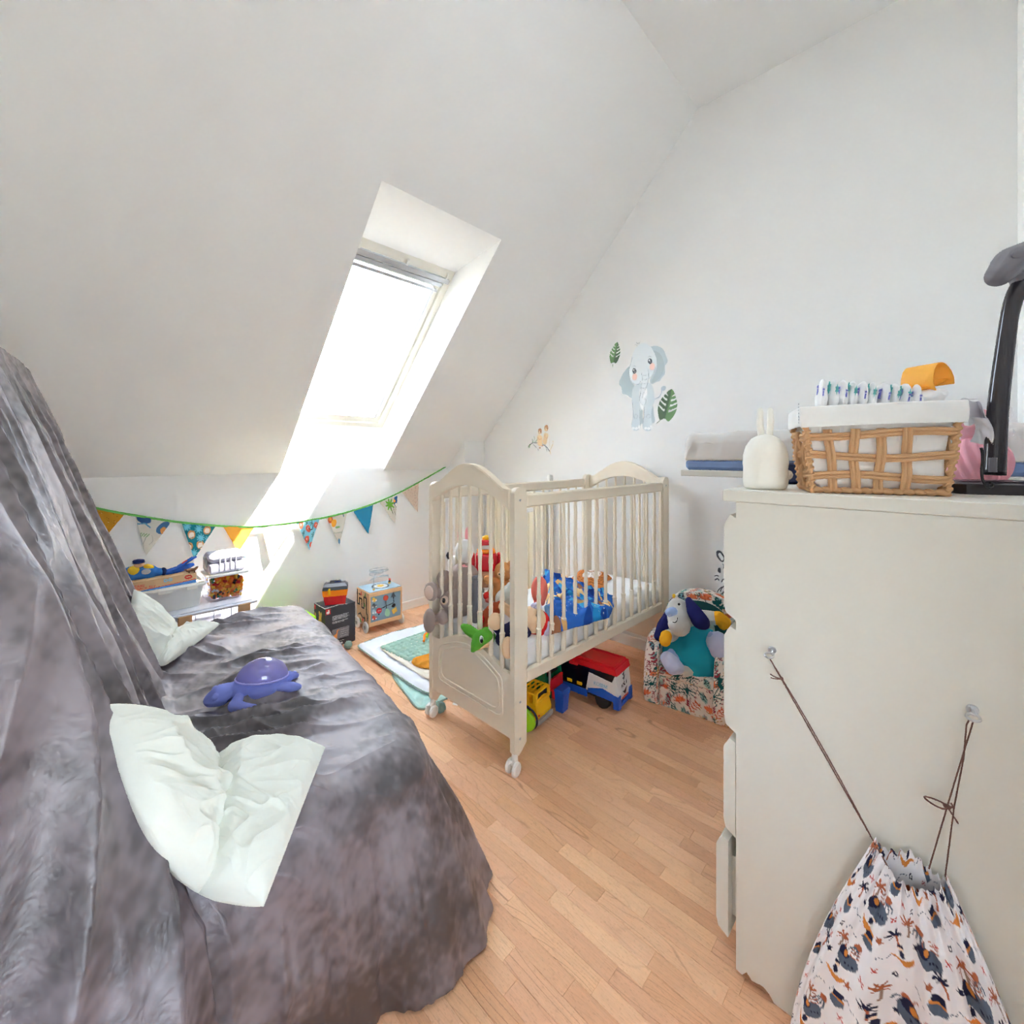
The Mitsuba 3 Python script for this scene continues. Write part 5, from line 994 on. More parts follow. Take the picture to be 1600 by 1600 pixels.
e = obj('eye', E_(752, 999.5, 1.545, 3.2, 6.5, 0.006), 'paper_white', t, smooth=True); obj('pupil', E_(752.6, 1000.5, 1.5395, 2.4, 4.8, 0.005), 'eye_black', e, smooth=True); obj('glint', E_(751.6, 997, 1.535, 0.9, 1.3, 0.0025), 'paper_white', e, smooth=True)  # the glint is a modelled white dot on the pupil
t = thing('doll', 'cloth doll in a navy suit with beige face and red hood by the corner post', 'doll')
obj('body', B([(812, 985, 1.64, 19), (790, 992, 1.62, 15), (783, 1000, 1.59, 9)]), 'doll_navy', t, smooth=True)
h = obj('head', B([(833, 968, 1.66, 21)]), 'beige', t, smooth=True)
obj('hood', B([(841, 972, 1.675, 19), (838, 985, 1.67, 13)]), 'hat_red', h, smooth=True); obj('hair', rough(E_(838, 948, 1.665, 9, 7, 0.02), 0.004, 90), 'lilac', h, smooth=True); obj('eye', E_(838.5, 963, 1.624, 1.8, 2.6, 0.004), 'eye_black', h, smooth=True); obj('chin', E_(842, 994, 1.645, 3.4, 5, 0.012), 'beige', h, smooth=True)
obj('ruff', rough(E_(853, 980, 1.66, 8, 13, 0.018), 0.004, 80), 'lilac', t, smooth=True)
obj('foot', E_(774, 971, 1.58, 12, 13.5, 0.020), 'beige', t, smooth=True); obj('foot', E_(793, 1012, 1.53, 9, 17.5, 0.017), 'beige', t, smooth=True)
obj('hand', B([(786, 948, 1.62, 7.5), (803, 960, 1.64, 8)]), 'beige', t, smooth=True); obj('leg', B([(775, 980, 1.60, 6.5), (790, 992, 1.62, 10)]), 'doll_navy', t, smooth=True)
t = thing('fox_plush', 'rust brown plush fox slumped behind the green dragon', 'plush toy')
obj('body', B([(772, 952, 1.76, 11), (763, 962, 1.74, 11), (758, 976, 1.72, 8)], [(772, 952, 1.76, 9), (784, 946, 1.76, 8)]), 'terracotta', t, smooth=True); obj('paw', E_(762, 978, 1.70, 6, 4.5, 0.015), 'terracotta', t, smooth=True); obj('ear', E_(754, 968, 1.71, 3.5, 6, 0.008), 'hat_red', t, smooth=True)
t = thing('coral_plush', 'smooth coral egg-shaped plush behind the corner post', 'plush toy')
obj('body', E_(843, 922, 1.74, 13, 22, 0.030), 'coral', t, smooth=True); obj('base', E_(843, 940, 1.74, 9, 7, 0.022), 'coral', t, smooth=True); obj('sash', B([(855, 950, 1.70, 5), (860, 968, 1.69, 5), (862, 982, 1.68, 4)]), 'sky_blue', t, smooth=True)
single('white_cushion', rough(B([(806, 926, 1.80, 20), (788, 936, 1.80, 15)], it=14), 0.003, 25), 'white_cotton', 'small white cushion between the teddy and the corner post', 'cushion', smooth=True)
t = thing('panda_plush', 'small black and white plush panda at the far rail', 'plush toy')
obj('body', B([(712, 905, 2.02, 17)]), 'plush_white', t, smooth=True); h = obj('head', B([(712, 880, 2.02, 13)]), 'plush_white', t, smooth=True)
for u, v, ru, rv in ((702, 868, 5, 6), (719, 868, 5.5, 6.5)): obj('ear', E_(u, v, 2.0, ru, rv, 0.012), 'plush_black', h, smooth=True)
for u, v in ((718, 899), (722, 908), (706, 903)): obj('arm', E_(u, v, 1.97, 6, 8, 0.014), 'plush_black', t, smooth=True)
obj('scarf', E_(731, 911, 1.98, 6, 6, 0.02), 'lime_plastic', t, smooth=True)
t = thing('toy_robot', 'red and orange plastic toy robot standing at the far side rail', 'toy robot')
with at((1.335, 1.455, 0.424), rz=-40):
    obj('legs', cat(bx(-0.035, -0.008, -0.02, 0.02, 0, 0.075, 0.006), bx(0.008, 0.035, -0.02, 0.02, 0, 0.075, 0.006)), 'white_plastic', t)
    obj('belt', bx(-0.043, 0.043, -0.027, 0.027, 0.075, 0.145, 0.010), 'plush_tan', t); obj('torso', rbx(-0.048, 0.048, -0.030, 0.030, 0.146, 0.225, 0.012), 'red_plastic', t)
    obj('arm', cat(bx(-0.066, -0.050, -0.016, 0.016, 0.16, 0.225, 0.005)), 'red_plastic', t); obj('arm', cat(bx(0.050, 0.066, -0.016, 0.016, 0.16, 0.225, 0.005)), 'red_plastic', t)
    obj('collar', bx(-0.04, 0.04, -0.024, 0.024, 0.2255, 0.242, 0.005), 'orange_plastic', t); h = obj('head', rbx(-0.026, 0.026, -0.022, 0.022, 0.2425, 0.285, 0.008), 'white_plastic', t)
    obj('visor', bx(-0.028, 0.028, -0.026, 0.0, 0.262, 0.285, 0.004), 'red_plastic', h); obj('crest', ell((0, 0, 0.292), (0.018, 0.014, 0.012), 2), 'yellow_plastic', h, smooth=True)
t = thing('pink_plush', 'pale pink and white plush behind the far rail left of the robot', 'plush toy')
with at((1.215, 1.462, 0.42)):
    obj('body', B() if False else blob([[(0, 0, 0.05, 0.045), (0.0, 0, 0.16, 0.040)]], 0.01, 8), 'plush_pink', t, smooth=True); obj('head', ell((0, 0, 0.255), (0.044, 0.036, 0.05), 3), 'plush_white', t, smooth=True)
    for s in (-1, 1): obj('ear', ell((s * 0.02, 0.005, 0.32), (0.010, 0.008, 0.034), 2), 'plush_pink', t, smooth=True)
# rumpled cot blanket with a blue and gold print
def blanket():
    A, Bq, C, D = PZ(846, 893, 0.44), PZ(962, 934, 0.44), PZ(952, 958, 0.44), PZ(862, 984, 0.44)
    n, k = 150, 120; q, r = np.linspace(0, 1, n), np.linspace(0, 1, k); U, V = np.meshgrid(q, r, indexing='ij'); u, v = U[..., None], V[..., None]
    P = A * (1 - u) * (1 - v) + Bq * u * (1 - v) + C * u * v + D * (1 - u) * v
    e = np.minimum(np.minimum(U, 1 - U), np.minimum(V, 1 - V)); dome = np.clip(e / 0.10, 0, 1) ** 0.5
    w = rid(meshkit.noise(np.stack([P[..., 0] * 13 + P[..., 1] * 9, P[..., 1] * 24, 0 * U], -1), 5)); w2 = meshkit.fbm(np.stack([P[..., 0] * 12, P[..., 1] * 12, 0 * U + 2], -1), 3, 6)
    z = 0.4245 + dome * (0.022 + 0.030 * w * (0.4 + w2) + 0.020 * np.clip(1.2 - U * 2.5, 0, 1))
    ed = (w2 - 0.5) * 0.05 * np.clip(1 - e * 6, 0, 1)
    m = sheet(np.stack([P[..., 0] + ed, P[..., 1] + ed * 0.6, z], -1), n, k); b = sheet(np.stack([P[..., 0] + ed, P[..., 1] + ed * 0.6, 0 * z + 0.4225], -1), n, k)
    if np.array(m.face_normals)[:, 2].mean() < 0: m.invert()
    else: b.invert()
    rng = np.random.default_rng(5); marks = []
    for _ in range(70):
        x, y, s = rng.uniform(0, 1.0), rng.uniform(0, 0.8), rng.uniform(0.03, 0.10); c = [(28, 62, 140), (40, 130, 190), (214, 172, 112), (236, 206, 150), (70, 160, 205), (24, 46, 110), (150, 100, 70)][rng.choice(7, p=[.26, .22, .17, .08, .13, .10, .04])]
        marks.append((blob2([(x + s * rng.uniform(.5, 1.1) * math.cos(a), y + s * rng.uniform(.3, .9) * math.sin(a)) for a in np.linspace(0, TAU, 7)[:-1]], 30), c))
    for _ in range(90): marks.append((Point(rng.uniform(0, 1), rng.uniform(0, .8)).buffer(rng.uniform(.003, .008)), [(220, 226, 236), (240, 214, 150)][rng.integers(2)]))
    c = paint(np.stack([U.ravel(), V.ravel() * 0.8], 1), (46, 96, 176), marks)
    m2 = trimesh.util.concatenate([m, b]); return m2, np.vstack([c, c])
m, c = blanket(); single('cot_blanket', m, 'print_cloth', 'rumpled cot blanket printed in blue and gold on the white mattress', 'blanket', smooth=True, color=c)
def tiger_rug():
    A, Bq, C, D = PZ(889, 902, 0.44), PZ(928, 884, 0.44), PZ(946, 903, 0.44), PZ(930, 912, 0.44); cx = (A + Bq + C + D) / 4
    a = np.linspace(0, TAU, 90, endpoint=False); r = np.linspace(0, 1, 30); X, Y = C - A, Bq - D
    k = 1 + 0.10 * np.sin(6 * a + 1) + 0.08 * np.sin(4 * a)
    P = cx + (np.cos(a) * k)[:, None, None] * r[None, :, None] * X * 0.52 + (np.sin(a) * k)[:, None, None] * r[None, :, None] * Y * 0.44
    P[..., 2] = 0.4235 + 0.026 * (1 - r[None] ** 4) * (1 + 0.3 * np.sin(3 * a)[:, None])
    m = sheet(P, 90, 30, True); 
    if np.array(m.face_normals)[:, 2].mean() < 0: m.invert()
    UV = np.stack([(np.cos(a)[:, None] * r[None]).ravel(), (np.sin(a)[:, None] * r[None]).ravel()], 1)
    st = [(affinity.rotate(sbox(0.42 + 0.13 * i, -0.025, 0.46 + 0.13 * i, 0.10 + 0.05 * i), an, origin=(0, 0)), (120, 66, 34)) for an in range(0, 360, 24) for i in range(4)]
    return m, paint(UV, (196, 122, 66), [(ellipse2(0.05, 0.0, 0.46, 0.55), (236, 228, 220)), (ellipse2(0.0, 0.1, 0.05, 0.05), (90, 70, 60)), (ellipse2(0.2, 0.1, 0.05, 0.05), (90, 70, 60)), (LineString([(0, -.2), (.1, -.26), (.2, -.2)]).buffer(.02), (120, 90, 80))] + st)
m, c = tiger_rug(); single('tiger_comforter', m, 'print_cloth', 'flat tiger-striped comforter with a white face at the crib head', 'comforter', smooth=True, color=c)
# ================================================================ toys under the crib
mat('bus_yellow', (238, 186, 22), 0.35); mat('glass_black', (10, 11, 24), 0.12); mat('truck_white', (226, 228, 228), 0.35); mat('bumper_grey', (150, 150, 150), 0.5); mat('deep_green', (10, 98, 66), 0.35)
bs = thing('toy_bus', 'yellow toy bus with open window slots and a grey bumper, parked under the crib', 'toy bus')
with at((1.375, 1.148, 0), rz=8):      # front faces -y; the bus runs back along +y
    w, L, z0, z1 = 0.052, 0.20, 0.018, 0.135
    obj('body', hull([(x, y, z) for x in (-w, w) for y, z in ((0.006, z0), (0, 0.05), (0.012, 0.092), (L, z0), (L, 0.092))]), 'bus_yellow', bs, smooth=False)
    obj('front', cat(bx(-w, w, 0.004, 0.014, 0.092, 0.103, 0.002), bx(-w, -w + 0.012, 0.006, 0.016, 0.090, z1, 0.002), bx(w - 0.012, w, 0.006, 0.016, 0.090, z1, 0.002), bx(-w, w, 0.010, 0.020, z1 - 0.008, z1, 0.002)), 'bus_yellow', bs)
    obj('windscreen', bx(-w + 0.012, w - 0.012, 0.014, 0.016, 0.10, z1 - 0.008, 0), 'glass_black', bs)
    obj('dash', hull([(-w + 0.01, 0.010, 0.092), (w - 0.01, 0.010, 0.092), (-w + 0.01, 0.012, 0.106), (0.01, 0.012, 0.112), (w - 0.015, 0.012, 0.102), (-w + 0.01, 0.02, 0.10), (w - 0.01, 0.02, 0.10)]), 'bus_yellow', bs, smooth=False)
    for s in (-1, 1):
        for k in range(7): obj('window_bar', bx(s * w - (0.006 if s > 0 else 0), s * w + (0.006 if s < 0 else 0), 0.016 + k * 0.028, 0.024 + k * 0.028, 0.09, z1, 0.001), 'bus_yellow', bs)
        obj('roof_rail', bx(s * w - (0.010 if s > 0 else 0), s * w + (0.010 if s < 0 else 0), 0.01, L, z1 - 0.007, z1, 0.002), 'bus_yellow', bs)
        obj('stripe', bx(s * (w + 0.0005), s * (w + 0.0015), 0.02, L - 0.01, 0.064, 0.070, 0), 'ink_black', bs); obj('stripe', bx(s * (w + 0.0005), s * (w + 0.0015), 0.02, L - 0.01, 0.050, 0.054, 0), 'ink_black', bs)
        for y in (0.045, L - 0.045): obj('wheel', moved(lathe([(0, -0.008), (0.018, -0.008), (0.020, 0), (0.018, 0.008), (0, 0.009)], 20), M4((s * (w - 0.004), y, 0.0205), ry=90)), 'dark_rubber', bs)
    for k in range(9): obj('roof_rib', bx(-w, w, 0.020 + k * 0.02, 0.026 + k * 0.02, z1 - 0.006, z1, 0.001), 'bus_yellow', bs)
    obj('bumper', hull([(x, y, z) for x in (-w - 0.002, w + 0.002) for y, z in ((-0.006, 0.016), (-0.006, 0.034), (0.02, 0.016), (0.02, 0.034))]), 'bumper_grey', bs)
    obj('lamp', cyl((-w + 0.008, 0.001, 0.052), (-w + 0.008, -0.003, 0.052), 0.004, 10), 'red_plastic', bs)
cr = thing('toy_disc', 'lime green disc toy with a navy rim, half hidden by the near crib post', 'toy')
with at((1.262, 1.168, 0.0)):
    obj('disc', moved(lathe([(0, -0.012), (0.050, -0.010), (0.056, 0), (0.050, 0.010), (0, 0.012)], 28), M4((0, 0, 0.0565), ry=78, rz=20)), 'lime_plastic', cr, smooth=True); obj('rim', moved(tube([(0.056 * math.cos(a), 0.056 * math.sin(a), 0) for a in np.linspace(0, TAU, 36, endpoint=False)], 0.004, 8, True), M4((0.012, 0.002, 0.0585), ry=78, rz=20)), 'navy_plastic', cr)
gt = thing('toy_garbage_truck', 'green toy garbage truck with a red lifter and a blue wheeled bin under the crib', 'toy truck')
with at((1.500, 1.190, 0), rz=6):
    w, L = 0.064, 0.26
    obj('body', cat(bx(-w, w, 0.045, L, 0.05, 0.200, 0.006), bx(-w + 0.006, w - 0.006, 0.02, 0.05, 0.03, 0.06, 0.003)), 'deep_green', gt)
    for s in (-1, 1):
        obj('tail_frame', hull([(s * w - 0.012 * (s > 0), y, z) for y, z in ((0.0, 0.018), (0.046, 0.018), (0.018, 0.205), (0.05, 0.205))] + [(s * w + 0.012 * (s < 0), y, z) for y, z in ((0.0, 0.018), (0.046, 0.018), (0.018, 0.205), (0.05, 0.205))]), 'deep_green', gt, smooth=False)
        pl_ = obj('marker_plate', moved(on_y(prism(sbox(-0.009, -0.013, 0.009, 0.013), 0.001)), M4((s * (w - 0.008), -0.001, 0.036))), 'paper_white', gt); obj('marker_stripe', moved(on_y(prism(Polygon([(-0.009, -0.006), (0.009, 0.008), (0.009, 0.013), (-0.009, -0.001)]), 0.0016)), M4((s * (w - 0.008), -0.001, 0.036))), 'red_plastic', pl_)
        for y in (0.08, L - 0.04): obj('wheel', moved(lathe([(0, -0.010), (0.022, -0.010), (0.026, 0), (0.022, 0.010), (0, 0.011)], 20), M4((s * (w - 0.004), y, 0.0265), ry=90)), 'dark_rubber', gt)
    obj('hopper', cat(bx(-w + 0.014, w - 0.014, 0.038, 0.044, 0.13, 0.20, 0), bx(-w + 0.014, w - 0.014, 0.020, 0.046, 0.138, 0.142, 0)), 'ink_black', gt); obj('lever_panel', bx(-w + 0.020, 0.0, 0.028, 0.038, 0.145, 0.19, 0.002), 'toy_red', gt)
    lf = obj('lifter', hull([(x, y, z) for x, z in ((-w + 0.016, 0.13), (w - 0.014, 0.13), (-w + 0.016, 0.085), (w - 0.012, 0.085)) for y in (-0.004, 0.006)]), 'red_plastic', gt, smooth=False)
    obj('arm', bx(-0.036, -0.029, -0.018, 0.0, 0.050, 0.088, 0.003), 'red_plastic', lf); obj('arm', bx(0.032, 0.044, -0.018, 0.0, 0.056, 0.088, 0.003), 'red_plastic', lf); obj('grille', bx(-w + 0.012, -w + 0.022, -0.002, 0.004, 0.08, 0.17, 0.001), 'grey_plastic', gt)
    for k in range(5): obj('cab_panel', bx(-w - 0.004, -w, 0.06 + k * 0.03, 0.078 + k * 0.03, 0.09, 0.17, 0.002), 'green_plastic', gt)
bn = thing('toy_bin', 'blue toy wheeled bin hung on the red lifter of the garbage truck', 'toy bin')
with at((1.496, 1.150, 0.0), rz=6):
    obj('bin', hull([(x, y, 0.004) for x in (-0.024, 0.018) for y in (-0.014, 0.020)] + [(x, y, 0.088) for x in (-0.028, 0.024) for y in (-0.020, 0.024)]), 'blue_plastic', bn, smooth=False)
    obj('lid', moved(cat(hull([(x, y, z) for x in (-0.031, 0.027) for y, z in ((-0.024, 0.0), (0.026, 0.0), (-0.016, 0.010), (0.018, 0.012))])), M4((0, 0, 0.0885))), 'blue_plastic', bn); obj('rib', bx(-0.028, 0.024, -0.0225, -0.019, 0.074, 0.084, 0.001), 'blue_plastic', bn)
tp = thing('toy_transporter', 'big toy transporter with red roof, black sides and white and blue front', 'toy truck')
F0 = PZ(966, 1118, 0)[:2]; F1 = PZ(990, 1093, 0)[:2]; R0 = PZ(893, 1082, 0)[:2]
wv = (F1 - F0); Wd = 0.128; fx = np.array([0.995, 0.10])
yaw = math.degrees(math.atan2(fx[1], fx[0]))
with at((F0[0], F0[1], 0), rz=yaw):     # local x along the front (to the right), local y back towards the wall
    L = 0.36; h0, h1 = 0.042, 0.190; w = Wd
    obj('body', hull([(x, y, z) for x in (0.002, w - 0.002) for y, z in ((0.05, h0), (L, h0), (0.05, h1 - 0.03), (L, h1 - 0.03))]), 'glass_black', tp, smooth=False)
    fr = obj('front', hull([(x, y, z) for x in (0.0, w) for y, z in ((0.002, 0.050), (0.0, 0.075), (0.010, h1 - 0.030), (0.030, h1 - 0.030), (0.085, 0.050))]), 'truck_white', tp, smooth=False)
    obj('windscreen', hull([(x, y, z) for x in (-0.001, w + 0.001) for y, z in ((0.030, 0.125), (0.014, h1 - 0.031), (0.12, 0.115), (0.12, h1 - 0.031))]), 'glass_black', tp, smooth=False)
    def onf(poly, h=0.0012):    # (a across, b up the sloping front)
        m = prism(poly, h); v = np.array(m.vertices); sl = 0.010 / (h1 - 0.105); m.vertices = np.stack([v[:, 0], (v[:, 1] - 0.075) * sl - v[:, 2] - 0.0002, v[:, 1]], 1); m.fix_normals(); return m
    cx = w / 2
    for b, s in ((0.146, 0.62), (0.130, 0.72)): obj('vent', onf(Polygon([(cx - 0.020 * s, b + 0.006), (cx - 0.004, b + 0.001), (cx + 0.022 * s, b + 0.009), (cx + 0.003, b - 0.009)])), 'glass_black', fr)
    for dx, dz, rx, rz in ((-0.026, 0, .005, .010), (0.0, 0.0, .005, .005), (-0.008, 0.010, .0035, .005), (0.006, 0.012, .0035, .005), (0.030, 0.004, .004, .011), (-0.012, -0.006, .003, .004), (0.010, -0.004, .003, .004)): obj('print', onf(ellipse2(cx + dx * .8, 0.104 + dz * .7, rx * .8, rz * .7, -12)), 'glass_black', fr)
    obj('vent', onf(Polygon([(cx - 0.022, 0.084), (cx - 0.004, 0.079), (cx + 0.024, 0.090), (cx + 0.001, 0.066)])), 'glass_black', fr)
    for k in range(6): obj('grille_tooth', onf(sbox(cx - 0.032 + k * 0.011, 0.053, cx - 0.025 + k * 0.011, 0.061)), 'toy_red', fr)
    obj('bumper', cat(hull([(x, y, z) for x in (-0.006, 0.020) for y, z in ((-0.006, 0.022), (-0.003, 0.075), (0.02, 0.08), (0.02, 0.022))]), hull([(x, y, z) for x in (w - 0.020, w + 0.006) for y, z in ((-0.006, 0.022), (-0.003, 0.075), (0.02, 0.08), (0.02, 0.022))]), bx(0.018, w - 0.018, -0.002, 0.02, 0.020, 0.036, 0.004)), 'blue_plastic', tp, smooth=False)
    for s, x in ((-1, 0.0), (1, w)):
        side = obj('side_panel', hull([(x - 0.0045 * (s > 0) - 0.004 * (s < 0), y, z) for y, z in ((0.0, 0.075), (0.02, 0.128), (0.135, 0.142), (0.150, 0.062), (0.09, 0.075))] + [(x + 0.0035 * s, y, z) for y, z in ((0.0, 0.075), (0.02, 0.128), (0.135, 0.142), (0.150, 0.062), (0.09, 0.075))]), 'truck_white', tp, smooth=False)
        if s < 0:
            tx = meshkit.text_mesh('KOIEM', 0.014, 0.0008, True); v = np.array(tx.vertices); tx.vertices = np.stack([x - 0.0038 - v[:, 2], 0.112 - v[:, 0], 0.096 + v[:, 1] + 0.0], 1); tx.fix_normals(); obj('lettering', tx, 'box_pale', side, label='blue lettering on the side')
        obj('side_skirt', bx(x - 0.004 if s < 0 else x - 0.002, x + 0.002 if s < 0 else x + 0.004, 0.145, L, 0.030, 0.062, 0.002), 'blue_plastic', tp)
        obj('fender', hull([(x - 0.006 * (s < 0) - 0.003 * (s > 0), y, z) for y, z in ((0.0, 0.05), (0.0, 0.075), (0.07, 0.092), (0.14, 0.072), (0.14, 0.055), (0.07, 0.076))] + [(x + 0.003 * (s < 0) + 0.006 * (s > 0), y, z) for y, z in ((0.0, 0.05), (0.0, 0.075), (0.07, 0.092), (0.14, 0.072), (0.14, 0.055), (0.07, 0.076))]), 'blue_plastic', tp, smooth=False)
        for k in range(4): obj('light_panel', bx(x - 0.0035 if s < 0 else x, x if s < 0 else x + 0.0035, 0.170 + k * 0.050, 0.196 + k * 0.050, 0.070, 0.084, 0.001), 'yellow_plastic', tp)
        for y in (0.075, 0.27, 0.335): obj('wheel', moved(lathe([(0, -0.014), (0.030, -0.014), (0.035, -0.006), (0.035, 0.010), (0.030, 0.014), (0, 0.015)], 24), M4((x + (0.012 if s < 0 else -0.012), y, 0.0355), ry=90)), 'dark_rubber', tp)
    rf = obj('roof', cat(hull([(x, y, z) for x in (-0.003, w + 0.003) for y, z in ((0.004, h1 - 0.030), (L, h1 - 0.030), (0.012, h1 - 0.005), (L, h1 - 0.005))]), hull([(x, y, z) for x in (0.004, w - 0.004) for y, z in ((0.018, h1 - 0.005), (L, h1 - 0.005), (0.022, h1), (L, h1))])), 'red_plastic', tp, smooth=False)
    obj('roof_rim', cat(bx(0.004, 0.016, 0.02, L - 0.02, h1, h1 + 0.005, 0.001), bx(w - 0.016, w - 0.004, 0.02, L - 0.02, h1, h1 + 0.005, 0.001), bx(0.004, w - 0.004, 0.02, 0.036, h1, h1 + 0.005, 0.001)), 'red_plastic', rf); obj('hinge', bx(-0.007, 0.0, 0.19, 0.235, h1 - 0.038, h1 - 0.024, 0.002), 'red_plastic', rf)
# ================================================================ child's armchair with the big plush dog
def botanic(seed, W, H, dens=1.0):
    """A jungle print: leaves, fans, cactuses, sprigs and dots, scattered over W x H metres of cloth."""
    rng = np.random.default_rng(seed); M = []; T, Rr, Sc = affinity.translate, affinity.rotate, affinity.scale
    teal, mint, rust, coral_, plum, mustard, navy, sky = (22, 84, 84), (150, 186, 178), (206, 92, 52), (222, 120, 76), (150, 52, 66), (186, 136, 48), (34, 34, 54), (128, 172, 180)
    leaf = lambda w, h: blob2([(0, -h), (w, -h * .2), (w * .6, h * .5), (0, h), (-w * .6, h * .5), (-w, -h * .2)], 24)
    def fan(c): return [(Rr(leaf(.17, .5).buffer(0) if False else T(leaf(.17, .5), 0, .5), a, origin=(0, 0)), c if i % 2 else coral_ if c == rust else c) for i, a in enumerate((-75, -45, -15, 15, 45, 75))]
    def spike(c): return [(LineString([(0, 0), (math.cos(a), math.sin(a))]).buffer(.055), c) for a in np.linspace(0, TAU, 13)[:-1]]
    def cactus(): 
        g = shapely.union_all([ellipse2(0, .1, .28, .8), ellipse2(.45, .1, .2, .4, -20), ellipse2(-.42, -.1, .2, .38, 25)]); return [(g, teal)] + [(Point(rng.uniform(-.5, .5), rng.uniform(-.5, .7)).buffer(.035), mint) for _ in range(14)]
    def ribbed(c, l): return [(leaf(.42, .9), c)] + [(LineString([(0, y), (s * .36, y + .26)]).buffer(.035), l) for y in np.linspace(-.6, .4, 5) for s in (-1, 1)] + [(LineString([(0, -.85), (0, .8)]).buffer(.03), l)]
    def sprig(c): return [(Rr(T(ellipse2(0, 0, .10, .24), s * .22, y), -s * 50), c) for y in np.linspace(-.6, .6, 4) for s in (-1, 1)] + [(LineString([(0, -.85), (0, .7)]).buffer(.03), c)]
    def sprig2(c): return [(Rr(ellipse2(s * .24, y, .22, .10), s * 35), c) for y in np.linspace(-.6, .6, 4) for s in (-1, 1)] + [(LineString([(0, -.85), (0, .8)]).buffer(.03), c)]
    def dots(c): return [(Point(rng.uniform(-.7, .7), rng.uniform(-.7, .7)).buffer(rng.uniform(.05, .09)), c) for _ in range(14)]
    def dashes(c): return [(LineString([(x, y), (x + .05, y + .28)]).buffer(.035), c) for x in np.linspace(-.7, .7, 7) for y in (-.4, .1)]
    kinds = [lambda: fan(rust), lambda: ribbed(mint, teal), lambda: sprig(plum), cactus, lambda: spike(teal), lambda: dots(mustard), lambda: sprig2(rust), lambda: ribbed(navy, sky), lambda: dashes(navy), lambda: sprig2(mustard), lambda: fan(coral_), lambda: ribbed(plum, mint), lambda: spike(sky), lambda: dots(plum), lambda: sprig(teal)]
    st = 0.033 / dens; k = seed
    for j in range(int(H / st) + 2):
        for i in range(int(W / st) + 2):
            k += 1; s = st * rng.uniform(.50, .66); a = rng.uniform(-40, 40); x, y = (i + .5 * (j % 2)) * st + rng.uniform(-.004, .004), j * st + rng.uniform(-.004, .004)
            for g, c in kinds[(k * 4 + j * 3 + rng.integers(3)) % len(kinds)](): M.append((T(Rr(Sc(g, s, s, origin=(0, 0)), a, origin=(0, 0)), x, y), c))
    return M
def fine_prism(poly, h, edge=0.0045, rnd=0.006):
    """An extruded polygon with an even mesh and slightly rounded rims, for printing on: in the xy plane, along z."""
    from scipy.spatial import Delaunay
    def ring(g): L = g.exterior.length; n = max(int(L / edge), 12); return np.array([g.exterior.interpolate(L * i / n).coords[0] for i in range(n)])
    R0 = ring(poly); n = len(R0); c = np.array(poly.centroid.coords[0]); V, F = [], []
    from shapely.geometry import Polygon as _P
    tang = np.roll(R0, -1, 0) - np.roll(R0, 1, 0); nr = np.stack([tang[:, 1], -tang[:, 0]], 1); nr /= np.linalg.norm(nr, axis=1, keepdims=True)
    if not _P(R0 + nr * 1e-4).area > _P(R0).area: nr = -nr
    rows = [(rnd * (1 - math.sin(a)), rnd * (1 - math.cos(a)) * 1.0) for a in (0, math.pi / 6, math.pi / 3, math.pi / 2)]      # (inset, z)
    prof = rows + [(0, z) for z in np.linspace(rnd, h - rnd, max(int((h - 2 * rnd) / edge), 1) + 1)[1:-1]] + [(a, h - z) for a, z in rows[::-1]]
    for ins, z in prof: V.append(np.c_[R0 - nr * ins, np.full(n, z)])
    for k in range(len(prof) - 1):
        a = k * n + np.arange(n); b = k * n + (np.arange(n) + 1) % n; F += [np.stack([a, b, b + n], 1), np.stack([a, b + n, a + n], 1)]
    inner = poly.buffer(-rnd - edge * .6); x0, y0, x1, y1 = inner.bounds; X, Y = np.meshgrid(np.arange(x0, x1, edge), np.arange(y0, y1, edge)); X = X + (np.arange(len(X)) % 2)[:, None] * edge / 2
    shapely.prepare(inner); k = shapely.contains_xy(inner, X.ravel(), Y.ravel()); I = np.c_[X.ravel()[k], Y.ravel()[k]]; rim = R0 - nr * rnd
    P2 = np.vstack([rim, I]); tri = Delaunay(P2).simplices; keep = shapely.contains_xy(_P(rim).buffer(1e-5), *P2[tri].mean(1).T); tri = tri[keep]
    base = len(prof) * n
    for z, first in ((0.0, 0), (h, (len(prof) - 1) * n)):
        V.append(np.c_[I, np.full(len(I), z)]); m = np.where(tri < n, tri + first, tri - n + base); F.append(m); base += len(I)
    m = trimesh.Trimesh(np.vstack(V), np.vstack(F), process=False); m.fix_normals(); return m
def printed(m, seed):
    """The jungle print laid on each face by its main direction (read from one large printed cloth)."""
    f = np.array(m.faces); n = np.abs(np.array(m.face_normals)); fa = np.repeat(n.argmax(1), 3); vv = np.array(m.vertices)[f].reshape(-1, 3); nn = np.array(m.vertex_normals)[f].reshape(-1, 3); c = np.zeros((len(vv), 3)); lo = vv.min(0)
    for a, (p, q) in enumerate(((1, 2), (0, 2), (0, 1))):
        i = fa == a
        if i.any(): P = vv[i][:, [p, q]] - lo[[p, q]] + np.array([0.03 + (seed * 0.013 + a * 0.05) % 0.22, 0.02 + (seed * 0.029) % 0.2]); c[i] = CLOTH[tuple(np.clip((P / 0.001).astype(int), 0, 649).T)]
    return trimesh.Trimesh(vv, np.arange(len(vv)).reshape(-1, 3), process=False), c
_gx, _gy = np.meshgrid(np.arange(650) * 0.001, np.arange(650) * 0.001, indexing='ij')
CLOTH = paint(np.stack([_gx.ravel(), _gy.ravel()], 1), (232, 222, 212), botanic(3, 0.65, 0.65, 0.80) + botanic(9, 0.65, 0.65, 0.62), 0.001)[: 650 * 650].reshape(650, 650, 3)
ch = thing('kids_armchair', 'small foam armchair with jungle leaf print beside the crib and chest', 'armchair')
CH = dict(loc=(1.812, 0.938, 0), rz=-82)       # local x from the left arm to the right arm, local y to the back
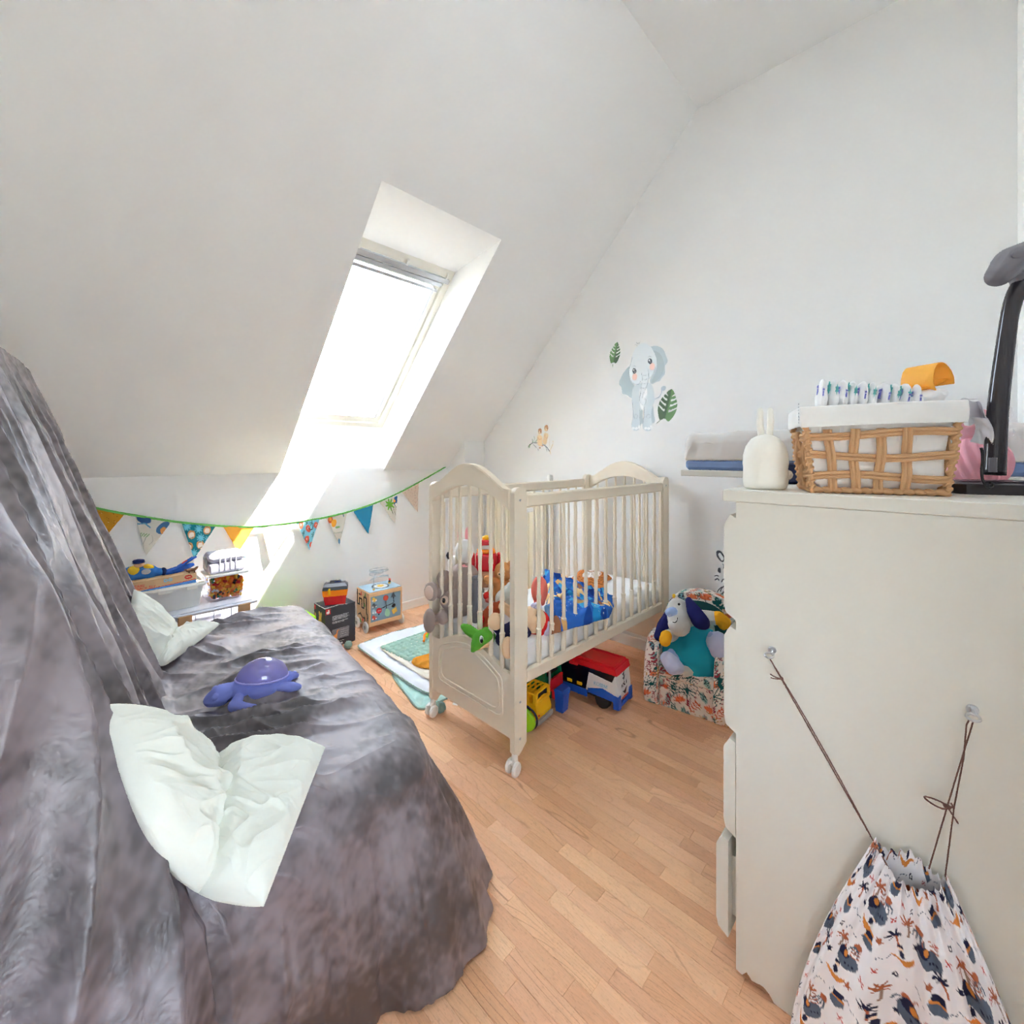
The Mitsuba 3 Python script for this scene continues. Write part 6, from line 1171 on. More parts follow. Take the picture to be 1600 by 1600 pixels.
def yz_block(poly, x0, x1): m = fine_prism(poly, x1 - x0, rnd=0.003); v = np.array(m.vertices); m.vertices = np.stack([x0 + v[:, 2], v[:, 0], v[:, 1]], 1); m.fix_normals(); return m
with at(**CH):
    w, d = 0.345, 0.36
    def side(x0, x1): 
        g = blob2([(0, 0.0), (0.0, 0.22), (0.02, 0.262), (0.07, 0.285), (0.16, 0.285), (0.28, 0.30), (d, 0.32), (d, 0.0), (0.2, 0.0)], 60).union(sbox(0.002, 0, d, 0.20)).buffer(-0.006).buffer(0.006); m = fine_prism(g, x1 - x0); v = np.array(m.vertices); m.vertices = np.stack([x0 + v[:, 2], v[:, 0], v[:, 1]], 1); m.fix_normals(); return m
    for i, (x0, x1) in enumerate(((0, 0.062), (w - 0.062, w))):
        m, c = printed(side(x0, x1), 3 + 20 * i); a = obj('arm', m, 'print_cloth', ch, smooth=False, color=c)
    m, c = printed(yz_block(sbox(0.003, 0.001, 0.27, 0.1282), 0.0625, w - 0.0625), 31); obj('front_panel', m, 'print_cloth', ch, smooth=False, color=c)
    m, c = printed(yz_block(sbox(0.008, 0.1385, 0.26, 0.160).buffer(0.0098), 0.0630, w - 0.0630), 47); obj('seat_cushion', m, 'print_cloth', ch, smooth=False, color=c)
    bk = fine_prism(blob2([(0.002, 0.10), (0.002, 0.32), (0.05, 0.405), (w / 2, 0.44), (w - 0.05, 0.405), (w - 0.002, 0.32), (w - 0.002, 0.10), (w / 2, 0.06)], 60), 0.075); v = np.array(bk.vertices); bk.vertices = np.stack([v[:, 0], 0.275 + v[:, 2], v[:, 1]], 1); bk.fix_normals()
    m, c = printed(bk, 59); obj('backrest', m, 'print_cloth', ch, smooth=False, color=c)
    mat('dark_teal_cloth', (22, 74, 76), 0.85); bp = prism(blob2([(0.045, 0.17), (0.045, 0.31), (0.09, 0.375), (w / 2, 0.40), (w - 0.09, 0.375), (w - 0.045, 0.31), (w - 0.045, 0.17)], 50), 0.003); v = np.array(bp.vertices); bp.vertices = np.stack([v[:, 0], 0.272 + v[:, 2], v[:, 1]], 1); bp.fix_normals(); obj('back_lining', bp, 'dark_teal_cloth', ch, label='dark teal lining')
plush('dog_grey', (206, 206, 202)); plush('dog_navy', (36, 38, 92)); plush('dog_teal', (40, 152, 176)); plush('dog_mustard', (236, 172, 44)); plush('dog_lilac', (198, 204, 232)); plush('dog_pale_blue', (160, 184, 226)); plush('dog_sage', (168, 192, 186))
dg = thing('plush_dog', 'big plush dog in a teal top with navy ears, sprawled in the jungle print armchair', 'plush toy')
obj('body', B([(1075, 1012, 1.96, 38), (1088, 1020, 1.93, 44), (1092, 1026, 1.92, 38)], [(1070, 1020, 1.93, 34), (1086, 1030, 1.91, 34)], edge=0.010, it=14), 'dog_teal', dg, smooth=True)
obj('chest', B([(1062, 992, 1.955, 20), (1085, 984, 1.96, 18), (1102, 982, 1.97, 14)]), 'dog_sage', dg, smooth=True)
obj('hem', B([(1074, 1043, 1.868, 14), (1090, 1044, 1.868, 14), (1102, 1040, 1.875, 12)]), 'dog_grey', dg, smooth=True)
h = obj('head', B([(1060, 952, 1.92, 17), (1062, 966, 1.90, 19)], [(1060, 966, 1.86, 14), (1056, 976, 1.82, 12)], [(1062, 978, 1.86, 16)], edge=0.007, it=12), 'dog_grey', dg, smooth=True)
obj('nose', B([(1046, 957, 1.80, 6.5), (1052, 955, 1.81, 6.5)], edge=0.004), 'dog_pale_blue', h, smooth=True)
obj('eye', E_(1061, 944, 1.815, 1.8, 1.8, 0.004), 'eye_black', h, smooth=True); obj('mouth', tube(spline([PD(1051, 972, 1.765), PD(1055, 972.5, 1.768), PD(1058, 969, 1.778), PD(1058.5, 965, 1.785)], 12), 0.0012, 6), 'ink_black', h)
obj('tuft', E_(1053, 931, 1.90, 2.5, 3.5, 0.006), 'plush_yellow', h, smooth=True)
obj('ear', B([(1076, 938, 1.90, 5), (1085, 956, 1.86, 11), (1094, 970, 1.84, 13), (1099, 974, 1.84, 10)], edge=0.006), 'dog_navy', h, smooth=True); obj('ear', B([(1045, 958, 1.94, 6), (1036, 978, 1.93, 9), (1030, 994, 1.92, 8)], edge=0.006), 'dog_navy', h, smooth=True)
a = obj('arm', B([(1052, 992, 1.92, 9), (1044, 994, 1.88, 10)]), 'dog_grey', dg, smooth=True); obj('paw', B([(1041, 994, 1.86, 9), (1039, 1001, 1.85, 9)], edge=0.006), 'dog_mustard', a, smooth=True)
a = obj('arm', B([(1098, 964, 1.98, 11), (1114, 966, 1.96, 11)]), 'dog_grey', dg, smooth=True); obj('paw', B([(1122, 966, 1.95, 11), (1133, 972, 1.94, 9), (1130, 976, 1.94, 8)], edge=0.006), 'dog_mustard', a, smooth=True)
f_ = obj('foot', B([(1044, 1030, 1.87, 12), (1052, 1040, 1.85, 14), (1060, 1044, 1.85, 9)]), 'dog_lilac', dg, smooth=True); obj('foot_top', B([(1049, 1021, 1.88, 7), (1056, 1028, 1.87, 7)], edge=0.005), 'dog_pale_blue', f_, smooth=True)
f_ = obj('foot', B([(1121, 1004, 1.83, 17), (1124, 1014, 1.83, 17)]), 'dog_lilac', dg, smooth=True); obj('foot_top', E_(1111, 1004, 1.835, 6, 17, 0.022), 'dog_pale_blue', f_, smooth=True)
# ================================================================ wall stickers (thin films on the side wall)
SXY = XR - 0.0002
def wpx(u, v): p = PX(u, v, SXY); return (-p[1], p[2])
def film(poly, lvl): return moved(on_x(prism(poly, 0.00025, lvl * 0.00025)), M4((SXY, 0, 0)))
def Z4(pts): return [wpx(780 + a / 4.706, 500 + b / 4.706) for a, b in pts]
def zb(pts, n=60): return blob2(Z4(pts), n)
def zl(pts, w, n=14): return LineString(spline(Z4(pts), n)).buffer(w)
def ze(cx, cy, rx, ry, rot=0):
    c = wpx(780 + cx / 4.706, 500 + cy / 4.706); k = 1 / 4.706 * 2.62 / 690; return ellipse2(c[0], c[1], rx * k, ry * k, rot)
mat('st_grey', (206, 217, 222), 0.6); mat('st_head', (228, 235, 238), 0.6); mat('st_ear', (178, 193, 198), 0.6); mat('st_rim', (190, 204, 210), 0.6); mat('st_line', (128, 142, 150), 0.6); mat('st_pink', (242, 208, 198), 0.6); mat('st_dark', (70, 74, 84), 0.6); mat('st_white', (244, 246, 246), 0.6)
mat('st_green', (104, 142, 96), 0.6); mat('st_green_dark', (78, 106, 78), 0.6); mat('st_brown', (186, 138, 104), 0.6); mat('st_cream', (232, 208, 170), 0.6); mat('st_slate', (136, 140, 146), 0.6); mat('st_shade', (184, 198, 206), 0.6)
el = thing('elephant_sticker', 'big wall sticker of a pale grey baby elephant with pink cheeks', 'wall sticker')
obj('tail', film(shapely.union_all([zl([(1132, 576), (1168, 572), (1188, 548), (1196, 520)], 0.0022), ze(1208, 503, 18, 16, 20)]), 1), 'st_shade', el)
obj('ear', film(zb([(960, 340), (925, 375), (893, 430), (884, 478), (896, 492), (902, 520), (912, 546), (938, 550), (957, 566), (984, 572), (1000, 550), (1003, 500), (985, 470), (962, 430)]), 1), 'st_ear', el)
e2 = obj('ear', film(zb([(1095, 205), (1130, 192), (1175, 195), (1208, 218), (1226, 262), (1236, 314), (1222, 330), (1219, 368), (1214, 404), (1196, 424), (1180, 450), (1150, 458), (1130, 472), (1110, 460), (1140, 390), (1150, 300), (1120, 235)]), 1), 'st_rim', el)
obj('ear_inner', film(zb([(1118, 225), (1160, 232), (1196, 268), (1212, 318), (1208, 378), (1188, 420), (1150, 452), (1124, 464), (1148, 390), (1158, 310)]), 2), 'st_ear', e2)
obj('hind_leg', film(zb([(1032, 640), (1052, 645), (1054, 700), (1054, 762), (1034, 765)]), 1), 'st_ear', el); obj('hind_leg', film(zb([(1112, 600), (1134, 650), (1138, 700), (1138, 755), (1118, 762)]), 1), 'st_ear', el)
obj('body', film(zb([(1000, 480), (1060, 462), (1112, 466), (1134, 508), (1139, 560), (1132, 620), (1118, 662), (1060, 650), (1036, 670), (988, 640), (976, 590)]), 2), 'st_grey', el)
for pts in ([(978, 560), (1004, 520), (1034, 580), (1036, 650), (1034, 710), (1042, 775), (1030, 804), (978, 803), (974, 775), (984, 710), (984, 640)], [(1066, 580), (1100, 540), (1136, 560), (1128, 640), (1118, 700), (1126, 770), (1124, 802), (1060, 802), (1054, 776), (1066, 705)]):
    lg = obj('leg', film(zb(pts), 3), 'st_grey', el); x = np.mean([p[0] for p in pts]); obj('toenail', film(shapely.union_all([ze(x - 20, 796, 11, 9), ze(x + 2, 798, 12, 10), ze(x + 22, 788, 8, 14)]), 4), 'st_white', lg); obj('knee_curl', film(zl([(x - 8, 724), (x - 12, 700), (x + 8, 696), (x + 8, 722), (x - 2, 718)], 0.0006), 4), 'st_line', lg)
obj('belly', film(zb([(1044, 500), (1078, 500), (1080, 580), (1066, 640), (1058, 662), (1040, 640), (1034, 580)]), 3), 'st_white', el)
hd = obj('head', film(zb([(1065, 170), (1104, 188), (1140, 238), (1158, 300), (1154, 352), (1130, 400), (1096, 436), (1050, 450), (1020, 474), (986, 464), (962, 424), (956, 378), (966, 328), (978, 268), (1000, 214), (1030, 182)]), 4), 'st_head', el)
obj('tuft', film(shapely.union_all([zl([(1015, 190), (1005, 180), (998, 182)], 0.0006), zl([(1022, 184), (1018, 172), (1010, 168)], 0.0006), zl([(1030, 180), (1032, 165), (1040, 156)], 0.0006)]), 4), 'st_line', hd)
tk_ = obj('trunk', film(zb([(1046, 382), (1072, 368), (1094, 362), (1100, 420), (1088, 480), (1068, 530), (1054, 572), (1060, 602), (1070, 592), (1066, 576), (1082, 578), (1080, 608), (1058, 628), (1038, 610), (1035, 560), (1046, 480), (1052, 430)]), 5), 'st_head', el)
obj('crease', film(shapely.union_all([zl([(1046 + dx, y), (1064 + dx, y + 4), (1082 + dx * .7, y - 6)], 0.0006) for dx, y in ((10, 405), (14, 436), (8, 466), (2, 498), (-4, 540))] + [zl([(1046, 390), (1052, 440), (1044, 500), (1036, 560), (1042, 612), (1062, 626), (1080, 604), (1078, 580), (1064, 582)], 0.0007, 30), zl([(1096, 365), (1100, 420), (1086, 486), (1066, 532), (1054, 572)], 0.0007, 20)]), 6), 'st_line', tk_)
obj('outline', film(shapely.union_all([zl([(1150, 345), (1130, 400), (1096, 436)], 0.0006), zl([(1040, 452), (1020, 474), (986, 464), (962, 424), (956, 378), (966, 328), (978, 268)], 0.0006, 24), zl([(1036, 650), (1034, 710), (1042, 775)], 0.0006), zl([(1066, 640), (1066, 705), (1054, 776)], 0.0006), zl([(976, 590), (984, 640), (984, 710), (974, 775)], 0.0006)]), 6), 'st_line', el)
for (x, y), (cx, cy) in (((995, 375), (997, 418)), ((1110, 304), (1126, 343))):
    obj('cheek', film(ze(cx, cy, 19, 24), 5), 'st_pink', hd); e = obj('eye', film(ze(x, y, 15, 20, 15), 6), 'st_dark', hd); obj('eye_white', film(shapely.union_all([ze(x - 4, y - 7, 5, 6), ze(x + 4, y + 7, 3, 3)]), 7), 'st_white', e); obj('brow', film(zl([(x - 16, y - 30), (x - 2, y - 36), (x + 12, y - 32)], 0.0006), 6), 'st_line', hd)
def monstera(name, label, cx, cy, L, Wd, rot, stem, m1, m2):
    t = thing(name, label, 'wall sticker'); c = wpx(780 + cx / 4.706, 500 + cy / 4.706); k = 2.62 / 690 / 4.706
    g = blob2([(0, 1), (.55, .62), (.95, .05), (.8, -.6), (.35, -.95), (0, -.8), (-.35, -.95), (-.8, -.6), (-.95, .05), (-.55, .62)], 60); cut = []
    for y in (.55, .25, -.08, -.42):
        for s in (-1, 1): cut.append(affinity.rotate(ellipse2(s * .66, y + .02, .46, .055), s * 24, origin=(s * .2, y)))
    for y in (.36, .05, -.28):
        for s in (-1, 1): cut.append(affinity.rotate(ellipse2(s * .27, y, .10, .04), s * 28))
    g = g.difference(shapely.union_all(cut)); tr = lambda q: affinity.translate(affinity.rotate(affinity.scale(q, Wd * k, L * k, origin=(0, 0)), rot, origin=(0, 0)), *c)
    b = obj('blade', film(tr(g), 1), m1, t); half = tr(g.intersection(sbox(-2, -2, 0, 2))); obj('second_green_half', film(half, 2), m2, t); obj('stem', film(zl(stem, 0.0011).union(tr(LineString([(0, .8), (0, -.85)]).buffer(.03))), 3), m2, t)  # half of the leaf is printed in a second green
monstera('leaf_sticker', 'small dark green monstera leaf wall sticker left of the elephant', 853, 243, 78, 44, -12, [(838, 310), (835, 328), (836, 345)], 'st_green_dark', 'st_green')
monstera('leaf_sticker', 'larger bright green monstera leaf wall sticker right of the elephant', 1240, 628, 108, 68, -14, [(1215, 700), (1190, 730), (1156, 762)], 'st_green', 'st_green_dark')
mk = thing('meerkat_sticker', 'small wall sticker of two meerkats on a branch above the crib', 'wall sticker')
obj('branch', film(shapely.union_all([zl([(215, 930), (245, 905), (290, 905), (330, 920), (370, 965)], 0.0030), zl([(250, 915), (270, 935), (292, 958)], 0.0014), zl([(330, 900), (345, 940), (352, 965)], 0.0016)]), 1), 'st_slate', mk)
obj('leaf', film(shapely.union_all([zl([(255, 905), (262, 880), (258, 858)], 0.0012), zl([(215, 935), (228, 915), (222, 940)], 0.002), zl([(245, 900), (250, 885), (240, 880)], 0.0016), zl([(265, 905), (275, 885), (285, 880)], 0.0014)]), 2), 'st_green', mk)
for (hx, hy), body in (((300, 818), [(285, 850), (310, 850), (318, 890), (310, 925), (290, 925), (280, 890)]), ((347, 795), [(335, 830), (358, 840), (352, 885), (345, 915), (325, 910), (325, 870)])):
    b = obj('meerkat', film(zb(body), 2), 'st_cream', mk); obj('head', film(ze(hx, hy, 21, 26, 5), 3), 'st_brown', b); obj('face', film(ze(hx - 4, hy + 10, 15, 15), 4), 'st_cream', b); obj('eyes', film(shapely.union_all([ze(hx - 9, hy + 4, 3, 5), ze(hx + 4, hy + 4, 3, 5), ze(hx - 3, hy + 14, 2.5, 2.5)]), 5), 'st_dark', b); obj('arms', film(zl([(body[0][0], body[0][1] + 12), (body[1][0] - 10, body[1][1] + 28), (body[1][0], body[1][1] + 20)], 0.0014), 4), 'st_brown', b)
obj('tail', film(shapely.union_all([zl([(378, 985), (378, 950), (392, 920), (396, 890)], 0.0022), zl([(370, 940), (365, 860), (362, 840)], 0.0010)]), 2), 'st_cream', mk); obj('feet', film(shapely.union_all([ze(300, 940, 10, 5), ze(318, 925, 8, 5)]), 3), 'st_brown', mk)
zs_ = thing('zebra_sticker', 'zebra wall sticker above the jungle print armchair, half hidden by the chest', 'wall sticker')
def Z6(pts): return [wpx(960 + a / 5, 840 + b / 5) for a, b in pts]
z6b = lambda pts, n=60: blob2(Z6(pts), n)
z6l = lambda pts, w: LineString(spline(Z6(pts), 12)).buffer(w)
hd = obj('head', film(z6b([(850, 170), (820, 205), (800, 250), (784, 300), (790, 345), (815, 362), (850, 340), (900, 330), (930, 280), (920, 200), (890, 165)]), 2), 'st_white', zs_)
obj('ear', film(z6b([(845, 190), (812, 165), (796, 125), (805, 102), (828, 104), (850, 130), (866, 170)]), 3), 'st_dark', hd); obj('ear_inner', film(z6b([(844, 180), (822, 155), (812, 128), (824, 118), (842, 140), (854, 168)]), 4), 'st_white', hd)
obj('neck', film(z6b([(815, 365), (800, 410), (792, 450), (820, 470), (880, 480), (950, 470), (950, 360), (900, 330)]), 1), 'st_white', zs_)
obj('stripe', film(shapely.union_all([z6l([(800 + 14 * k, 440 - 10 * k), (822 + 14 * k, 400 - 8 * k), (842 + 16 * k, 385 - 8 * k)], 0.0022) for k in range(0, 8, 2)] + [z6l([(822 + 12 * k, 472 - 6 * k), (848 + 12 * k, 430 - 6 * k), (862 + 14 * k, 420)], 0.0020) for k in range(0, 8, 2)]), 3), 'st_dark', zs_)
obj('face_stripe', film(shapely.union_all([z6l([(788, 330), (808, 322), (816, 332)], 0.0030), z6l([(786, 300), (800, 296), (812, 300)], 0.0022), z6l([(845, 205), (855, 220), (850, 240)], 0.0018), z6l([(870, 190), (872, 215), (880, 235)], 0.0018), z6l([(838, 345), (858, 325), (870, 345)], 0.0024)]), 4), 'st_dark', hd); obj('eye', film(z6b([(812, 240), (826, 236), (832, 256), (824, 276), (812, 268)], 30), 4), 'st_dark', hd)
# ================================================================ on the chest
ZT = DTOP + 0.0003
mat('bunny_white', (236, 234, 224), 0.5, spec=0.4)
bn_ = thing('bunny_night_light', 'white silicone bunny night light at the front corner of the chest', 'night light')
with at((1.054, 0.268, ZT)):
    obj('body', lathe([(0, 0), (0.034, 0.0), (0.040, 0.004), (0.0425, 0.016), (0.0425, 0.034), (0.0415, 0.042), (0.0430, 0.056), (0.0425, 0.072), (0.037, 0.092), (0.027, 0.107), (0.013, 0.115), (0, 0.117)], 40), 'bunny_white', bn_, smooth=True)
    for s in (-1, 1): obj('ear', blob([[(s * 0.0062, -s * 0.0062, 0.106, 0.0062), (s * 0.0082, -s * 0.0082, 0.145, 0.0070), (s * 0.0078, -s * 0.0078, 0.169, 0.0052)]], 0.004, 6), 'bunny_white', bn_, smooth=True)
    obj('tail', ell((0.032, -0.034, 0.030), 0.0105, 3), 'bunny_white', bn_, smooth=True)
    tx = meshkit.text_mesh('mu', 0.0055, 0.0006, True); obj('lettering', moved(tx, M4((0.0205, -0.0385, 0.044)) @ M4(rx=90) @ M4((0, 0, 0))) if False else moved(moved(tx, M4(rx=90)), M4((0.004, -0.0425, 0.046), rz=18)), 'st_dark', bn_, label='small grey lettering')
tr = thing('navy_tray', 'shallow navy tray behind the bunny night light', 'tray')
with at((1.375, 0.205, ZT), rz=-8):
    obj('tray', cat(hull([(x, y, z) for x, y, z in ((-0.10, -0.09, 0), (0.10, -0.09, 0), (-0.10, 0.10, 0), (0.10, 0.10, 0), (-0.11, -0.10, 0.006), (0.11, -0.10, 0.006), (-0.11, 0.11, 0.006), (0.11, 0.11, 0.006))]), bx(-0.11, -0.104, -0.10, 0.11, 0.005, 0.048, 0.002), bx(0.104, 0.11, -0.10, 0.11, 0.005, 0.048, 0.002), bx(-0.11, 0.11, -0.10, -0.094, 0.005, 0.048, 0.002), bx(-0.11, 0.11, 0.104, 0.11, 0.005, 0.048, 0.002)), 'navy_plastic', tr); obj('rim', tube([(-0.11, -0.10, 0.048), (0.11, -0.10, 0.048), (0.11, 0.11, 0.048), (-0.11, 0.11, 0.048)], 0.004, 8, True), 'navy_plastic', tr)
# wicker basket with a cloth lining
mat('wicker', (198, 156, 114), 0.7, bump=proc(_wv), bscale=0.0008); mat('liner', (238, 238, 235), 0.9, sheen=0.2, bump=proc(_wv), bscale=0.0006)
bk_ = thing('wicker_basket', 'open-weave wicker basket with a white cloth lining, full of nappies', 'basket')
BK = dict(loc=(1.012, 0.176, ZT), rz=-70.3)       # local x along the front, local y to the back
with at(**BK):
    b0, b1, dy0, h, out = 0.0, 0.196, 0.125, 0.150, 0.014
    q = lambda x, y, z: (x + (x - 0.098) / 0.098 * out * z / h, y + (y - 0.0625) / 0.0625 * out * 0.8 * z / h, z)
    def strand(pts, r): return tube(spline(pts, 4 * len(pts)), r, 7)
    rngb = np.random.default_rng(8)
    loop = [(b0, 0), (b1, 0), (b1, dy0), (b0, dy0)]
    def side_pts(k, t):
        (xa, ya), (xb, yb) = loop[k], loop[(k + 1) % 4]; return xa + (xb - xa) * t, ya + (yb - ya) * t
    nrm = [(0, -1), (1, 0), (0, 1), (-1, 0)]
    for k in range(4):
        n_ = 5 if k % 2 == 0 else 3; ps = [(i + 0.9) / (n_ + 0.6) for i in range(n_)]; zsr = [0.032, 0.070, 0.110]
        for j, tq in enumerate(ps[:4] if k % 2 == 0 else ps):
            for o in (-0.0035, 0.0035):
                pts = []
                for i, z in enumerate(np.linspace(0.004, h - 0.030, 13)):
                    x, y = side_pts(k, tq + 0.008 * math.sin(z * 40 + j * 2)); w = 0.0032 * math.cos((z - 0.032) / 0.039 * math.pi) * (1 if j % 2 else -1); p = q(x, y, z); pts.append((p[0] + nrm[k][0] * (w + 0.002) + (o if k % 2 == 0 else 0), p[1] + nrm[k][1] * (w + 0.002) + (o if k % 2 else 0), p[2]))
                obj('stake', strand(pts, 0.0040), 'wicker', bk_)
        for i, z in enumerate(zsr):
            for o in (-0.0035, 0.0035):
                pts = []
                for t in np.linspace(0.0, 1.0, 21):
                    x, y = side_pts(k, t); jj = t * ((n_ + 0.6)) - 0.9; w = 0.0032 * math.cos(jj * math.pi) * (1 if i % 2 else -1) * -1; p = q(x, y, z + o + 0.004 * math.sin(t * 5 + i * 2 + k)); pts.append((p[0] + nrm[k][0] * (w + 0.002), p[1] + nrm[k][1] * (w + 0.002), p[2]))
                obj('weaver', strand(pts, 0.0039), 'wicker', bk_)
        # corner post wrapped, and the plaited foot rim
        xa, ya = loop[k]; pts = [q(xa, ya, z) for z in np.linspace(0.0, h - 0.020, 10)]
        a = np.linspace(0, 11 * TAU, 160); Pz = np.linspace(0.002, h - 0.020, 160); C_ = np.array([q(xa, ya, z) for z in Pz]); C_[:, 0] += 0.0045 * np.cos(a); C_[:, 1] += 0.0045 * np.sin(a)
        obj('corner_post', cat(tube(pts, 0.0042, 8), tube(C_, 0.0027, 6)), 'wicker', bk_)
        for i in range(13 if k % 2 == 0 else 8):
            N_ = 13 if k % 2 == 0 else 8; x, y = side_pts(k, (i + 0.5) / N_); obj('rim_plait', ell((x + nrm[k][0] * 0.002, y + nrm[k][1] * 0.002, 0.0062), (0.0098 if k % 2 == 0 else 0.006, 0.006 if k % 2 == 0 else 0.0098, 0.006), 2, rot=(0, 14, 0)), 'wicker', bk_, smooth=True)
    obj('base', bx(b0, b1, 0, dy0, 0.0015, 0.006, 0), 'wicker', bk_)
    # lining: a bag inside and a deep cuff folded over the rim
    N = 160; tt2 = np.linspace(0, 4, N, endpoint=False)
    def around(z, grow, amp, seed, f=1.0):
        o = []
        for t in tt2:
            k = int(t); x, y = side_pts(k, t - k); p = np.array(q(x, y, z)); c = np.array([0.098, 0.0625]); d = p[:2] - c; sx = 1 + grow / 0.098; sy = 1 + grow / 0.0625
            wv_ = amp * (meshkit.noise(np.array([t * 6 * f, z * 30, seed])) - 0.5) * 2; o.append((c[0] + d[0] * sx + nrm[k][0] * wv_, c[1] + d[1] * sy + nrm[k][1] * wv_, p[2]))
        return np.array(o)
    inner = np.stack([around(z, -0.006 - 0.006 * (z < 0.02), 0.0025, 2) for z in np.linspace(0.008, h + 0.008, 26)], 1); obj('lining', sheet(inner, N, 26, True), 'liner', bk_, smooth=True)
    sag = 0.004 * np.sin(tt2 * 2.2)
    rows = []
    for s in np.linspace(0, 1, 22):
        if s < 0.2: z, g = h + 0.008 + 0.006 * math.sin(s / 0.2 * math.pi / 2), -0.004 + 0.0108 * (1 - math.cos(s / 0.2 * math.pi / 2))
        else: z, g = h + 0.014 - 0.040 * (s - 0.2) / 0.8, 0.0068 + 0.0012 * math.sin((s - 0.2) / 0.8 * math.pi)
        r_ = around(h + 0.0, g, 0.0022, 5); r_[:, 2] = z + sag * (0.3 + 0.7 * s); rows.append(r_)
    obj('cuff', sheet(np.stack(rows, 1), N, 22, True), 'liner', bk_, smooth=True)
    for s in (0.0,): obj('stitching', cat([cyl(tuple(rows[10][156] + np.array([-0.001, -0.001, 0.02 - k * 0.006])), tuple(rows[10][156] + np.array([-0.001, -0.001, 0.017 - k * 0.006])), 0.0008, 5) for k in range(7)]), 'card_light', bk_)
mat('nappy_white', (240, 240, 240), 0.8, bump=proc(_wv), bscale=0.0004)
ORD = 'first second third fourth fifth sixth seventh eighth ninth tenth eleventh'.split()
for i in range(11):
    with at(**BK):
        with at((0.014 + i * 0.0142, 0.038 + 0.004 * (i % 2), 0.096), ry=4 + (i * 37 % 9), rz=(i * 53 % 11) - 5):
            nt = thing('nappy', f"folded white nappy with {('violet', 'teal')[i % 2]} print, {ORD[i]} from the left in the wicker basket", 'nappy', 'nappies in the wicker basket')
            n = 40; a = np.linspace(-1, 1, n); A, C_ = np.meshgrid(a, a, indexing='ij'); e = (np.clip(1 - A ** 2.2, 0, 1) if False else np.clip(1 - np.abs(A) ** 2.2, 0, 1)) ** 0.5 * np.clip(1 - np.abs(C_) ** 2.6, 0, 1) ** 0.5
            hh = 0.0635 - 0.0010 * i; P = np.stack([0.0092 * e ** 1.0 * (1 + 0.55 * (meshkit.noise(np.stack([A * 2.5 + i, C_ * 2.5, 0 * A], -1)) - .5)), A * 0.042 * (1 - 0.25 * np.clip(C_, 0, 1) ** 2), hh + C_ * hh * 1.0 - 0.010 * A ** 2 * np.clip(C_, 0, 1)], -1); Q = P.copy(); Q[..., 0] *= -0.9
            m1, m2 = sheet(P, n, n), sheet(Q, n, n); m2.invert(); m = trimesh.util.concatenate([m1, m2]); m.merge_vertices(digits_vertex=6); m.fix_normals()
            obj('pad', m, 'nappy_white', nt, smooth=True)
            cols = ((92, 92, 170), (60, 150, 150), (92, 92, 170), (96, 170, 170)); g = shapely.union_all([sbox(-0.004, 0, 0.004, 0.012), sbox(-0.006, 0.014, 0.006, 0.018)]) if i % 2 == 0 else Polygon([(0.012 * (1 if k % 2 else .5) * math.cos(k * TAU / 12), 0.016 + 0.012 * (1 if k % 2 else .5) * math.sin(k * TAU / 12)) for k in range(12)])
            mm = ('np_violet', 'np_teal')[i % 2]; 
            if i < 2: mat('np_violet', (112, 112, 186), 0.8); mat('np_teal', (84, 164, 164), 0.8)
            pm_ = prism(g, 0.0012); v = np.array(pm_.vertices); pm_.vertices = np.stack([-0.0068 - v[:, 2] * 1.5, -0.018 - v[:, 0] * .8, 2 * hh - 0.034 + v[:, 1]], 1); pm_.fix_normals(); obj('printed_strip', pm_, mm, nt)
            pm2 = prism(affinity.scale(g, .8, .8), 0.0014); v = np.array(pm2.vertices); pm2.vertices = np.stack([v[:, 0] * 0.35, -0.0385 - v[:, 2] * 1.0, 2 * hh - 0.040 + v[:, 1]], 1); pm2.fix_normals(); obj('printed_strip', pm2, mm, nt)
with at(**BK):
    mat('orange_silicone', (244, 176, 68), 0.5); mat('teal_silicone', (52, 124, 152), 0.5); mat('yellow_silicone', (244, 204, 112), 0.5)
    bo = thing('feeding_bib', 'orange silicone bib rolled into a loop sticking out of the wicker basket', 'bib')
    with at((0.192, 0.050, 0.176), rz=38, ry=-18):
        a = np.linspace(-2.2, 2.0, 40); R_, Lb = 0.026, 0.052
        prof = [(R_ * math.sin(t), 0.030 + (R_ + 0.008 * abs(math.cos(t))) * math.cos(t)) for t in a]
        V = [[(x, y0, z) for y0 in np.linspace(-Lb / 2, Lb / 2, 6)] for x, z in prof]; obj('bib', thick(sheet(V, 40, 6), 0.0022), 'orange_silicone', bo, smooth=True)
        obj('strap', thick(sheet([[(x, -0.02 + 0.01 * j, z) for j in range(3)] for x, z in ((-0.034, 0.028), (-0.018, 0.026), (0.004, 0.027), (0.022, 0.030))], 4, 3), 0.002), 'orange_silicone', bo, smooth=True)
    bt_ = thing('baby_cup', 'baby cup with a ribbed yellow side and a teal lid beside the orange bib', 'cup')
    with at((0.150, 0.055, 0.150), ry=38, rz=10): obj('cup', cat(lathe([(0, 0), (0.020, 0), (0.022, 0.022), (0, 0.022)], 24), *[moved(lathe([(0.0215, 0), (0.0232, 0.002), (0.0215, 0.004)], 24), M4((0, 0, 0.003 + 0.0052 * k))) for k in range(4)]), 'yellow_silicone', bt_); obj('lid', lathe([(0, 0.0225), (0.023, 0.0225), (0.022, 0.036), (0.012, 0.042), (0, 0.043)], 24), 'teal_silicone', bt_)
    single('wipes_pack', rough(ell((0.170, 0.030, 0.172), (0.040, 0.022, 0.016), 4, rot=(0, -18, 0)), 0.004, 60), 'nappy_white', 'crumpled white wipes pack lying on top beside the orange bib', 'pack', smooth=True)
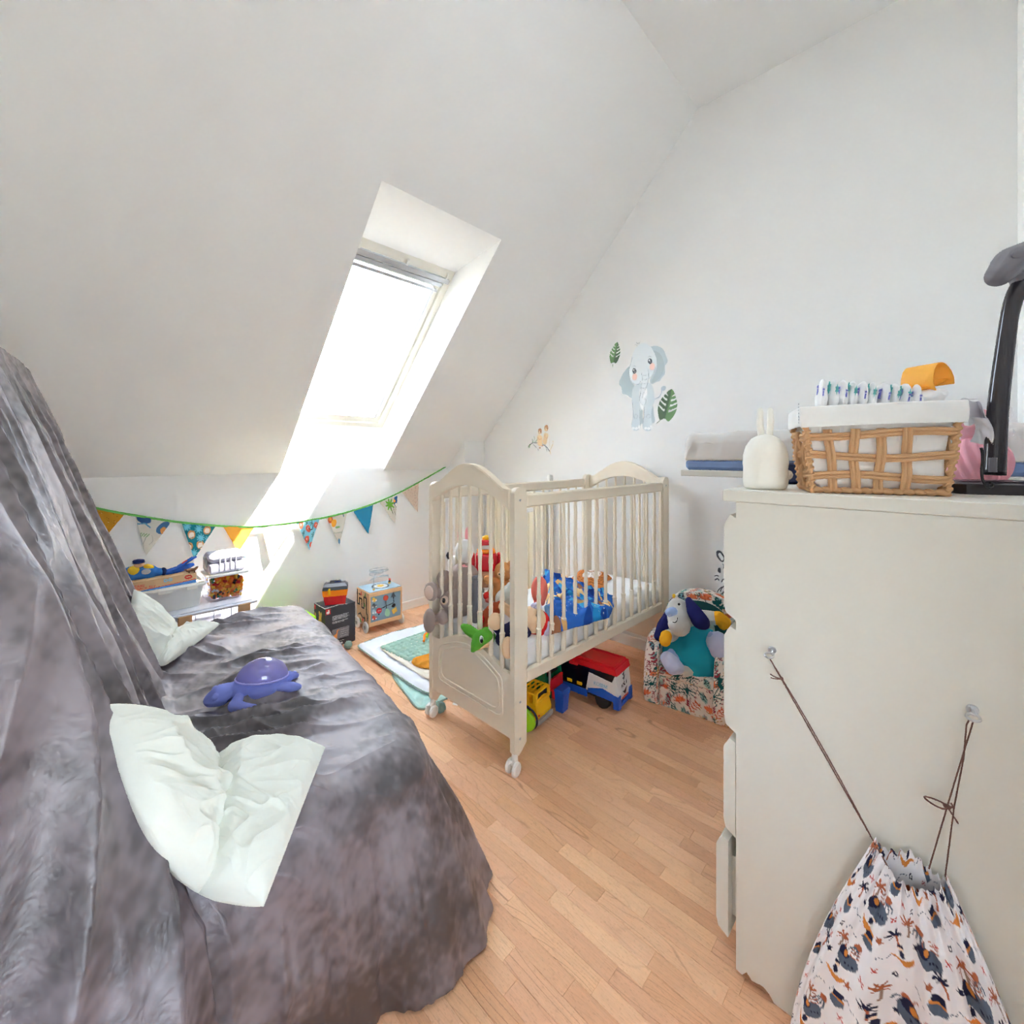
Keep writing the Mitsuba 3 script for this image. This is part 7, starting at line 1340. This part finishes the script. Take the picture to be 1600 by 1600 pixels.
# desk lamp, pink bundle in a clear bag
mat('lamp_black', (34, 30, 36), 0.18, coat=0.6); mat('lamp_grey', (104, 102, 108), 0.4)
dl = thing('desk_lamp', 'black desk lamp with a flat base and a rounded head at the right edge', 'desk lamp')
with at((0, 0, 0)):
    obj('base', hull([(x, y, z) for (x, y) in ((1.165, -0.035), (1.205, 0.012), (1.255, -0.02), (1.30, -0.10), (1.255, -0.135), (1.20, -0.125)) for z in (ZT, ZT + 0.018)] + [(x, y, ZT + 0.024) for (x, y) in ((1.175, -0.036), (1.205, 0.0), (1.25, -0.026), (1.285, -0.10), (1.25, -0.125), (1.205, -0.115))]), 'lamp_black', dl)
    st_pts = [PD(1553, 742, 0.855), PD(1556, 690, 0.855), PD(1560, 630, 0.852), PD(1567, 570, 0.848), PD(1575, 510, 0.842), PD(1585, 465, 0.835), PD(1598, 440, 0.83)]
    stem = tube(spline(st_pts, 40), np.interp(np.linspace(0, 1, 40), [0, .5, .8, 1], [0.0165, 0.0145, 0.0125, 0.014]), 18); obj('stem', stem, 'lamp_black', dl, smooth=True)
    obj('stem_plate', cyl(tuple(PD(1551, 738, 0.835)), tuple(PD(1551.5, 715, 0.835)), 0.006, 8), 'lamp_grey', dl)
    hd = obj('head', blob([[S(1596, 446, 0.831, 11), S(1592, 418, 0.834, 16)], [S(1561, 430, 0.82, 17), S(1580, 408, 0.83, 22), S(1625, 395, 0.85, 26), S(1665, 400, 0.88, 24)]], 0.006, 16), 'lamp_grey', dl, smooth=True, label='grey rounded head'); obj('dimple', E_(1592, 398, 0.806, 12, 8, 0.004), 'lamp_grey', hd, smooth=True)
    obj('cable', tube(spline([PD(1533, 700, 0.80), PD(1534, 735, 0.795), PD(1538, 755, 0.79), PD(1546, 762, 0.79), PD(1552, 758, 0.79), PD(1547, 754, 0.79)], 30), 0.0022, 8), 'black_plastic', dl)
mat('pink_yarn', (232, 168, 180), 0.9, sheen=0.4, bump=proc(_wv), bscale=0.0012); scene['mat_thin_film'] = {'type': 'thindielectric', 'int_ior': 1.5, 'specular_transmittance': {'type': 'rgb', 'value': [0.94, 0.93, 0.94]}}
pb = thing('pink_bundle', 'pink gathered cloth bundle in a crumpled clear bag between basket and desk lamp', 'bundle')
c_ = PD(1527, 700, 0.955); ba = trimesh.creation.icosphere(5); v = np.array(ba.vertices); r_ = 1 + 0.07 * np.sin(np.arctan2(v[:, 1], v[:, 0]) * 16 + v[:, 2] * 6) * (1 - np.abs(v[:, 2])) ; ba.vertices = v * r_[:, None] * np.array([0.052, 0.052, 0.060]); obj('cloth', moved(ba, M4((c_[0], c_[1], ZT + 0.056), ry=12)), 'pink_yarn', pb, smooth=True)
obj('cloth_top', rough(ell((c_[0], c_[1], ZT + 0.135), (0.032, 0.034, 0.036), 4), 0.006, 60), 'pink_yarn', pb, smooth=True)
fl = trimesh.creation.icosphere(5); fl.apply_scale((0.058, 0.060, 0.060)); fl = rough(fl, 0.016, 28, 4); fl = fl.slice_plane((0, 0, -0.03), (0, 0, 1)); obj('bag', moved(fl, M4((c_[0], c_[1], ZT + 0.140))), 'thin_film', pb, smooth=True)
mat('bag_white', (228, 226, 230), 0.5, spec=0.6)
V = []
for i, a in enumerate(np.linspace(-1.0, 1.6, 30)):
    V.append([PD(1512 + 24 * math.sin(a) + 4 * j, 640 - 16 * math.cos(a) + 9 * j + 3 * math.sin(a * 5 + j), 0.865 + 0.02 * math.sin(a * 3) + 0.004 * j) for j in range(5)])
obj('bag_handle', thick(sheet(np.array(V), 30, 5), 0.0006), 'bag_white', pb, smooth=True)
V = [[PD(1516 + 42 * s + 8 * math.sin(t * 3), 690 - 38 * t - 8 * s * t + 10 * s, 0.858 + 0.012 * math.sin(s * 5 + t * 3)) for t in np.linspace(0, 1, 14)] for s in np.linspace(0, 1, 16)]
obj('bag_flap', thick(sheet(np.array(V), 16, 14), 0.0005), 'bag_white', pb, smooth=True)
